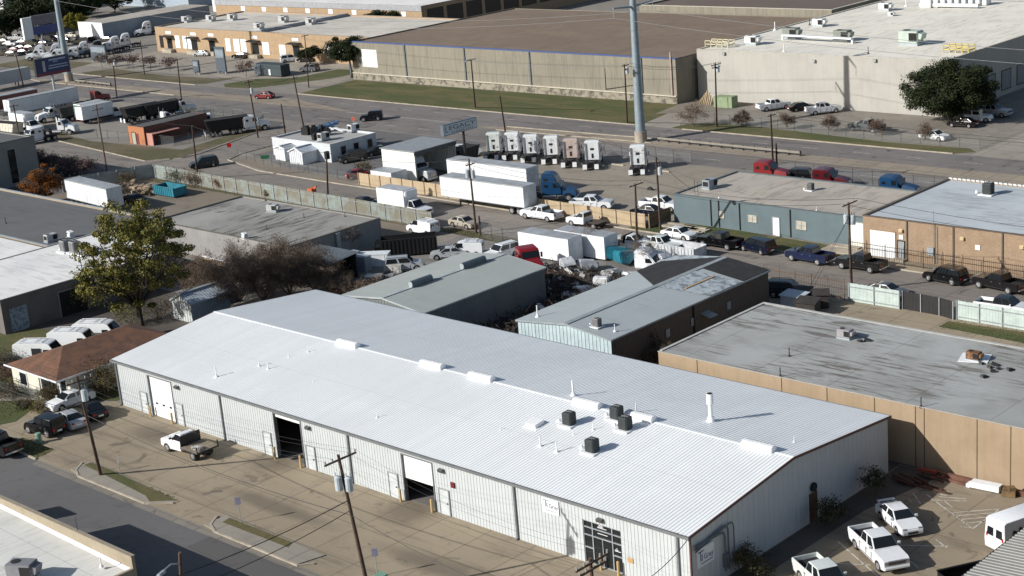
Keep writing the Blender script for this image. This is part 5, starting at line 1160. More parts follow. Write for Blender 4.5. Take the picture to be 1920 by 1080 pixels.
q.bar(a+Vector((-.5, 0, .35)), b+Vector((-.5, 0, .35)), .1).bar(a+Vector((.5, 0, .35)), b+Vector((.5, 0, .35)), .1)
tag(q.build('steel_boom', plain('boom_blue', (.07, .17, .32), .6)), 'blue steel lattice boom lying across the white office roof', 'steel boom')
q = MB()
for px, py, sx, sy, sz in ((575, 252, 1.6, 1.0, 1.2), (590, 255, 1.0, 1.2, 1.5), (603, 248, 1.4, .8, 1.0), (615, 253, 1.2, 1.0, 1.0), (592, 262, 1.0, .8, .9)): g = G(px, py, 2.8); tag(MB().obox(g+Vector((0, 0, sz/2)), (sx, sy, sz), px).obox(g+Vector((0, 0, sz)), (sx*.6, sy*.6, sz*.5), px).build('roof_machine', DARK), 'dark machine among the heap in the middle of the white office roof', 'machine', 'dark machines on the office roof')
a, b = G(622, 237, 3.4), G(645, 246, 3.0); tag(MB().bar(a, b, .6, .12).build('white_ramp', WHITE), 'white sloping board on the white office roof', 'board')
gable_shed('storage_shed', 'white metal storage shed with gabled roof before the white office', -206.6, -203.2, 158.8, 163.6, 2.1, 2.8, plain('shed_white', (.60, .63, .66), .5), plain('shed_white_roof', (.42, .47, .52), .5), WHITE, 'shed', plain('shed_white', (.60, .63, .66), .5), .4)
gable_shed('storage_shed', 'small white box shed left of the gabled white shed', -211.4, -208.8, 159.6, 164.0, 2.2, 2.5, plain('shed_white', (.60, .63, .66), .5), plain('shed_grey_roof', (.25, .28, .31), .5), WHITE, 'shed', plain('shed_white2', (.66, .70, .72), .5), .4)
cp = thing('open_canopy_shed', 'tall white three-sided truck shelter with dark open side', 'shelter', (-178, 161, 0))
CPW = dirty('shelter_wall', (.74, .74, .70), (.68, .68, .65), .4, .4, .7, .6, 0, .15, .02)
MB().corr((-181.7, 157.2, 0), (1, 0, 0), (0, 0, 1), 7.4, 4.85, (0, -1, 0), .4).corr((-174.3, 165.8, 0), (-1, 0, 0), (0, 0, 1), 7.4, 4.85, (0, 1, 0), .4).corr((-181.7, 165.8, 0), (0, -1, 0), (0, 0, 1), 8.6, 4.85, (-1, 0, 0), .4).build('wall', CPW, cp)
MB().box(-181.9, -174.1, 157.0, 166.0, 4.86, 4.98).build('roof', plain('shelter_roof', (.24, .26, .28), .6, 0, .15), cp); MB().box(-174.35, -174.2, 157.1, 165.9, 4.3, 4.85).build('header', plain('header_dark', (.06, .07, .08), .6), cp)
MB().cyl((-174.5, 157.5, 0), (-174.5, 157.5, 4.8), .1, .1, 8).cyl((-174.5, 165.5, 0), (-174.5, 165.5, 4.8), .1, .1, 8).build('post', GREY, cp)
ss = flat_building('storage_shed', 'low white shed with grey roof behind the yellow fence', -180.2, -175.6, 153.3, 156.4, 2.4, plain('shed_white', (.60, .63, .66), .5), plain('shed_grey_roof', (.25, .28, .31), .5), .05, .1, None, 'shed')
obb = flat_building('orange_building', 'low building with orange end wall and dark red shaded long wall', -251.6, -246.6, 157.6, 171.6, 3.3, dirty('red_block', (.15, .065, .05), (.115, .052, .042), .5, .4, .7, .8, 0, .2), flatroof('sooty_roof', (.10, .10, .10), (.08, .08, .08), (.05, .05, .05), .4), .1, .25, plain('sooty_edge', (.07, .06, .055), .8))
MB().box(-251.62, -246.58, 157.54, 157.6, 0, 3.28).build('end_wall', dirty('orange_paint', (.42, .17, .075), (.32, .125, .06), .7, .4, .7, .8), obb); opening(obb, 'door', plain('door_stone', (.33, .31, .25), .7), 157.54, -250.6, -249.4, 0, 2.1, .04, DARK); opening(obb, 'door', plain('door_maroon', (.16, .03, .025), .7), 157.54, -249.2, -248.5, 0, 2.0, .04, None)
MB().box(-246.5, -244.6, 157.9, 158.1, 0, 2.2).box(-246.5, -244.6, 158.1, 164, 2.0, 2.12).build('lean_to', plain('lean_pink', (.45, .22, .18), .8), obb)
lt = thing('lean_to_shed', 'dark lean-to shed against the grey block building', 'shed', (-146.5, 116, 0))
MB().box(-150.4, -143.6, 113.6, 113.75, 0, 2.6).box(-150.4, -150.25, 113.76, 118.4, 0, 2.9).box(-150.4, -143.6, 118.4, 118.55, 0, 3.1).build('wall', plain('lean_dark', (.05, .05, .05), .8), lt); MB().add([(-150.7, 113.3, 2.7), (-143.3, 113.3, 2.7), (-143.3, 118.8, 3.2), (-150.7, 118.8, 3.2)], [(0, 1, 2, 3)]).build('roof', dirty('lean_roof', (.11, .13, .145), (.07, .08, .09), .8, .4, .7, .5), lt)

# ---- across the main road, left half
st = flat_building('dock_building', 'long tan brick warehouse with small white dock doors and pale roof, upper left', -358.6, -270, 237, 266, 6.4, brick('dock_brick', (.40, .275, .165), (.34, .225, .13), (.36, .29, .2)), flatroof('dock_roof', (.60, .56, .49), (.53, .50, .45), (.2, .18, .15), .5, 12, 0), .3, .3, plain('dock_edge', (.25, .23, .21), .7))
def px2x(px, Y=237.0, py=70): return onY(px, py, Y).x
for px, wd, z0, z1, mt in ((302, 1.6, 1.0, 4.2, DARK), (317, 2.2, .6, 3.6, GLASS), (332, 2.0, 1.2, 4.4, WHITE), (346, 2.0, 1.2, 4.4, WHITE), (353, 2.0, 1.2, 4.4, WHITE), (363, 2.4, .6, 3.6, GLASS), (396, 2.4, .6, 3.6, GLASS), (426, 2.0, 1.2, 4.4, WHITE), (442, 2.4, 1.2, 4.4, WHITE), (455, 2.2, 1.2, 4.4, WHITE), (477, 2.4, .6, 3.6, GLASS), (496, 2.6, 1.0, 4.0, WHITE), (527, 2.4, .6, 3.6, WHITE), (553, 2.4, .6, 3.6, GLASS), (617, 3.0, 1.2, 4.2, WHITE), (637, 3.0, 1.0, 4.4, WHITE)):
    x = px2x(px); opening(st, 'window' if mt is GLASS else 'dock_door', mt, 237, x-wd/2, x+wd/2, z0, z1, .05, None)
    if mt is GLASS: MB().obox((x, 236.2, 4.2), (4.2, 1.6, .12), 0, .12).build('awning', DARK, st); MB().box(x-2, x+2, 235.6, 236.95, 0, .9).build('entry_step', KERB, st)
    MB().box(x-1.2, x+1.2, 236.93, 236.995, 4.7, 5.4).build('number_board', WHITE, st) if mt is GLASS else None
for px, py, lab in ((350, 42, 'rooftop unit nearest the left end of the dock building roof'), (396, 40, 'pale twin unit left of centre on the dock building roof'), (436, 38, 'large framed unit on the left half of the dock building roof'), (532, 42, 'small white unit on the right half of the dock building roof'), (583, 46, 'flat white unit on the right half of the dock building roof'), (486, 55, 'white unit at the front edge of the dock building roof')): hv('rooftop_unit', plain('unit_pale', (.42, .43, .44), .5), (px, py), 6.1, 0, lab, 'air conditioner', None, 1.3)
MB().box(-314.5, -314, 237.5, 265.5, 6.1, 6.9).build('roof_divider', plain('divider_grey', (.27, .28, .30), .7), st)
s2 = flat_building('dock_building', 'second tan brick warehouse with grey fascia behind the first dock building', -385, -298, 276, 420, 7.5, brick('dock_brick', (.40, .275, .165), (.34, .225, .13), (.36, .29, .2)), flatroof('white_dock_roof', (.74, .73, .70), (.68, .67, .64), (.35, .33, .3), .4, 14, 0), .1, .3, plain('fascia_grey', (.30, .31, .33), .7))
MB().box(-385.05, -297.9, 275.85, 275.99, 6.2, 7.5).build('fascia', plain('fascia_grey', (.30, .31, .33), .7), s2)
for k in range(8): x = -372+k*9.6; opening(s2, 'dock_door', WHITE, 276, x-.9, x+.9, 2.0, 6.0, .05, None)
for k in range(16): y = 278+k*7; opening(s2, 'window', GLASS, -298, y, y+5.5, 2.5, 6.4, .05, BLACK, 'x')
bl = thing('blue_grey_building', 'low blue-grey building with white sign wall and beige roof, far upper left', 'building', (-400, 262, 0))
MB().box(-409, -396.6, 245, 282, 0, 4.9).build('wall', dirty('bluegrey_wall', (.26, .31, .36), (.22, .27, .32), .3, .4, .7, .7), bl); MB().box(-409, -396.5, 244.9, 245, .0, 5.2).build('sign_wall', WHITE, bl); MB().box(-409, -396.6, 245.1, 282, 4.91, 5.0).build('roof', GBR, bl)
def block(name, label, pxl, pxr, py, D, h, wall, roofm, zfront=0):
    a, b = G(pxl, py), G(pxr, py); y = (a.y+b.y)/2
    return flat_building(name, label, min(a.x, b.x), max(a.x, b.x), y, y+D, h, wall, roofm, .2, .3, None)
WFAR = plain('far_white_wall', (.56, .58, .60), .7); BFAR = plain('far_blue_wall', (.30, .36, .42), .7)
fb = flat_building('far_office', 'white building far behind the dock buildings at the top edge', -420, -392, 300, 330, 9, WFAR, WLR, .2, .3, None)
for k in range(3): opening(fb, 'window', GLASS, 300, -416+k*8, -414.6+k*8, 3, 5, .05, None)
fb = flat_building('far_office', 'white block with small dark windows in the top left corner', -560, -492, 268, 300, 9, WFAR, WLR, .2, .3, None)
for k in range(6): opening(fb, 'window', GLASS, 268, -556+k*11, -554+k*11, 5, 7.5, .05, None)
for k in range(2): opening(fb, 'window', GLASS, -492, 272+k*9, 274+k*9, 5, 7.5, .05, None, 'x')
flat_building('far_office', 'pale blue far building with white roof behind the trees at the top left', -485, -440, 305, 340, 7, BFAR, WLR, .2, .3, None)
flat_building('far_office', 'long grey far building at the top edge left of the second dock building', -392, -330, 430, 470, 8, BFAR, WLR, .2, .3, None)
sg = thing('sign_trailer_box', 'dark container with white poster on its side by the driveway', 'container', (-284, 211, 0))
a = G(502, 143); MB().box(a.x-4.5, a.x+5.0, a.y, a.y+2.6, .2, 2.7).build('container_body', plain('container_slate', (.035, .05, .06), .6), sg); MB().box(a.x-4.5, a.x-2.4, a.y-.06, a.y-.002, .2, 2.7).build('door_panel', plain('container_blue', (.16, .2, .24), .6), sg); MB().box(a.x+.6, a.x+1.2, a.y-.05, a.y-.002, .3, 1.6).build('poster', WHITE, sg)
for px, py, w_, h_, lab in ((370, 140, 2.4, 3.4, 'small dark panel sign left of the taller one on the far grass'), (417, 138, 3.6, 6.2, 'tall dark panel sign on the far grass by the driveway'), (188, 118, 7.0, 4.5, 'blue-grey banner board on the far grass beyond the billboard')):
    g = G(px, py); t = thing('panel_sign', lab, 'sign', g); MB().box(g.x-w_/2, g.x+w_/2, g.y-.2, g.y+.2, .5, h_).build('panel', plain('panel_slate', (.07, .09, .11), .5), t, .05); MB().box(g.x-w_/2+.2, g.x-w_/2+.5, g.y-.1, g.y+.1, 0, .5).box(g.x+w_/2-.5, g.x+w_/2-.2, g.y-.1, g.y+.1, 0, .5).build('post', GREY, t); MB().box(g.x-w_/2+.3, g.x+w_/2-.3, g.y-.23, g.y-.202, h_*.6, h_*.9).build('panel_face', plain('panel_face', (.20, .24, .28), .5), t)
# signs that carry words
lx = -172.6; ls = thing('pylon_sign', 'pale pylon sign reading LEGACY with a phone number, above the truck shelter', 'sign', (lx, 165.2, 0))
ya, yb = onX(829, 247, lx).y, onX(891, 231, lx).y; zb, zt = onX(829, 256, lx).z, onX(829, 235, lx).z
MB().box(lx-.35, lx+.35, ya, yb, zb, zt).build('cabinet', plain('sign_cabinet', (.10, .13, .16), .5), ls); MB().box(lx+.352, lx+.38, ya+.12, yb-.1, zb+.1, zt-.1).build('sign_face', plain('sign_pale', (.50, .56, .60), .4, 0, .03), ls)
MB().cyl((lx, ya+(yb-ya)*.62, 0), (lx, ya+(yb-ya)*.62, zb), .22, .2, 10).build('post', BLACK, ls)
LW = yb-ya; LH = zt-zb; LT = plain('letter_teal', (.02, .07, .12), .5); LB = plain('letter_black', (.02, .02, .03), .5)
text('L', LT, ls, (lx+.385, ya+LW*.04, zb+LH*.30), (0, 1, 0), LH*.72); text('EGACY', LT, ls, (lx+.385, ya+LW*.145, zb+LH*.46), (0, 1, 0), LH*.52, (0, 0, 1), 'lettering', LW*.80)
text('214.634.1111', LB, ls, (lx+.385, ya+LW*.22, zb+LH*.10), (0, 1, 0), LH*.26, (0, 0, 1), 'lettering', LW*.64); MB().box(lx+.381, lx+.392, ya+LW*.34, ya+LW*.80, zb+LH*.37, zb+LH*.40).build('sign_rule', LT, ls)
g = G(107, 197); bx = g.x; bs = thing('billboard', 'navy billboard on a single pale post beside the main road', 'billboard', g)
ya, yb = onX(66, 130, bx).y, onX(129, 120, bx).y; zb, zt = onX(66, 146, bx).z, onX(66, 112, bx).z
MB().box(bx-.5, bx+.3, ya, yb, zb, zt).build('frame', BLACK, bs); MB().box(bx+.302, bx+.33, ya+.1, yb-.1, zb+.1, zt-.1).build('face', dirty('billboard_navy', (.02, .035, .10), (.03, .05, .14), .3, .4, .7, .5, 0, 0, 0), bs); MB().cyl(g, (g.x, g.y, zb), .28, .25, 10).build('post', GALV, bs)
W_ = yb-ya; H_ = zt-zb; MB().box(bx+.332, bx+.345, ya+.1, yb-.1, zb+.1, zb+H_*.17).build('red_band', plain('billboard_red', (.15, .02, .05), .5), bs)
q = MB()
for v, u0, u1, h_ in ((.80, .40, .90, .10), (.70, .52, .66, .05), (.50, .38, .95, .06), (.36, .36, .95, .06)): q.box(bx+.332, bx+.342, ya+W_*u0, ya+W_*u1, zb+H_*v, zb+H_*(v+h_))
q.build('faded_lines', plain('billboard_text', (.30, .36, .48), .5), bs); MB().box(bx+.332, bx+.343, ya+W_*.20, ya+W_*.28, zb+H_*.25, zb+H_*.85).build('figure', plain('billboard_figure', (.36, .34, .36), .5), bs)
g = G(82, 90); t = thing('pylon_sign', 'tall stepped pylon sign in grey, blue and white at the far left', 'sign', g)
x = g.x; MB().cyl(g, g+Vector((0, 0, 4)), .25, .25, 8).cyl(g+Vector((0, 5, 0)), g+Vector((0, 5, 4)), .25, .25, 8).build('post', GREY, t); MB().box(x-.4, x+.4, g.y-2.5, g.y+6.5, 4, 6.2).build('lower_panel', plain('panel_blue', (.05, .07, .22), .5), t); MB().box(x-.4, x+.4, g.y-2.5, g.y+6.5, 6.5, 9.2).build('upper_panel', plain('panel_grey', (.14, .14, .16), .5), t); MB().box(x-.41, x+.41, g.y-5.5, g.y-2.6, 3, 9.0).build('tower_panel', WHITE, t)

# ================================================================= FENCES
def fence(name, label, pts, h, mat, postm, step=2.6, kind='panel', cat='fence', rail=True, out=0):
    t = thing(name, label, cat, (pts[0][0], pts[0][1], 0)); pan = MB(); rl = MB(); n = 0
    if kind == 'chain': postm = plain('post_dark', (.07, .07, .07), .6)
    for a, b in zip(pts, pts[1:]):
        a, b = Vector((a[0], a[1], 0)), Vector((b[0], b[1], 0)); L = (b-a).length; d = (b-a)/L; nn = Vector((d.y, -d.x, 0))
        if nn.dot(a) > 0: nn = -nn                                    # nn looks towards the camera side
        k = max(1, round(L/step))
        for i in range(k+(1 if b == Vector((*pts[-1][:2], 0)) else 0)):
            p = a+d*(L*i/k)
            if n < 90: MB().bar(p+nn*.06, p+nn*.06+Vector((0, 0, h+(.25 if kind != 'panel' else .02))), .045 if kind != 'panel' else .1).build('post', postm, t); n += 1
        if kind == 'panel':
            m = max(1, int(L/.16))
            for i in range(m):
                u = L*i/m; v = L*(i+1)/m-.018; j = random.uniform(-.03, .03); p, q = a+d*u, a+d*v; o = nn*random.uniform(-.006, .006)
                pan.add([p+o+Vector((0, 0, .04)), q+o+Vector((0, 0, .04)), q+o+Vector((0, 0, h+j)), p+o+Vector((0, 0, h+j)), p+o-nn*.03+Vector((0, 0, .04)), q+o-nn*.03+Vector((0, 0, .04)), q+o-nn*.03+Vector((0, 0, h+j)), p+o-nn*.03+Vector((0, 0, h+j))], [(0,1,2,3),(7,6,5,4),(3,2,6,7),(0,3,7,4),(1,5,6,2)])
            if rail:
                for z in (.35, h-.35): rl.bar(a+nn*.07+Vector((0, 0, z)), b+nn*.07+Vector((0, 0, z)), .07)
        elif kind == 'chain':
            pan.quad(a+Vector((0, 0, .05)), b+Vector((0, 0, .05)), b+Vector((0, 0, h)), a+Vector((0, 0, h))); rl.bar(a+Vector((0, 0, h)), b+Vector((0, 0, h)), .035)
        elif kind == 'iron':
            for i in range(int(L/.22)): p = a+d*(i*.22+.05); pan.bar(p+Vector((0, 0, .1)), p+Vector((0, 0, h)), .022)
            for z in (.2, h-.2): rl.bar(a+Vector((0, 0, z)), b+Vector((0, 0, z)), .05)
    if pan.v: pan.build('chain_link' if kind == 'chain' else 'picket' if kind == 'iron' else 'board_panel', mat, t)
    if rl.v: rl.build('rail', postm, t)
    return t
PATCHF = dirty('weathered_sheet', (.27, .32, .30), (.20, .18, .135), .35, .42, .58, .7, 0, .6, .2)
fence('sheet_fence', 'weathered pale green sheet fence along the middle street', [(-219.5, 141.3), (-200, 140.6), (-152.4, 139.4)], 2.3, PATCHF, GREY, 3.2)
fence('sheet_fence', 'short shaded grey-blue fence at the corner of the junk plot', [(-226, 128), (-220.2, 141.4)], 2.3, dirty('shade_sheet', (.30, .36, .38), (.22, .25, .25), .5, .4, .6, .7, 0, .5), GREY, 3.0)
YF = dirty('yellow_boards', (.47, .37, .245), (.40, .31, .20), .6, .4, .7, .8, 0, .25, .05)
fence('board_fence', 'tan board fence behind the parked trailers on the middle street', [(-182.6, 152.9), (-126.3, 152.2)], 1.9, YF, plain('post_tan', (.34, .25, .15), .8), 2.4, rail=False)
fence('board_fence', 'short fence return coloured darker for shade at the corner of the slate building', [(-125.9, 152.4), (-125.6, 156.4)], 1.9, plain('brown_boards', (.17, .11, .07), .85), plain('post_tan', (.34, .25, .15), .8))  # shaded part of the tan fence: the shade is put into its brown
WF = plain('white_sheet', (.46, .54, .51), .6, 0, .10)
fence('sheet_fence', 'white sheet fence section left of the black screened gate', [(-87.7, 138.4), (-81.7, 138.4)], 2.0, WF, GREY, 3.0)
fence('sheet_fence', 'white sheet fence section right of the black screened gate', [(-75.2, 138.3), (-58, 138.3)], 2.0, WF, GREY, 2.6)
fence('screen_gate', 'gate covered with black screen between the white fence sections', [(-81.5, 138.7), (-77.2, 138.5), (-75.4, 138.0)], 1.95, plain('black_screen', (.02, .02, .02), .8), GREY, 2.0, cat='gate', rail=False)
fence('iron_fence', 'dark iron fence before the tan brick building', [(-96.5, 152.5), (-82, 152.2), (-50, 152.2)], 2.1, BLACK, BLACK, 2.4, 'iron')
fence('pipe_gate', 'rusty pipe gate beside the utility pole at the shed yard', [(-98.5, 138.5), (-88.2, 138.4)], 2.2, plain('rust_pipe', (.12, .06, .03), .8), plain('rust_pipe', (.12, .06, .03), .8), 2.0, 'iron', 'gate')
fence('chain_fence', 'chain-link fence along the road side of the truck lot', [(-170, 183.9), (-143, 183.9)], 1.9, chain('chain_link'), GREY, 3.2, 'chain')
fence('chain_fence', 'chain-link fence behind the slate building along the main road', [(-131, 183.9), (-97, 183.9)], 1.9, chain('chain_link'), GREY, 3.2, 'chain')
fence('chain_fence', 'chain-link gate with frame by the weed verge', [(-143.0, 139.2), (-138.0, 138.0), (-128, 139.6), (-113, 139.6)], 2.0, chain('chain_link'), GREY, 3.0, 'chain')
fence('chain_fence', 'low chain-link fence beside the white office lot', [(-218.8, 157.5), (-205, 155.6), (-192, 154.6), (-184, 154.0)], 1.3, chain('chain_link'), BLACK, 2.8, 'chain')
fence('chain_fence', 'chain-link fence on the grass edge of the cream warehouse lot', [(-159, 211.1), (-126, 209.0), (-110, 209.2)], 1.5, chain('chain_link'), GREY, 3.2, 'chain')
fence('chain_fence', 'chain-link fence with dark mesh at the corner of the truck yard and main road', [(-268, 179.5), (-240, 179.5), (-237, 176)], 1.9, chain('chain_dark', (.08, .09, .09), .45), GREY, 3.2, 'chain')
fence('chain_fence', 'chain-link fence along the west truck yard by the side street', [(-262, 157.3), (-240.5, 159.5), (-238.5, 178)], 1.7, chain('chain_link'), GREY, 3.2, 'chain')
fence('house_fence', 'low dark fence before the house garden', [(-150, 71.6), (-143, 72.2), (-139.8, 72.8)], 1.1, chain('chain_dark', (.08, .09, .09), .45), BLACK, 1.8, 'chain')
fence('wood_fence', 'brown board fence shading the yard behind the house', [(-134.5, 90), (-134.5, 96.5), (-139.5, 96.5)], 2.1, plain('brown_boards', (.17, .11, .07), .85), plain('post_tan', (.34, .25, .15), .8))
a_, b_ = G(385, 513), G(440, 527); fence('board_fence', 'tan board fence with pale cap behind the thicket', [(a_.x, a_.y), (b_.x, b_.y)], 2.2, YF, plain('post_tan', (.34, .25, .15), .8), 2.4, rail=False); tag(MB().bar((a_.x, a_.y, 2.3), (b_.x, b_.y, 2.3), .22, .1).build('wall_cap', WHITE), 'long pale cap board on the tan fence behind the thicket', 'cap board')
def guard(label, a, b, n):
    t = thing('guard_rail', label, 'guard rail', (a[0], a[1], 0), 'guard rails on the median'); q = MB().bar((*a, .62), (*b, .62), .1, .32); q.build('beam', plain('beam_pale', (.22, .20, .165), .6), t)
    for i in range(n): x, y = a[0]+(b[0]-a[0])*i/(n-1), a[1]+(b[1]-a[1])*i/(n-1); MB().box(x-.1, x+.1, y+.06, y+.28, 0, .85).build('post', plain('post_dark_wood', (.035, .028, .022), .9), t)
guard('pale guard rail with dark posts right of the large steel pole', (-158.6, 195.4), (-131.5, 195.0), 14); guard('pale guard rail with dark posts beside the left steel pole', (-333.5, 196.6), (-318, 196.2), 9)
for pts in ([(-193, 193.2), (-162.5, 194.3)],): pass

# ================================================================= POLES AND WIRES
POLES = {}
def pole(key, base, top, h, label, arms=((.3, 2.4),), xf=0, lamp=False, r=.16, along='y', box=False):
    g = G(*base); p = G(*top, h); t = thing('utility_pole', label, 'utility pole', g); d = p-g
    MB().cyl(g-Vector((0, 0, .1)), p, r, r*.66, 10).build('pole', WOODP, t, smooth=40)
    A = Vector((0, 1, 0)) if along == 'y' else Vector((1, 0, 0)); at = []
    for dz, L in arms:
        c = p-d.normalized()*dz; MB().bar(c-A*L/2+Vector((.14, 0, 0)), c+A*L/2+Vector((.14, 0, 0)), .1, .12).build('crossarm', WOODP, t)
        q = MB()
        for s in (-.95, -.5, .5, .95): b = c+A*(L/2*s)+Vector((.14, 0, .06)); q.cyl(b, b+Vector((0, 0, .22)), .05, .06, 6); at.append(b+Vector((0, 0, .2)))
        q.build('insulator', plain('porcelain', (.34, .33, .31), .4), t)
    for k in range(xf):
        c = p-d.normalized()*(2.2)+Vector(((.42, .05, 0), (-.1, -.42, .1), (-.3, .4, -.1))[k]); o = MB().cyl(c-Vector((0, 0, .5)), c+Vector((0, 0, .45)), .27, .27, 12).cyl(c+Vector((0, 0, .45)), c+Vector((0, 0, .55)), .27, .12, 12).cyl(c+Vector((.1, .1, .5)), c+Vector((.1, .1, .8)), .04, .04, 6).cyl(c+Vector((-.1, -.1, .5)), c+Vector((-.1, -.1, .8)), .04, .04, 6).build('transformer', plain('transformer_grey', (.40, .45, .48), .45), t)
    if box: c = p-d.normalized()*.6; MB().obox(c+Vector((.1, 0, 0)), (.5, .6, 1.1)).build('switch_box', DARK, t)
    if lamp:
        c = p-d.normalized()*1.0; q = MB().tube([c, c+Vector((.5, -1.0, .5)), c+Vector((.9, -1.9, .5))], .05, 6); q.build('lamp_arm', GALV, t); MB().obox(c+Vector((1.0, -2.1, .45)), (.3, .75, .2), .4).build('lamp_head', GALV, t, .05)
    POLES[key] = (p, at, d.normalized()); return t
pole('s1', (189, 891), (144, 705), 11.2, 'leaning brown utility pole with white transformer in front of the parked cars at left', ((.6, 2.4),), 1)
pole('s2', (694, 1120), (634, 853), 11.5, 'brown utility pole with crossarm and two transformers before the white warehouse', ((.3, 2.8),), 2)
pole('s3', (1139, 1330), (1106, 1047), 11.2, 'utility pole top with crossarms in front of the glazed entrance at the bottom edge', ((.25, 2.8), (.7, 2.4)), 2)
pole('lamp', (346, 1205), (337, 1036), 8.0, 'dark pole top with a street lamp at the bottom left', (), 0, True)
pole('m1', (615, 376), (612, 286), 8.6, 'thin utility pole with a dark box at its top by the pale green fence', (), 0, box=True)
pole('m2', (893, 437), (879, 298), 10.6, 'utility pole with transformers in front of the long white trailer', ((.8, 1.6),), 2)
pole('m3', (1195, 466), (1191, 345), 9.6, 'utility pole with a wide crossarm standing in the scrap yard', ((.1, 2.6),), 0)
pole('m4', (1239, 435), (1230, 294), 11.0, 'tall utility pole with one transformer at the end of the tan board fence', (), 1)
pole('m5', (1597, 545), (1591, 380), 11.0, 'utility pole with crossarm and transformers at the end of the white fence', ((.1, 2.8),), 2)
pole('m6', (901, 441), (898, 405), 3.0, 'short stub pole beside the pole with transformers', (), 0)
pole('w1', (371, 334), (360, 236), 10.0, 'utility pole on the corner before the orange building', (), 0)
pole('w2', (201, 324), (180, 196), 10.6, 'utility pole with crossarm at the street corner left', ((.9, 2.2),), 0)
pole('w3', (39, 268), (25, 196), 8.5, 'utility pole before the tan tipper at the far left', ((.4, 2.0),), 0)
pole('r1', (219, 184), (211, 108), 10.5, 'utility pole by the main road between the billboard and the green-doored truck', ((.3, 2.2),), 1)
pole('r2', (342, 205), (332, 111), 11.0, 'utility pole by the main road behind the orange building', ((.1, 2.6),), 0)
pole('r3', (484, 258), (465, 150), 11.2, 'utility pole with transformer before the white tractor at the side street', ((.4, 2.2),), 1)
pole('r4', (569, 236), (550, 142), 10.0, 'leaning utility pole at the corner of the white office', ((.5, 1.6),), 0)
pole('r5', (535, 251), (527, 195), 6.4, 'short bare pole left of the white office', (), 0)
pole('r6', (44, 162), (30, 104), 8.5, 'utility pole with white lamp head on the main road at the far left', ((.1, 1.2),), 0)
pole('r7', (271, 140), (263, 76), 10.0, 'thin pole on the far grass before the dock building', (), 0, r=.12)
pole('r8', (579, 164), (571, 66), 13.0, 'slim pole on the corner of the far grass before the dark trees', ((.2, 1.8),), 0, r=.13)
pole('r9', (891, 201), (883, 111), 12.0, 'utility pole on the grass bank before the tan warehouse with a long lamp arm', ((.2, 2.0),), 0, True)
pole('r10', (949, 256), (937, 179), 9.0, 'utility pole by the main road left of the row of white tractors', (), 0)
pole('r11', (1176, 229), (1171, 121), 13.0, 'utility pole with transformer left of the big steel pole', ((.3, 1.8),), 1)
pole('r12', (1344, 237), (1341, 118), 14.0, 'utility pole with transformer platform before the cream warehouse', ((.6, 2.4), (1.6, 2.0)), 1)
pole('r13', (1450, 322), (1445, 214), 11.0, 'utility pole by the main road behind the slate building roof', ((.3, 2.0),), 0)
pole('r14', (1457, 322), (1455, 268), 5.6, 'short pole right beside the pole behind the slate building roof', (), 0)
pole('r15', (1137, 180), (1134, 128), 7.0, 'thin pole against the tan warehouse wall left of the steel pole', (), 0, r=.1)
pole('r16', (770, 150), (768, 106), 5.6, 'thin short pole against the left half of the tan warehouse wall', (), 0, r=.1)
def mono(base, lean, label, h=31):
    g = G(*base); t = thing('steel_pole', label, 'transmission pole', g)
    MB().cyl(g, g+Vector((0, 0, 1.8)), 1.0, 1.0, 16).build('foundation', KERB, t, smooth=40); top = g+Vector((0, 0, h)); MB().cyl(g+Vector((0, 0, 1.7)), top, .80, .42, 16).build('shaft', plain('weathered_steel', (.25, .31, .35), .5, .3, .1), t, smooth=40)
    for z, L in ((21.6, 4.6), (29.4, 4.0)):
        c = g+Vector((0, 0, z))
        for s in (-1, 1): MB().cyl(c, c+Vector((.2*s, s*L, .35)), .20, .10, 8).build('arm', plain('weathered_steel', (.25, .31, .35), .5, .3, .1), t)
        q = MB()
        for s in (-1, 1): e = c+Vector((.2*s, s*L, .3)); q.cyl(e, e-Vector((0, 0, 1.4)), .04, .04, 6)
        q.build('insulator', GREY, t)
    return g
g1 = mono((1202, 266), 0, 'tall blue-grey steel transmission pole on the median before the tan warehouse'); g2 = mono((130, 152), 0, 'tall blue-grey steel transmission pole behind the navy billboard')
NW = [0]
def wire(a, b, sag, label, r=.022, cat='power line', mat=None, group='overhead wires'):
    a, b = Vector(a), Vector(b); n = 14; P = [a.lerp(b, i/n)-Vector((0, 0, sag*4*(i/n)*(1-i/n))) for i in range(n+1)]
    tag(MB().tube(P, r, 4).build('overhead_wire', mat or WIRE), label, cat, group)
def pt(k, i=None): p, at, d = POLES[k]; return at[i] if i is not None and at else p
def off(p, x=0, y=0, z=0): return Vector(p)+Vector((x, y, z))
for i, y in enumerate(('nearest', 'second', 'third', 'farthest')):
    wire(pt('s1', i), pt('s2', i), .9, 'dark wire between the two leaning street poles, %s of four on the crossarms' % y, .008); wire(pt('s2', i), pt('s3', i), .9, 'dark wire from the transformer pole to the bottom edge pole, %s of four' % y, .008)
    wire(pt('s1', i), off(pt('s1', i), -46, 1.5, -.3), .9, 'dark wire from the leaning pole off to the left, %s of four' % y, .008)
p2, _, d2 = POLES['s2']; p1, _, d1 = POLES['s1']; p3, _, d3 = POLES['s3']
for k, lab in ((4.8, 'lower'),):
    wire(p1-d1*k, p2-d2*k, .7, '%s telephone cable between the two street poles' % lab, .03, 'cable'); wire(p2-d2*k, p3-d3*k, .7, '%s telephone cable from the transformer pole to the bottom edge pole' % lab, .03, 'cable'); wire(p1-d1*k, off(p1-d1*k, -46, 1.5, 0), .7, '%s telephone cable from the leaning pole to the left' % lab, .028, 'cable')
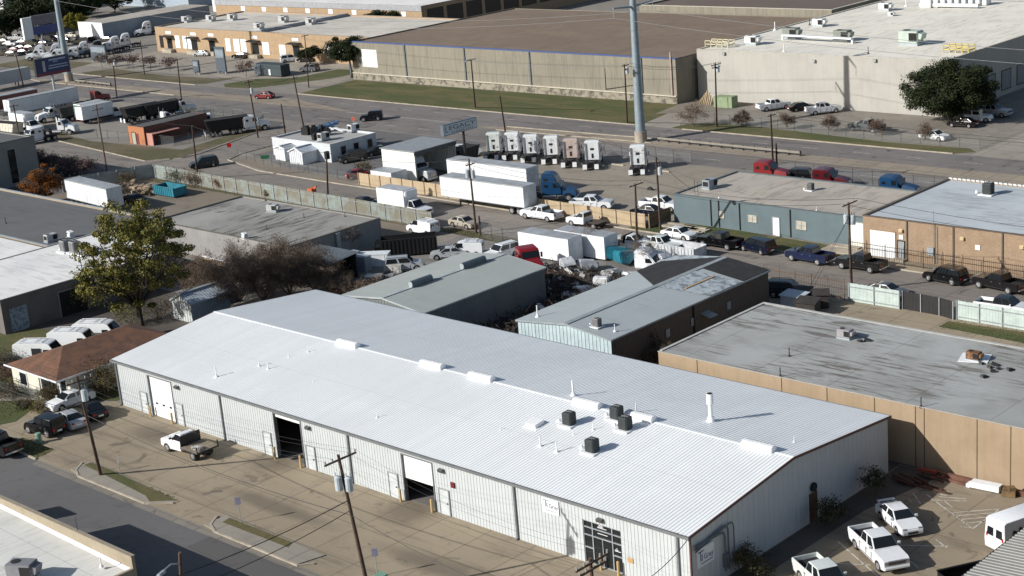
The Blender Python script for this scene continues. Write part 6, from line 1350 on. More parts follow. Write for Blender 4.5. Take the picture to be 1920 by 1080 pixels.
wire(p2-d2*3.6, G(60, 1160, 9), .8, 'thick service cable from the transformer pole toward the bottom left', .035, 'cable'); wire(p2-d2*4.4, G(120, 1180, 8), .8, 'second service cable from the transformer pole toward the bottom left', .03, 'cable')
wire(p3-d3*3.0, (WX1-.2, WY0-.1, 4.3), .9, 'service cable curving to the corner of the white warehouse', .035, 'cable')
wire(p1-d1*2, (-140, 73, 3.2), .5, 'service wire from the leaning pole to the house', .02)
RW = plain('wire_bright', (.34, .35, .36), .4, .5)
for i, lab in ((0, 'near'), (3, 'far')):
    for a, b in (('r6', 'r1'), ('r1', 'r2'), ('r2', 'r3'), ('r3', 'r4'), ('r11', 'r12')):
        wire(pt(a, i if i < len(POLES[a][1]) else None), pt(b, i if i < len(POLES[b][1]) else None), .8, '%s road wire between two neighbouring poles of the main road, %s' % (lab, {'r6': 'leftmost span', 'r1': 'behind the billboard', 'r2': 'behind the orange building', 'r3': 'by the side street', 'r11': 'before the cream warehouse'}[a]), .022)
    wire(pt('m3', i), pt('m5', i), 1.0, '%s wire from the scrap yard pole to the pole at the white fence' % lab, .022); wire(pt('m2', i), pt('m3', i), .9, '%s wire from the trailer pole to the scrap yard pole' % lab, .022); wire(pt('m5', i), off(pt('m5', i), 48, .5, 0), 1.0, '%s wire from the white fence pole off to the right' % lab, .022)
    wire(pt('r13', i), off(pt('r13', i), 70, 2, 0), 1.2, '%s road wire running off to the right behind the brick building' % lab, .022); wire(pt('r9', i), pt('r11', i), 1.0, '%s wire along the grass bank before the tan warehouse' % lab, .022, mat=RW)
wire(pt('m1'), pt('m2'), .9, 'wire above the pale green fence', .022); wire(pt('w2'), pt('w1'), .7, 'wire between the two corner poles', .02); wire(pt('w1'), pt('m1'), 1.0, 'wire from the corner pole to the pole by the pale green fence', .02); wire(pt('m4'), (-122, 157, 4.4), .4, 'drooping wire from the fence-end pole to the slate building', .025, 'cable'); wire(pt('r10'), pt('m4'), 1.0, 'wire crossing the truck lot', .02)
wire(pt('m5')-Vector((0, 0, 1.5)), G(1505, 560, .3), .05, 'left guy wire of the pole at the white fence', .02, 'guy wire'); wire(pt('m5')-Vector((0, 0, 1.5)), G(1520, 548, .3), .05, 'right guy wire of the pole at the white fence', .02, 'guy wire')
for z in (21.6, 29.4):
    for s, lab in ((-1, 'near'), (1, 'far')):
        a = g1+Vector((.2*s, s*4.5, z-1.2)); b = g2+Vector((.2*s, s*4.5, z-1.2)); wire(a, b, 4.0, '%s high voltage line between the two steel poles, %s pair' % (lab, 'lower' if z < 22 else 'upper'), .03, 'power line', RW); wire(a, a+Vector((190, -4, 1)), 4.5, '%s high voltage line from the big steel pole to the right, %s pair' % (lab, 'lower' if z < 22 else 'upper'), .03, 'power line', RW)
# ================================================================= TREES AND SHRUBS
BARK = plain('bark', (.045, .036, .028), .95, 0, .3, 3)
def branches(rng, base, H, R_, trunk, nl, spread=.75, low=.30):
    segs = []; tips = []; top = base+Vector((rng.uniform(-.3, .3), rng.uniform(-.3, .3), H*low))
    segs.append((base, top, trunk, trunk*.75))
    for i in range(nl):
        a = 2*math.pi*(i+rng.uniform(-.3, .3))/nl; up = rng.uniform(.35, 1.0)
        e = base+Vector((math.cos(a)*R_*spread*(1.15-up*.55), math.sin(a)*R_*spread*(1.15-up*.55), H*(low+(1-low)*up*.80)))
        mid = top.lerp(e, .5)+Vector((rng.uniform(-.5, .5), rng.uniform(-.5, .5), H*.05))
        segs += [(top, mid, trunk*.5, trunk*.3), (mid, e, trunk*.3, trunk*.12)]
        for j in range(5):
            s = mid.lerp(e, rng.uniform(0, 1)); dv = Vector((rng.gauss(0, 1), rng.gauss(0, 1), rng.gauss(.35, .7))).normalized()*R_*rng.uniform(.22, .45)
            q = s+dv; q.z = min(q.z, base.z+H*.97); segs.append((s, q, trunk*.14, trunk*.04)); tips += [q, s.lerp(q, .6)]
        tips.append(e)
    return segs, tips
def tree(name, label, base, H, R_, mat, seed, nleaf=5000, leaf=.3, trunk=.3, nl=8, cl=.2, low=.3, cat='tree', group=None, barem=None, twigs=0, flat=1.0, spread=.75, clumps=0, cr=(.9, 1.7), squash=.62):
    rng = random.Random(seed); b = base if isinstance(base, Vector) else G(*base); t = thing(name, label, cat, b, group)
    segs, tips = branches(rng, b, H, R_, trunk, nl, spread, low); m = MB()
    for p, q, r0, r1 in segs: m.cyl(p, q, r0, max(.012, r1), 6, False)
    m.build('trunk', barem or BARK, t)
    if twigs:
        m = MB()
        for k in range(twigs):
            p = rng.choice(tips)+Vector((rng.gauss(0, .35), rng.gauss(0, .35), rng.gauss(0, .3)))*R_*.22; d = Vector((rng.gauss(0, .7), rng.gauss(0, .7), rng.gauss(.55, .5))).normalized()*rng.uniform(.35, 1.1)*leaf*3
            u = d.cross(Vector((rng.gauss(0, 1), rng.gauss(0, 1), rng.gauss(0, 1)))).normalized()*.016; m.quad(p-u, p+u, p+d)
        m.build('twigs', barem or BARK, t)
    if nleaf:
        m = MB(); wts = [rng.uniform(.3, 1.6) for _ in tips]; cc = []
        for k in range(clumps):
            a = Vector((rng.gauss(0, 1), rng.gauss(0, 1), rng.gauss(0, 1))).normalized()*rng.random()**.45; r = rng.uniform(*cr)
            hz = (1-low*.9)/2; cc.append((b+Vector((a.x*(R_-r*.8), a.y*(R_-r*.8), H*(low*.9+hz)+a.z*(H*hz-r*.5))), r))
        for k in range(nleaf if clumps else 0):
            c, r = cc[k % clumps]; a = Vector((rng.gauss(0, 1), rng.gauss(0, 1), rng.gauss(0, 1))).normalized(); p = c+Vector((a.x, a.y, a.z*squash))*r*rng.random()**.3*rng.uniform(.8, 1.1)
            n_ = (a*.9+Vector((rng.gauss(0, .6), rng.gauss(0, .6), rng.gauss(.4, .6)))).normalized(); u = n_.orthogonal().normalized(); v = n_.cross(u); ang = rng.random()*6.28; u, v = u*math.cos(ang)+v*math.sin(ang), v*math.cos(ang)-u*math.sin(ang); l = leaf*rng.uniform(.6, 1.3)
            m.quad(p-u*l*.5, p+v*l*.36, p+u*l*.55, p-v*l*.36)
        for k in range(0 if clumps else nleaf):
            c = rng.choices(tips, wts)[0]
            s = cl*R_; gs = lambda: max(-1.55, min(1.55, rng.gauss(0, 1))); p = c+Vector((gs()*s, gs()*s, gs()*s*.7*flat))
            if p.z < b.z+.1: p.z = b.z+.1+rng.random()*.3
            a = Vector((rng.gauss(0, 1), rng.gauss(0, 1), rng.gauss(0, 1))).normalized(); u = a.orthogonal().normalized(); v = a.cross(u); l = leaf*rng.uniform(.6, 1.3)
            m.quad(p-u*l*.5, p+v*l*.36, p+u*l*.55, p-v*l*.36)
        m.build('crown', mat, t)
    return t
OAKY = leafy('oak_autumn', ((.055, .068, .016), (.11, .118, .028), (.18, .158, .038), (.26, .20, .05)))
OAKD = leafy('live_oak', ((.010, .017, .006), (.020, .030, .010), (.034, .044, .015)))
ORNG = leafy('orange_leaves', ((.16, .055, .010), (.24, .085, .014), (.12, .05, .012)))
RUST = leafy('rust_leaves', ((.10, .05, .025), (.15, .075, .03), (.07, .05, .03)))
REDL = leafy('red_leaves', ((.085, .035, .026), (.11, .05, .035), (.07, .045, .03)))
MAUV = leafy('mauve_twigs', ((.105, .062, .058), (.14, .085, .075), (.07, .045, .045)))
OLIV = leafy('olive_leaves', ((.055, .052, .016), (.085, .075, .022), (.12, .095, .03)))
YELL = leafy('yellow_leaves', ((.15, .13, .015), (.20, .17, .02), (.09, .10, .015)))
BUSH = leafy('bush_green', ((.018, .026, .009), (.03, .04, .013), (.05, .055, .018)))
THIK = leafy('thicket_brown', ((.085, .055, .035), (.12, .08, .05), (.075, .065, .03), (.10, .07, .06)))
TWIG = plain('bare_twig', (.135, .10, .076), .9, 0, .25, 1)
TWIM = plain('bare_twig_mauve', (.15, .115, .105), .9, 0, .25, 1)
tree('oak_tree', 'big oak with yellowing leaves rising over the white roof at left', (268, 630), 16.2, 7.3, OAKY, 11, 27000, .25, .42, 20, .10, .20, spread=.9, clumps=150, cr=(.5, 1.4))
for i, (px, py, H, R_, lab) in enumerate(((405, 575, 6.6, 3.4, 'bare brown tree nearest the tan shed behind the white warehouse'), (455, 580, 7.8, 3.8, 'bare brown tree second from the tan shed behind the white warehouse'), (500, 570, 7.4, 3.8, 'bare brown tree in the middle of the thicket behind the white warehouse'), (545, 560, 7.2, 3.6, 'bare brown tree toward the lean-to in the thicket'), (590, 550, 6.8, 3.4, 'bare brown tree nearest the lean-to in the thicket'), (430, 545, 6.4, 3.4, 'bare mauve tree at the back of the thicket near the oak'), (520, 530, 6.4, 3.2, 'bare tree at the back of the thicket by the block wall'))):
    tree('bare_tree', lab, (px, py), H, R_, RUST if i in (2, 6) else THIK, 30+i, 1500 if i != 2 else 2600, .13, .10, 16, .27, .03, group='bare trees behind the white warehouse', barem=TWIM if i == 5 else TWIG, twigs=13000)
tree('orange_tree', 'round rusty orange tree at the left edge before the white trailer', (82, 385), 6.6, 3.8, ORNG, 51, 12000, .2, .16, 9, .2, .08, clumps=60, cr=(.5, 1.1), barem=TWIG, twigs=1500)
for i, (px, py, H, R_) in enumerate(((62, 318, 3.6, 2.4), (88, 318, 3.8, 2.6), (115, 322, 3.8, 2.6), (140, 328, 3.6, 2.5), (163, 330, 3.2, 2.2))):
    tree('crape_myrtle', 'bare mauve shrub %s in the row beside the corner lot at left' % ('first', 'second', 'third', 'fourth', 'fifth')[i] + ' from the left', (px, py), H, R_, MAUV, 60+i, 900, .2, .07, 9, .25, .1, 'shrub', 'bare shrubs by the corner lot', TWIM, 2500)
tree('live_oak', 'large dark spreading oak at the corner of the cream warehouse', (1782, 229), 10.2, 8.2, OAKD, 71, 60000, .27, .4, 20, .14, .06, spread=.85, clumps=170, cr=(1.1, 2.3))
tree('live_oak', 'dark slanting tree before the right end of the dock building', (660, 146), 9.4, 6.4, OAKD, 72, 20000, .3, .3, 14, .16, .40, spread=.85, clumps=70, cr=(.8, 1.7))
tree('live_oak', 'smaller dark tree left of the slanting tree', (582, 122), 4.8, 3.6, OAKD, 73, 6000, .3, .2, 9, .16, .2, clumps=30, cr=(.6, 1.2))
tree('live_oak', 'dark tree behind the corner of the tan warehouse', (715, 70), 7.5, 6.0, OAKD, 74, 12000, .4, .3, 12, .16, .15, clumps=50, cr=(.9, 1.8))
tree('live_oak', 'dark tree in front of the dark windowed wall at the top', (785, 52), 7.0, 5.4, OAKD, 75, 12000, .4, .3, 12, .16, .15, clumps=45, cr=(.9, 1.8))
for i, (px, py, H, R_) in enumerate(((15, 72, 10, 10), (75, 62, 12, 11), (130, 50, 10, 9), (55, 40, 12, 10), (215, 22, 10, 10), (30, 20, 10, 9), (160, 34, 9, 8))):
    tree('dark_tree', ('dark tree at the left frame edge of the far thicket', 'dark tree in the far thicket behind the parked cars', 'dark tree just right of the far steel pole', 'dark tree standing tall behind the far thicket', 'dark tree at the top edge behind the blue-grey roof', 'dark tree near the white block in the top left corner', 'dark tree between the far pole and the blue-grey roof')[i], (px, py), H, R_, OAKD, 80+i, 8000, .6, .3, 10, .18, .08, clumps=60, cr=(1.3, 2.8), group='dark trees at the far left')
tree('yellow_tree', 'yellow-green tree before the blue-grey building at the far left', (142, 66), 7.5, 4.6, YELL, 90, 6000, .4, .2, 10, .17, .15, clumps=35, cr=(.8, 1.6)); tree('red_tree', 'dull red tree beside the stepped pylon sign', (92, 55), 7.0, 4.4, REDL, 91, 5000, .4, .2, 10, .17, .15, clumps=35, cr=(.8, 1.5))
for i, (px, py) in enumerate(((192, 128), (220, 130), (251, 130), (283, 132), (318, 134), (462, 145))):
    tree('crape_myrtle', ('small dull red tree by the banner board on the far grass', 'small dull red tree second along the far grass', 'small dull red tree third along the far grass', 'small dull red tree fourth along the far grass', 'small dull red tree before the panel signs', 'small dull red tree by the driveway of the dock building')[i], (px, py), 3.6, 2.3, REDL, 100+i, 420, .3, .08, 7, .22, .4, 'tree', 'small trees on the far grass', TWIM, 500)
for i, (px, py, H, R_, lab) in enumerate(((1300, 238, 4.4, 2.9, 'largest bare bush on the grass before the cream warehouse'), (1391, 237, 2.9, 1.8, 'second bare bush from the driveway on the grass'), (1475, 243, 3.2, 1.8, 'third bare bush from the driveway on the grass'), (1557, 248, 3.2, 1.7, 'fourth bare bush from the driveway on the grass'), (1645, 254, 2.8, 1.7, 'reddish bush in front of the dark pickup on the grass'), (1737, 262, 2.4, 1.5, 'small bush before the white sedan on the grass'))):
    tree('bare_bush', lab, (px, py), H, R_, REDL if i == 4 else RUST, 110+i, 300 if i != 4 else 500, .2, .05, 10, .22, .05, 'bush', 'bushes on the grass before the cream warehouse', TWIG, 2200)
for i, (px, py, H, R_, mt, nl_, lab) in enumerate(((690, 583, 4.2, 2.8, THIK, 1500, 'scrubby bush behind the white warehouse ridge, leftmost'), (735, 590, 4.4, 2.8, OLIV, 1300, 'olive bush behind the white warehouse, centre'), (770, 596, 4.0, 2.6, THIK, 1500, 'rusty scrub behind the white warehouse, right of the olive bush'), (835, 598, 4.0, 1.9, ORNG, 900, 'orange-brown bush against the smaller grey metal building'), (1163, 672, 3.4, 1.6, OLIV, 900, 'olive bush at the corner of the brown side wall'), (1228, 688, 3.6, 1.5, BUSH, 700, 'thin green bush by the tan wall corner'), (1255, 694, 3.2, 1.1, BUSH, 500, 'thin bush against the left end of the tan wall'))):
    tree('scrub_bush', lab, (px, py), H, R_, mt, 120+i, nl_, .15, .05, 9, .24, .08, 'bush', 'scrub between the buildings', TWIG, 3500)
for i, (px, py, H, R_, mt, nl_, lab) in enumerate(((1395, 1068, 2.2, 1.3, OLIV, 900, 'yellowish bush below the service pipes'), (1420, 1080, 1.9, 1.4, BUSH, 900, 'dark bush beside the shaded end wall near the bottom edge'), (1560, 990, 2.8, 1.4, BUSH, 1300, 'dark bush beside the boarded door'), (1636, 930, 3.0, 1.0, BUSH, 700, 'thin dark bush near the far corner of the end wall'), (205, 745, 4.6, 1.8, OLIV, 1500, 'tall loose bush at the near left corner of the white warehouse'), (196, 700, 4.4, 1.8, RUST, 900, 'bare climbing bush against the brown house roof'), (72, 775, 1.0, 1.0, YELL, 260, 'low pale bush by the house porch'), (50, 765, 1.0, 1.2, BUSH, 400, 'low dark bush at the left corner of the house'), (245, 612, 3.4, 1.8, OAKY, 1200, 'small leafy tree at the foot of the big oak'), (172, 585, 5.0, 2.4, OAKY, 1800, 'leafy shrub under the left side of the oak before the dark shop wall'))):
    tree('bush', lab, (px, py), H, R_, mt, 140+i, nl_, .15, .05, 9, .24, .08, 'bush', None, TWIG, 500)
for i, (px, py, H, R_, mt, lab) in enumerate(((240, 345, 2.2, 2.0, OLIV, 'low scrub at the end of the pale green fence'), (330, 342, 2.6, 2.2, OLIV, 'olive scrub growing through the fence behind the teal container'), (360, 350, 2.6, 2.2, RUST, 'rusty scrub on the fence right of the teal container'), (415, 355, 1.8, 1.4, ORNG, 'small orange scrub on the pale green fence'), (230, 372, 3.0, 1.8, BUSH, 'dark green bush between the white trailer and the teal container'), (685, 328, 2.4, 1.6, OLIV, 'bush at the left end of the tan board fence'), (503, 372, 1.6, .8, OLIV, 'small scrub behind the grey block building fence'))):
    tree('scrub_bush', lab, (px, py), H, R_, mt, 160+i, 500, .18, .05, 8, .24, .08, 'bush', 'scrub along the pale green fence', TWIG, 900)
tree('bare_tree', 'thin bare tree in the scrap yard by the utility pole', (1205, 500), 4.6, 2.4, MAUV, 171, 60, .12, .07, 8, .25, .25, barem=TWIG, twigs=1200); tree('bare_tree', 'thin bare tree behind the white trailers in the scrap yard', (1095, 480), 4.2, 2.4, MAUV, 172, 60, .12, .07, 8, .25, .25, barem=TWIG, twigs=1200); tree('bare_tree', 'thin bare tree leaning over the corner of the grey block building', (655, 480), 5.0, 2.4, MAUV, 173, 60, .12, .08, 8, .25, .25, barem=TWIG, twigs=1400)
tree('shade_bush', 'low green hedge plants at the shaded corner of the office verge', (150, 345), 1.0, 1.6, BUSH, 175, 500, .2, .04, 8, .25, .1, 'bush')

for i, (px, py, H, R_, lab) in enumerate(((380, 560, 5.2, 3.0, 'wispy bare brush between the oak and the thicket'), (475, 545, 6.2, 3.4, 'wispy bare tree filling the centre back of the thicket'), (565, 540, 5.6, 3.0, 'wispy bare brush before the block wall pilaster'), (615, 555, 4.6, 2.6, 'wispy brush between the thicket and the lean-to'), (640, 565, 3.2, 2.4, 'low brush at the right end of the thicket'))):
    tree('bare_tree', lab, (px, py), H, R_, THIK, 230+i, 1300, .13, .09, 14, .28, .03, group='bare trees behind the white warehouse', barem=TWIG, twigs=9000)
for i, (px, py, H, R_, mt, lab) in enumerate(((198, 738, 1.8, 1.6, OLIV, 'weedy growth at the near corner between house and warehouse'), (20, 745, 1.6, 2.0, BUSH, 'dark shrub left of the small house'), (14, 720, 2.2, 1.8, RUST, 'rusty shrub at the left frame edge beside the house'), (178, 735, 4.2, 2.4, RUST, 'thin bare shrub in front of the brown house roof'), (92, 752, 1.6, 1.5, OLIV, 'shrub at the middle of the house front'), (8, 700, 3.4, 2.2, OLIV, 'leafy shrub at the left frame edge by the house roof'), (236, 690, 2.6, 1.4, RUST, 'brush along the house wall beside the warehouse gable'), (300, 598, 2.6, 2.4, BUSH, 'dark undergrowth below the oak before the pale shed'))):
    tree('bush', lab, (px, py), H, R_, mt, 250+i, 900, .13, .04, 10, .24, .06, 'bush', None, TWIG, 1200)
tree('orange_bush', 'bright orange bush behind the pale blue-grey shed', (366, 520), 2.4, 2.2, ORNG, 261, 2600, .16, .05, 9, .2, .05, 'bush', None, TWIG, 400)
m = MB(); rng = random.Random(77)                    # ragged tufts on the near grass
for x0, x1, y0, y1, n in ((-120.3, -106.5, 65.0, 66.7, 900), (-99.8, -91.4, 65.4, 66.5, 600), (-150, -138, 64.4, 72, 1400), (-131.6, -125.9, 64.4, 66.4, 500), (-128.5, -97, 150.9, 156.4, 900), (-150, -136, 138.5, 140.8, 900), (-75.6, -60, 134.8, 138.2, 700), (-226, -152, 139.3, 141.3, 1400)):
    for k in range(n):
        x, y = rng.uniform(x0, x1), rng.uniform(y0, y1)
        if x0 == -120.3 and abs(y-(65.75-(x+120)*.012)) > .75: continue
        a = rng.random()*6.28; h = rng.uniform(-.05, .03); c, s_ = math.cos(a)*.05, math.sin(a)*.05; m.quad((x-c, y-s_, .02), (x+c, y+s_, .02), (x+c*.3+rng.gauss(0, .05), y+s_*.3, .02+h+.09))
struct(m.build('grass_tufts', leafy('tuft_green', ((.045, .065, .014), (.07, .08, .022), (.14, .115, .05)))), 'stuff')
m = MB()                                              # brush lying through the scrap yard
for k in range(13000):
    p = Vector((rng.uniform(-124, -105.3) if k % 3 else rng.uniform(-115.6, -105.3), rng.uniform(122.2, 132) if k % 3 else rng.uniform(104.5, 131.5), rng.uniform(.03, 1.5)*rng.random()+.03)); d = Vector((rng.gauss(0, 1), rng.gauss(0, 1), rng.gauss(.2, .5))).normalized()*rng.uniform(.4, 1.6); u = d.orthogonal().normalized()*.045; m.quad(p-u, p+u, p+d)
o = m.build('dead_brush', plain('dead_brush', (.042, .032, .025), .95, 0, .4)); tag(o, 'dark dead brush tangled through the scrap yard', 'brush'); o['kind'] = 'stuff'
# ================================================================= PARKED AND MOVING VEHICLES
ST = 'vehicles parked along the middle street'; LOTG = 'vehicles in the side lot'; DR = 'cars in the house driveway'
vehw('pickup', 'white', 'pickup_truck', (1636, 1061), (1596, 1022.5), 'white crew-cab pickup in the side lot beside the white sedan', 'pickup truck', LOTG, lat=.93, fx=2.83-1.83, wb=3.65)
vehw('car', 'white', 'sedan', (1681, 1004), (1651, 976), 'white sedan with rear spoiler in the side lot', 'car', LOTG, fx=1.42, spoiler=True)
vehw('pickup', 'palegreen', 'pickup_truck', (1536, 1122), (1492, 1081), 'pale older pickup with junk in its bed, cut off by the bottom edge', 'pickup truck', LOTG, lat=.9, fx=1.0)
vn = veh('van', 'white', 'cargo_van', (1925, 1020), 70, 'white van with dark marks on its side at the right edge of the side lot', 'van', LOTG, rack=False); q = MB()
for k in range(4): q.obox((-2.1+k*.55, -.985, 1.55+.12*(k % 2)), (.3, .03, .75), 0, -.08, .35)
dm = q.build('dark_mark', DARK); dm.location = Vector((0, 0, 0)); dm.parent = vn; dm.data.transform(Matrix.Translation(ORG[dm]))
veh('bin', 'black', 'dumpster', (1812, 1112), 60, 'black container corner beside the grey ribbed roof at the bottom edge', 'dumpster', None, L=3.2, W=1.8)
vehw('flatbed', 'white', 'flatbed_truck', (316, 847), (369, 866), 'white flatbed work truck with wooden deck on the concrete apron', 'truck', None, lat=.9, fx=1.82)
vehw('pickup', 'black', 'pickup_truck', (-42, 845), (13, 865), 'dark green-black pickup seen from behind at the left edge of the street', 'pickup truck', None, lat=.9, fx=1.95)
veh('jeep', 'black', 'suv', (86, 812), 188, 'black boxy SUV with its back to the apron, leftmost of the driveway cars', 'car', DR)
veh('car', 'silver', 'sedan', (131, 797), 173, 'silver sedan with dark rear window between the black SUV and the black sedan', 'car', DR)
veh('car', 'black', 'sedan', (172, 780), 172, 'black sedan nearest the white warehouse in the driveway', 'car', DR)
vehw('car', 'white', 'coupe', (117.5, 772), (161, 757), 'old white coupe parked across the house driveway', 'car', DR, fx=1.42, L=4.9)
for px, py, d, lab in ((84, 684, True, 'white van with open dark side door behind the house, nearest of three'), (147, 662, False, 'middle white van of the three behind the house'), (193, 646, False, 'farthest white van of the three behind the house')): veh('van', 'white', 'cargo_van', (px, py), 32, lab, 'van', 'white vans behind the house', door=d)
veh('car', 'grey', 'sedan', (30, 690), 40, 'grey car half hidden behind the left end of the house roof', 'car')
veh('boxtruck', 'white', 'box_truck', (768, 402), 0, 'white box truck facing right on the middle street by the pale green fence', 'truck', ST)
vehw('vansm', 'white', 'small_van', (771, 438), (800, 443), 'small white delivery van turning off the middle street', 'van', None, fx=1.45)
vehw('car', 'champagne', 'sedan', (875, 431), (849, 426), 'champagne sedan beside the pole with transformers', 'car', ST, fx=1.42)
g = G(964, 403); place(proto('trailer', 'white', 'semi_trailer'), (g.x-6.0, g.y+1.25, .03), math.pi, 'long white semi trailer parked before the tan board fence', 'trailer')
g = G(970, 372); place(proto('trailer', 'white', 'semi_trailer'), (g.x-7.2, g.y+2.6, .03), math.pi, 'second white semi trailer behind the long one', 'trailer')
vehw('pickup', 'white', 'pickup_truck', (986, 411), (1032.5, 418), 'white crew-cab pickup behind the semi trailers on the middle street', 'pickup truck', ST, lat=.95, fx=1.0+.0+1.05, L=6.3, wb=4.0)
vehw('flatbed', 'white', 'chassis_truck', (1072, 424.5), (1107, 430), 'white bare-framed work truck without a bed on the middle street', 'truck', ST, lat=.9, fx=1.82, deck=False)
veh('pickup', 'white', 'pickup_truck', (1110, 392), 25, 'white pickup with dark bed inside the truck lot behind the fence', 'pickup truck')
veh('car', 'navy', 'convertible', (1213, 404), 185, 'dark car with cloth roof behind the tan board fence', 'car', None, roofc='black', L=4.6)
veh('pickup', 'white', 'pickup_truck', (1240, 394), 10, 'white pickup close to the slate building wall', 'pickup truck')
veh('semi', 'sky', 'semi_tractor', (1034, 375), 28, 'blue semi tractor with tall sleeper inside the truck lot', 'truck', None, flaps=False)
SM = 'white tractors parked in a row'
for i, (px, py, c) in enumerate(((921, 303, 'palegreen'), (956, 303, 'white'), (991, 308, 'white'), (1030, 311, 'white'), (1067, 317, 'pink'), (1108, 321, 'white'), (1194, 331, 'white'))):
    g = G(px, py); place(proto('semi', c, 'semi_tractor'), (g.x+4.0*math.cos(R(124)), g.y+4.0*math.sin(R(124)), .03), R(124), ('pale weathered semi tractor nearest the truck shelter, back of the row toward us', 'white semi tractor second from the truck shelter in the row', 'white semi tractor third from the truck shelter in the row', 'white semi tractor fourth from the truck shelter in the row', 'dull pink-beige semi tractor in the row', 'white semi tractor right of the pinkish one', 'white semi tractor standing apart at the right end of the row')[i], 'truck', SM)
veh('stake', 'white', 'stake_truck', (938, 333), 185, 'white stake-bed truck behind the semi trailers', 'truck')
veh('suv', 'white', 'suv', (876, 292), 20, 'white SUV just right of the truck shelter', 'car'); veh('dump', 'black', 'dump_trailer', (872, 312), 95, 'black tipper body beside the truck shelter', 'trailer', None, L=5.0)
veh('semi', 'silver', 'semi_tractor', (779, 337), 0, 'silver semi tractor half hidden inside the truck shelter', 'truck', None, flaps=False)
veh('semi', 'red', 'semi_tractor', (1432, 341), 12, 'bright red semi tractor behind the slate building', 'truck', None, flaps=False, low=True); veh('semi', 'dkred', 'semi_tractor', (1543, 356), 10, 'dark red semi tractor behind the slate building', 'truck', None, flaps=False, low=True); veh('semi', 'sky', 'semi_tractor', (1668, 371), 10, 'blue semi tractor behind the slate building near the brick building', 'truck', None, flaps=False, low=True); veh('suv', 'black', 'suv', (1491, 339), 195, 'dark SUV between the two red tractors', 'car')
vehw('car', 'white', 'sedan', (1282, 453), (1251, 448), 'white sedan parked before the slate building', 'car', ST, fx=1.42)
vehw('pickup', 'black', 'pickup_truck', (1318, 463), (1361, 470), 'black pickup behind the white sedan on the middle street', 'pickup truck', ST, lat=.93, fx=1.95)
vehw('mini', 'navy', 'minivan', (1395, 471), (1431, 480), 'dark blue minivan parked between the black and the blue pickup', 'car', ST, fx=1.5)
vehw('pickup', 'blue', 'pickup_truck', (1484, 490), (1529, 498), 'bright blue pickup parked along the middle street', 'pickup truck', ST, lat=.93, fx=1.95)
vehw('pickup', 'black', 'pickup_truck', (1578, 505), (1623, 512), 'black pickup before the roll-up door of the tan brick building', 'pickup truck', ST, lat=.93, fx=1.95)
vehw('suv', 'black', 'suv', (1742, 528), (1784, 536), 'black SUV parked before the iron fence', 'car', ST, fx=1.5)
vehw('pickup', 'black', 'pickup_truck', (1835, 541), (1886, 552), 'black pickup with shiny side at the right end of the parked row', 'pickup truck', ST, lat=.93, fx=1.95)
veh('pickup', 'white', 'pickup_truck', (1884, 590), 5, 'white pickup with black roof behind the white sheet fence', 'pickup truck', None, roofc='black')
veh('car', 'grey', 'sedan', (1662, 556), 0, 'grey car whose roof shows above the white sheet fence', 'car')
veh('suv', 'black', 'suv', (1478, 556), 20, 'black SUV in the shade beside the brown side wall', 'car')
veh('suv', 'white', 'suv', (941, 484), 262, 'white SUV facing us beside the white scrap yard trailer', 'car'); veh('car', 'silver', 'sedan', (842, 484), 222, 'silver car facing us behind the smaller grey roof', 'car', None); veh('vansm', 'white', 'small_van', (872, 480), 215, 'white van beside the silver car behind the smaller grey roof', 'van')
veh('suv', 'silver', 'suv', (760, 507), 45, 'silver SUV parked by the scrap before the smaller grey building', 'car', None)
veh('suv', 'black', 'suv', (738, 476), 50, 'black SUV parked in the shade of the grey block building', 'car'); veh('bin', 'black', 'dumpster', (768, 476), 45, 'long black container in the shade of the grey block building', 'dumpster', None, L=7, H=2.2)
veh('car', 'navy', 'sedan', (685, 388), 0, 'dark blue car whose roof shows above the pale green fence', 'car')
veh('car', 'red', 'sedan', (497, 185), 200, 'small red car driving on the main road', 'car', None, L=4.2, H=1.5); veh('jeep', 'black', 'suv', (697, 226), 222, 'black boxy SUV driving on the main road', 'car'); veh('suv', 'navy', 'suv', (383, 314), 245, 'dark SUV driving into the side street junction', 'car'); veh('suv', 'black', 'suv', (661, 303), 250, 'black SUV parked by the white office wall', 'car'); veh('car', 'dgrey', 'sedan', (708, 290), 250, 'dark car behind the black SUV by the office wall', 'car'); veh('car', 'red', 'sedan', (673, 334), 60, 'red car nose at the end of the tan board fence', 'car', None, L=4.0)
# east lot
EL = 'vehicles in the cream warehouse lot'
for k, c, at, hd, lab, cat, kw in (('pickup', 'white', (1450, 206), 60, 'white pickup at the left end of the row under the cream wall', 'pickup truck', {}), ('car', 'black', (1502, 207), 60, 'black sedan between the two white pickups under the cream wall', 'car', {}), ('pickup', 'white', (1543, 213), 55, 'white pickup seen from behind under the cream wall', 'pickup truck', {}), ('pickup', 'grey', (1625, 246), 178, 'dark grey pickup on the near side of the cream warehouse lot', 'pickup truck', {}), ('car', 'white', (1752, 262), 352, 'white sedan alone near the grass of the cream warehouse lot', 'car', {}), ('car', 'black', (1805, 238), 185, 'black sedan under the edge of the big dark oak', 'car', {}), ('jeep', 'white', (1835, 228), 10, 'white small SUV squeezed between the black sedan and a pickup', 'car', {}), ('pickup', 'silver', (1862, 218), 0, 'silver pickup right of the big dark oak', 'pickup truck', {}), ('van', 'white', (1916, 160), 90, 'white van beside the loading doors at the right edge', 'van', {})):
    veh(k, c, {'pickup': 'pickup_truck', 'car': 'sedan', 'jeep': 'suv', 'van': 'cargo_van'}[k], at, hd, lab, cat, EL, **kw)
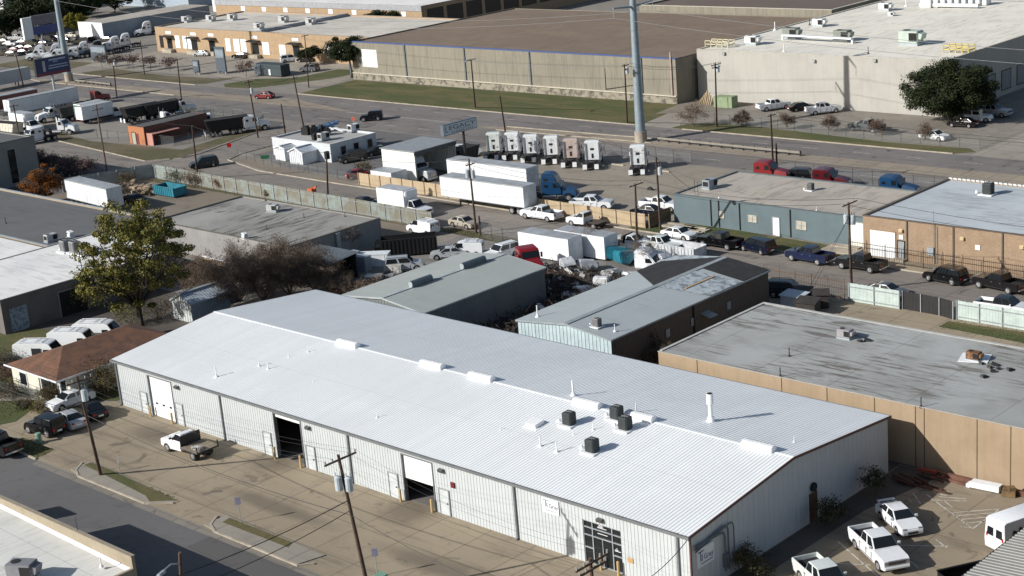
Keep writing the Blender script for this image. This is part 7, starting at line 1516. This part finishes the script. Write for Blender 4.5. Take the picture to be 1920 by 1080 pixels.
# dock building and far left lots
FL = 'vehicles in the far left lots'
for k, c, at, hd, lab, cat in (('car', 'silver', (379, 105), 200, 'silver sedan before the left dock doors', 'car'), ('car', 'black', (452, 109), 195, 'black sedan before the middle dock doors', 'car'), ('car', 'black', (482, 106), 195, 'dark sedan right of the black one before the dock doors', 'car'), ('suv', 'white', (545, 116), 60, 'white SUV before the right dock doors', 'car'), ('car', 'black', (575, 116), 200, 'black sedan beside the white SUV at the dock building', 'car'), ('suv', 'grey', (581, 134), 190, 'grey hatchback at the corner of the dock lot near the grass', 'car'),
    ('pickup', 'silver', (33, 76), 20, 'silver pickup in the far left lot, leftmost of its row', 'pickup truck'), ('suv', 'silver', (55, 76), 20, 'silver SUV second in the far left row', 'car'), ('suv', 'black', (72, 76), 20, 'black SUV below the stepped pylon sign', 'car'), ('suv', 'black', (95, 78), 20, 'black SUV with bright nose in the far left row', 'car'), ('car', 'dgrey', (110, 76), 20, 'dark car at the right end of the far left row', 'car'), ('suv', 'grey', (8, 70), 20, 'grey SUV at the left frame edge of the far row', 'car'), ('car', 'cream', (136, 70), 10, 'cream car beside the yellow-green tree', 'car'),
    ('suv', 'navy', (4, 96), 20, 'dark blue SUV at the left frame edge of the nearer row', 'car'), ('suv', 'black', (16, 98), 20, 'black SUV second in the nearer far-left row', 'car'), ('car', 'maroon', (30, 98), 20, 'maroon sedan in the nearer far-left row', 'car'), ('car', 'dgrey', (42, 94), 20, 'dark grey sedan in the nearer far-left row', 'car'), ('car', 'dkred', (58, 94), 20, 'dark red sedan at the right end of the nearer far-left row', 'car'), ('car', 'white', (20, 86), 20, 'white car tucked behind the nearer far-left row', 'car')):
    veh(k, c, {'pickup': 'pickup_truck', 'car': 'sedan', 'suv': 'suv'}[k], at, hd, lab, cat, FL)
for at, hd, lab in (((78, 112), 230, 'white tractor nearest the banner board end of the far truck row'), ((108, 110), 238, 'white tractor behind the far steel pole'), ((112, 114), 232, 'white low tractor right at the foot of the billboard row'), ((142, 110), 236, 'silver-white tractor in front of the tall one in the far truck row'), ((160, 106), 238, 'tall white tractor in the middle of the far truck row'), ((218, 96), 240, 'white tractor facing us before the blue-grey building'), ((238, 90), 240, 'tall white tractor close to the dock building'), ((278, 66), 240, 'white tractor half hidden behind the dock building corner'), ((186, 104), 240, 'dark-nosed tractor between the tall ones'), ((205, 100), 240, 'small white day-cab tractor before the blue-grey building')):
    veh('semi', 'white' if 'dark' not in lab else 'dgrey', 'semi_tractor', at, hd, lab, 'truck', 'tractors in the far truck row', flaps=False, low='low' in lab or 'small' in lab or 'silver' in lab)
for i, (px, py) in enumerate(((6, 104), (24, 105), (46, 102), (70, 100), (10, 82), (44, 84), (62, 85), (85, 86), (122, 80), (150, 82), (172, 78), (200, 78))):
    veh('suv' if i % 3 == 0 else 'car', 'dgrey' if i % 2 else 'black', 'parked_car', (px, py), 20 if i < 8 else 200, 'dark car among the tightly packed dark cars of the far left lot', 'car', 'dark cars packed in the far left lot')
# west yard
veh('boxtruck', 'white', 'box_truck', (56, 246), 0, 'white box truck with green rear door in the west yard', 'truck', None, doorc='green')
g = G(150, 199); place(proto('trailer', 'white', 'semi_trailer'), (g.x-1.3, g.y-8, .03), R(90), 'long white semi trailer with shaded side in the west yard', 'trailer')
g = G(75, 202); place(proto('trailer', 'maroon', 'semi_trailer'), (g.x-1.3, g.y-8, .03), R(90), 'brown trailer with pale roof at the left edge of the west yard', 'trailer')
g = G(14, 170); place(proto('trailer', 'silver', 'semi_trailer'), (g.x-4, g.y, .03), R(90), 'silver tank-like trailer at the left edge by the main road', 'trailer')
g = G(190, 226); place(proto('boxtruck', 'white', 'box_truck', doorc='green'), (g.x-3.2, g.y+2, .03), R(90), 'white box truck with light green rear door in the west yard', 'truck'); place(proto('boxtruck', 'white', 'box_truck', L=7.0), (g.x+.2, g.y+1.6, .03), R(90), 'long white box truck beside the green-doored one', 'truck')
veh('dump', 'dgrey', 'dump_truck', (138, 226), 80, 'dark olive tipper bed behind the white cab in the west yard', 'trailer', None, L=6); veh('semi', 'white', 'semi_tractor', (104, 226), 262, 'white day-cab truck in front of the dark tipper in the west yard', 'truck', None, sleeper=False, flaps=False)
veh('semi', 'white', 'semi_tractor', (70, 268), 262, 'white sleeper tractor nearest the street in the west yard', 'truck', None, flaps=False, low=True); veh('semi', 'white', 'semi_tractor', (112, 252), 30, 'white tractor with bare frame behind the nearest tractor', 'truck', None, sleeper=False, flaps=False); veh('dump', 'cream', 'dump_trailer', (12, 258), 5, 'tan tipper trailer at the left edge of the west yard', 'trailer', None, L=9.5); veh('suv', 'grey', 'suv', (10, 226), 10, 'grey SUV beside the white box truck at the left edge', 'car')
veh('dump', 'black', 'dump_trailer', (268, 226), 82, 'black tipper trailer behind the orange building, leftmost', 'trailer', None, L=8); veh('dump', 'black', 'dump_trailer', (306, 220), 82, 'black tipper trailer behind the orange building, right of the first', 'trailer', None, L=8); veh('semi', 'white', 'semi_tractor', (333, 216), 80, 'white tractor behind the far end of the orange building', 'truck', None, sleeper=False, flaps=False); veh('semi', 'white', 'semi_tractor', (304, 238), 80, 'white truck cab peeping over the orange building roof', 'truck', None, sleeper=False, flaps=False); veh('semi', 'red', 'semi_tractor', (174, 196), 85, 'black and red tractor nose behind the long white trailer', 'truck', None, sleeper=False, flaps=False)
veh('dump', 'black', 'dump_trailer', (428, 252), 62, 'black tipper trailer hitched to the white tractor by the side street', 'trailer', None, L=8); veh('semi', 'white', 'semi_tractor', (468, 247), 62, 'white sleeper tractor pulling the black tipper by the side street', 'truck', None, flaps=False, low=True); veh('semi', 'white', 'semi_tractor', (402, 240), 240, 'white tractor nose behind the black tipper by the side street', 'truck', None, sleeper=False, flaps=False)
# junk plot left of the middle
g = G(168, 396); place(proto('trailer', 'white', 'semi_trailer', L=13.0), (g.x-.5, g.y+1.5, .0), R(-4), 'rusty-roofed white trailer standing on the dirt plot at left', 'trailer')
veh('bin', 'teal', 'dumpster', (320, 366), 0, 'teal ribbed open container on the dirt plot', 'dumpster', None, L=5.4)
veh('car', 'black', 'sedan', (255, 382), 0, 'dark covered car beside the white trailer on the dirt plot', 'car')
for i, (px, py, c) in enumerate(((52, 312, 'silver'), (60, 305, 'silver'), (100, 308, 'black'), (116, 322, 'silver'), (128, 330, 'dgrey'))): veh('car', c, 'sedan', (px, py), 10, ('silver car left of the mauve shrubs, nearer of two', 'silver car left of the mauve shrubs, farther of two', 'black car hidden behind the mauve shrubs', 'silver sedan right of the orange tree', 'dark grey car beside the silver sedan by the orange tree')[i], 'car', 'cars by the mauve shrubs')
# scrap yard
g = G(1068, 497); place(proto('boxbody', 'white', 'box_trailer', L=8.2), (g.x-4.1, g.y+1.25, .02), R(0), 'white box trailer in the scrap yard behind the red cab', 'trailer'); place(proto('boxbody', 'white', 'box_trailer', L=8.0, H=3.0), (g.x-1.0, g.y+4.3, .02), R(0), 'second box trailer with pale roof in the scrap yard', 'trailer')
veh('semi', 'red', 'semi_tractor', (990, 508), 330, 'red tractor cab at the corner of the smaller grey building', 'truck', None, flaps=False, low=True)
veh('flatbed', 'white', 'work_truck', (1185, 468), 5, 'white work truck behind the scrap yard pole', 'truck'); veh('pickup', 'palegreen', 'pickup_truck', (1240, 470), 0, 'pale pickup bed beside the scrap yard pole', 'pickup truck')
veh('bin', 'silver', 'dumpster', (1278, 480), 0, 'pale high-sided open container near the white sedan', 'dumpster', None, L=5.6, H=1.4)
SP = 'stripped truck cabs and hoods in the scrap yard'
for k, c, at, hd, sc, lab in (('hood', 'teal', (1160, 488), 40, 1.5, 'teal truck hood left of its twin in the scrap yard'), ('hood', 'teal', (1178, 496), 60, 1.5, 'teal truck hood nearer the utility pole in the scrap yard'), ('cabshell', 'white', (1210, 500), 15, 1.0, 'large white stripped cab right of the teal hoods'), ('hood', 'white', (1240, 496), 340, 1.3, 'white hood at the right of the large stripped cab'), ('hood', 'silver', (1104, 508), 50, 1.2, 'grey fairing standing in the middle of the scrap'), ('cabshell', 'silver', (1066, 512), 330, .8, 'grey-white stripped cab before the white box trailer'), ('cabshell', 'white', (1128, 548), 120, .85, 'white stripped cab nearest the grey gabled roof'), ('hood', 'white', (1098, 556), 75, 1.1, 'white hood piled behind the grey gabled roof'), ('hood', 'white', (1070, 566), 20, .9, 'small white hood nearest the white warehouse'), ('hood', 'silver', (1150, 524), 100, 1.1, 'grey hood leaning in the middle of the scrap'), ('cabshell', 'white', (1225, 524), 130, .8, 'white stripped cab beside the black tarred roof'), ('hood', 'white', (1190, 532), 60, 1.2, 'white hood before the black tarred roof')):
    o = veh(k, c, 'stripped_cab' if k == 'cabshell' else 'truck_hood', at, hd, lab, 'truck part', SP); o.scale = (sc,)*3; o.rotation_euler.x = R(-8 if k == 'hood' else 3)
q = MB(); q2 = MB(); q3 = MB(); rng = random.Random(5)
for k in range(900):
    x = rng.uniform(-115, -105.6); y = rng.uniform(106, 134)
    if k % 5 > 1: x = rng.uniform(-124, -106); y = rng.uniform(122.4, 131.5)
    s = 0; s = rng.uniform(.25, 1.3); (q if k % 3 else q2 if k % 2 else q3).obox((x, y, rng.uniform(.1, .8)), (s*1.5, s*.5, s*.3), rng.random()*6, rng.uniform(-.6, .6), rng.uniform(-.6, .6))
for k in range(170):
    x = rng.uniform(-142, -131); y = rng.uniform(112, 121); s = rng.uniform(.2, .9); (q if k % 2 else q2).obox((x, y, rng.uniform(.1, .5)), (s*1.5, s*.6, s*.3), rng.random()*6, rng.uniform(-.5, .5), rng.uniform(-.5, .5))
for k in range(260):
    x = rng.uniform(-107.4, -105.4); y = rng.uniform(110, 127); s = rng.uniform(.3, .9); q3.obox((x, y, rng.uniform(.3, 2.2)), (s*1.2, s*.8, s*.5), rng.random()*6, rng.uniform(-.8, .8), rng.uniform(-.8, .8))
for mb, mt, lab in ((q, plain('scrap_dark', (.035, .03, .027), .8, 0, .4), 'dark scrap metal strewn over the scrap yard'), (q2, plain('scrap_rust', (.09, .055, .04), .85, 0, .4), 'rusty scrap strewn over the scrap yard'), (q3, plain('scrap_pale', (.48, .47, .44), .6, 0, .3), 'pale scrap pieces strewn over the scrap yard')): tag(mb.build('scrap', mt), lab, 'scrap')['kind'] = 'stuff'
for px, py, sx, sy, sz, rz, mt, lab in ((700, 497, 4.2, 1.6, 1.5, 35, 'shed_white2', 'white cabinet box lying beside the long black container'), (740, 510, 2.2, 1.6, 1.0, 30, 'scrap_pale', 'cream machine before the silver SUV'), (712, 524, 3.4, 1.4, .5, 35, 'scrap_pale', 'flat pale panel on the ground before the silver SUV'), (655, 520, 1.0, .8, .8, 20, 'board_tan', 'small cream tank on the ground by the lean-to'), (680, 507, 2.0, 1.2, 1.8, 10, 'shed_blue', 'grey-blue crate stack right of the lean-to'), (665, 500, 1.2, 1.2, 1.9, 0, 'shed_blue', 'grey-blue tall bin right of the lean-to')):
    g = G(px, py); m_ = [k for k in _mc if k[0] == 'plain' and k[1][0] == mt]; m_ = _mc[m_[0]]; c, s = math.cos(R(rz)), math.sin(R(rz)); q = MB().obox((g.x, g.y, sz/2+.02), (sx, sy, sz), R(rz)).obox((g.x, g.y, sz+.05), (sx*1.04, sy*1.06, .08), R(rz))
    for e in (-.4, 0, .4): q.obox((g.x+c*sx*e, g.y+s*sx*e, sz/2), (.08, sy*1.03, sz*.98), R(rz))
    tag(q.build('yard_box', m_), lab, 'box')
# steel stock by the tan wall
q = MB(); rng = random.Random(9)
for k in range(15):
    a = Vector((rng.uniform(-60.6, -57.6), rng.uniform(100.0, 103), .1+.05*(k % 5))); d = Vector((rng.uniform(1.2, 2.4), rng.uniform(-.9, .2), rng.uniform(-.03, .08))); q.bar(a, a+d, .14, .12)
tag(q.build('steel_stack', dirty('red_steel', (.09, .03, .022), (.05, .028, .022), 1, .4, .6, .8)), 'heap of red-brown steel bars in the shaded corner of the tan wall', 'steel bars')['kind'] = 'stuff'
a, b = G(1742, 896), G(1930, 940); tag(MB().bar((a.x, 103.4, .25), (b.x, 103.4, .25), .3, .4).bar((a.x, 103.0, .12), (a.x+4, 102.9, .12), .2, .2).build('steel_beam', plain('beam_rust', (.13, .06, .04), .85, 0, .3)), 'long rusty steel beam lying along the foot of the tan wall', 'steel beam')
a, b = G(1722, 890), G(1778, 902); tag(MB().bar((a.x, a.y, .5), (b.x-1, b.y, .5), .35, .2).bar((a.x+.4, a.y, 0), (a.x+.4, a.y, .4), .15).bar((b.x-.4, b.y, 0), (b.x-.4, b.y, .4), .15).build('red_beam', plain('beam_red', (.22, .04, .028), .6, 0, .2)), 'bright red steel beam on stands before the tan wall', 'steel beam')
a, b = G(1822, 913), G(1876, 924); tag(MB().bar((a.x, a.y, .35), (b.x, b.y, .35), .75, .45).bar((a.x-.3, a.y, .2), (a.x, a.y, .2), .7, .3).build('white_panel_stack', WHITE), 'white panel stack lying before the rusty beam', 'panel stack'); g = G(1892, 930); tag(MB().obox((g.x, g.y, .3), (1.0, .7, .5), .3).obox((g.x+.2, g.y, .65), (.5, .5, .3), .8).cyl((g.x-.4, g.y, .3), (g.x-.4, g.y+.5, .3), .22, .22, 8).build('engine_block', plain('engine_brown', (.14, .09, .04), .8, 0, .4)), 'small brown engine block on the ground right of the white panel stack', 'machine part')
# street furniture
BOLT = plain('bollard_tan', (.50, .35, .15), .7)
for i, (px, py) in enumerate(((289, 778), (330, 795), (522, 858), (571, 878), (758, 940), (817, 962), (1134, 1078), (1166, 1075))):
    g = onY(px, py, WY0); g = Vector((g.x, WY0-.35, 0)); tag(MB().cyl(g, g+Vector((0, 0, 1.1)), .10, .10, 10).cyl(g+Vector((0, 0, 1.1)), g+Vector((0, 0, 1.16)), .10, .05, 10).build('bollard', BOLT), ('tan bollard left of the closed white roll-up door', 'tan bollard right of the closed white roll-up door', 'tan bollard left of the open dark bay', 'tan bollard right of the open dark bay', 'tan bollard left of the half-raised door', 'tan bollard right of the half-raised door', 'tan bollard left of the glazed entrance', 'tan bollard right of the glazed entrance')[i], 'bollard', 'bollards along the white warehouse')
def street_sign(at, h, label, face, shape='panel', cat='sign', w=.45):
    g = G(*at); t = thing('street_sign', label, cat, g); MB().cyl(g, g+Vector((0, 0, h)), .035, .035, 6).build('post', GREY, t); c = g+Vector((.05, -.05, h-.3)); n = Vector((.7, -.7, 0))
    if shape == 'stop': MB().cyl(c-n*.01, c+n*.03, .42, .42, 8).build('sign_plate', face, t)
    else: MB().obox(c, (.03, w, .6), R(-45)).build('sign_plate', face, t)
BLU = plain('sign_bluegrey', (.20, .20, .28), .5); street_sign((452, 982), 2.3, 'small two-plate street sign at the left end of the nearer grass strip', BLU); street_sign((708, 1082), 2.3, 'small street sign right of the transformer pole at the bottom', BLU); street_sign((225, 884), 1.4, 'low pale post sign on the apron behind the grass island', plain('sign_pale2', (.42, .40, .40), .5), w=.2)
street_sign((433, 297), 2.6, 'red stop sign at the side street corner', RED, 'stop'); street_sign((183, 314), 2.4, 'back of a small street sign at the left corner', GREY, 'stop'); street_sign((500, 318), 2.4, 'green street panel before the small white sheds', plain('sign_green', (.02, .12, .05), .5), w=1.4); street_sign((664, 236), 1.6, 'small bright orange-pink work sign on the main road', plain('work_pink', (.75, .20, .14), .5), 'stop')
g = G(74, 831); tag(MB().cyl(g, g+Vector((0, 0, .95)), .28, .26, 12).cyl(g+Vector((0, 0, .95)), g+Vector((0, 0, 1.02)), .3, .24, 12).build('utility_pedestal', plain('pedestal_green', (.17, .30, .22), .5)), 'green utility pedestal on the grass by the black SUV', 'utility box'); g = G(716, 1100); tag(MB().obox(g+Vector((0, 0, .45)), (.7, .7, .9)).obox(g+Vector((0, 0, .93)), (.76, .76, .08)).build('utility_box', plain('pedestal_green', (.17, .30, .22), .5)), 'green utility box at the foot of the transformer pole', 'utility box')
g = G(1358, 200); tag(MB().obox(g+Vector((0, 0, .9)), (3.0, 2.0, 1.8)).obox(g+Vector((1.9, 0, 1.0)), (.8, 1.8, 2.0)).obox(g+Vector((0, 0, 1.85)), (3.1, 2.1, .1)).build('transformer_cabinet', plain('cabinet_green', (.20, .26, .15), .6)), 'green transformer cabinet by the driveway before the cream warehouse', 'utility box'); g = G(1322, 196); q = MB()
for k in range(8): q.bar(g+Vector((k*.4-1.6, 0, 0)), g+Vector((k*.35-1.2, .6, 2.4-abs(k-4)*.4)), .2)
tag(q.build('timber_pile', plain('timber_pale', (.30, .23, .14), .85)), 'pile of leaning timber beside the green transformer cabinet', 'timber')
for i, (px, py, L) in enumerate(((1203, 308, 3.0), (1158, 310, 2.4), (1245, 322, 2.0))): g = G(px, py); tag(MB().obox(g+Vector((0, 0, .1)), (L, .2, .18)).obox(g+Vector((0, 0, .2)), (L*.96, .12, .04)).build('wheel_stop', KERB), ('concrete wheel stop left of the lone white tractor', 'concrete wheel stop in the gap of the tractor row', 'concrete wheel stop right of the lone white tractor')[i], 'wheel stop', 'wheel stops')
for i, (px, py, sx, sy) in enumerate(((1275, 427, 6, 1.4), (1300, 431, 4.5, 1.2), (1290, 437, 4, 1.2), (1580, 470, 4.5, 3.0))): g = G(px, py); q = MB().obox(g+Vector((0, 0, .12)), (sx, sy, .24)).obox(g+Vector((0, sy*.3, .3)), (sx*.8, sy*.35, .14)); tag(q.build('concrete_step', KERB), ('long tan concrete slab at the left end of the slate building', 'tan concrete slab before the long one at the slate building', 'nearest tan concrete slab at the slate building', 'tan concrete ramp before the cream roll-up door')[i], 'concrete slab')
for i, (px, py) in enumerate(((1490, 578), (1515, 590), (1505, 570), (1540, 575))): g = G(px, py); q = MB().obox(g+Vector((0, 0, .8)), (2.4-.3*i, 1.6, 1.5), .2*i).obox(g+Vector((0, 0, 1.6)), (2.7-.3*i, 1.9, .08), .2*i, .1); tag(q.build('yard_box', plain('shed_blue_roof', (.40, .45, .50), .5) if i < 1 else plain('scrap_dark', (.035, .03, .027), .8, 0, .4)), ('blue-topped crate beside the brown side wall', 'dark machine in the shade behind the tan building, nearest', 'dark machine in the shade behind the blue-topped crate', 'dark machine in the shade by the pipe gate')[i], 'box')
g = G(275, 360); q = MB(); rng = random.Random(21)
for k in range(70): q.obox((g.x+rng.gauss(0, 2.6), g.y+rng.gauss(0, 1.2), rng.uniform(.1, .8)), (rng.uniform(.3, 1.6), rng.uniform(.2, .8), rng.uniform(.1, .5)), rng.random()*6, rng.uniform(-.4, .4))
tag(q.build('scrap', plain('scrap_timber', (.28, .21, .14), .85, 0, .4)), 'heap of timber and rubbish between the trailer and the teal container', 'scrap')['kind'] = 'stuff'
g = G(1218, 357); tag(MB().cyl(g, g+Vector((0, .25, 0)), .5, .5, 14).build('spare_tyre', RUBBER), 'loose tyre leaning at the tall utility pole', 'tyre')
g = G(587, 377); q = MB().obox(g+Vector((0, 0, .7)), (1.6, 1.2, .5)).obox(g+Vector((0, 0, 1.5)), (1.0, .9, .9)).bar(g+Vector((-.8, 0, .2)), g+Vector((.8, 0, .2)), .3).bar(g+Vector((0, 0, 1.4)), g+Vector((.9, .2, 2.3)), .25); tag(q.build('small_lift', plain('lift_orange', (.50, .12, .04), .6)), 'small orange lift machine at the pale green fence', 'machine')
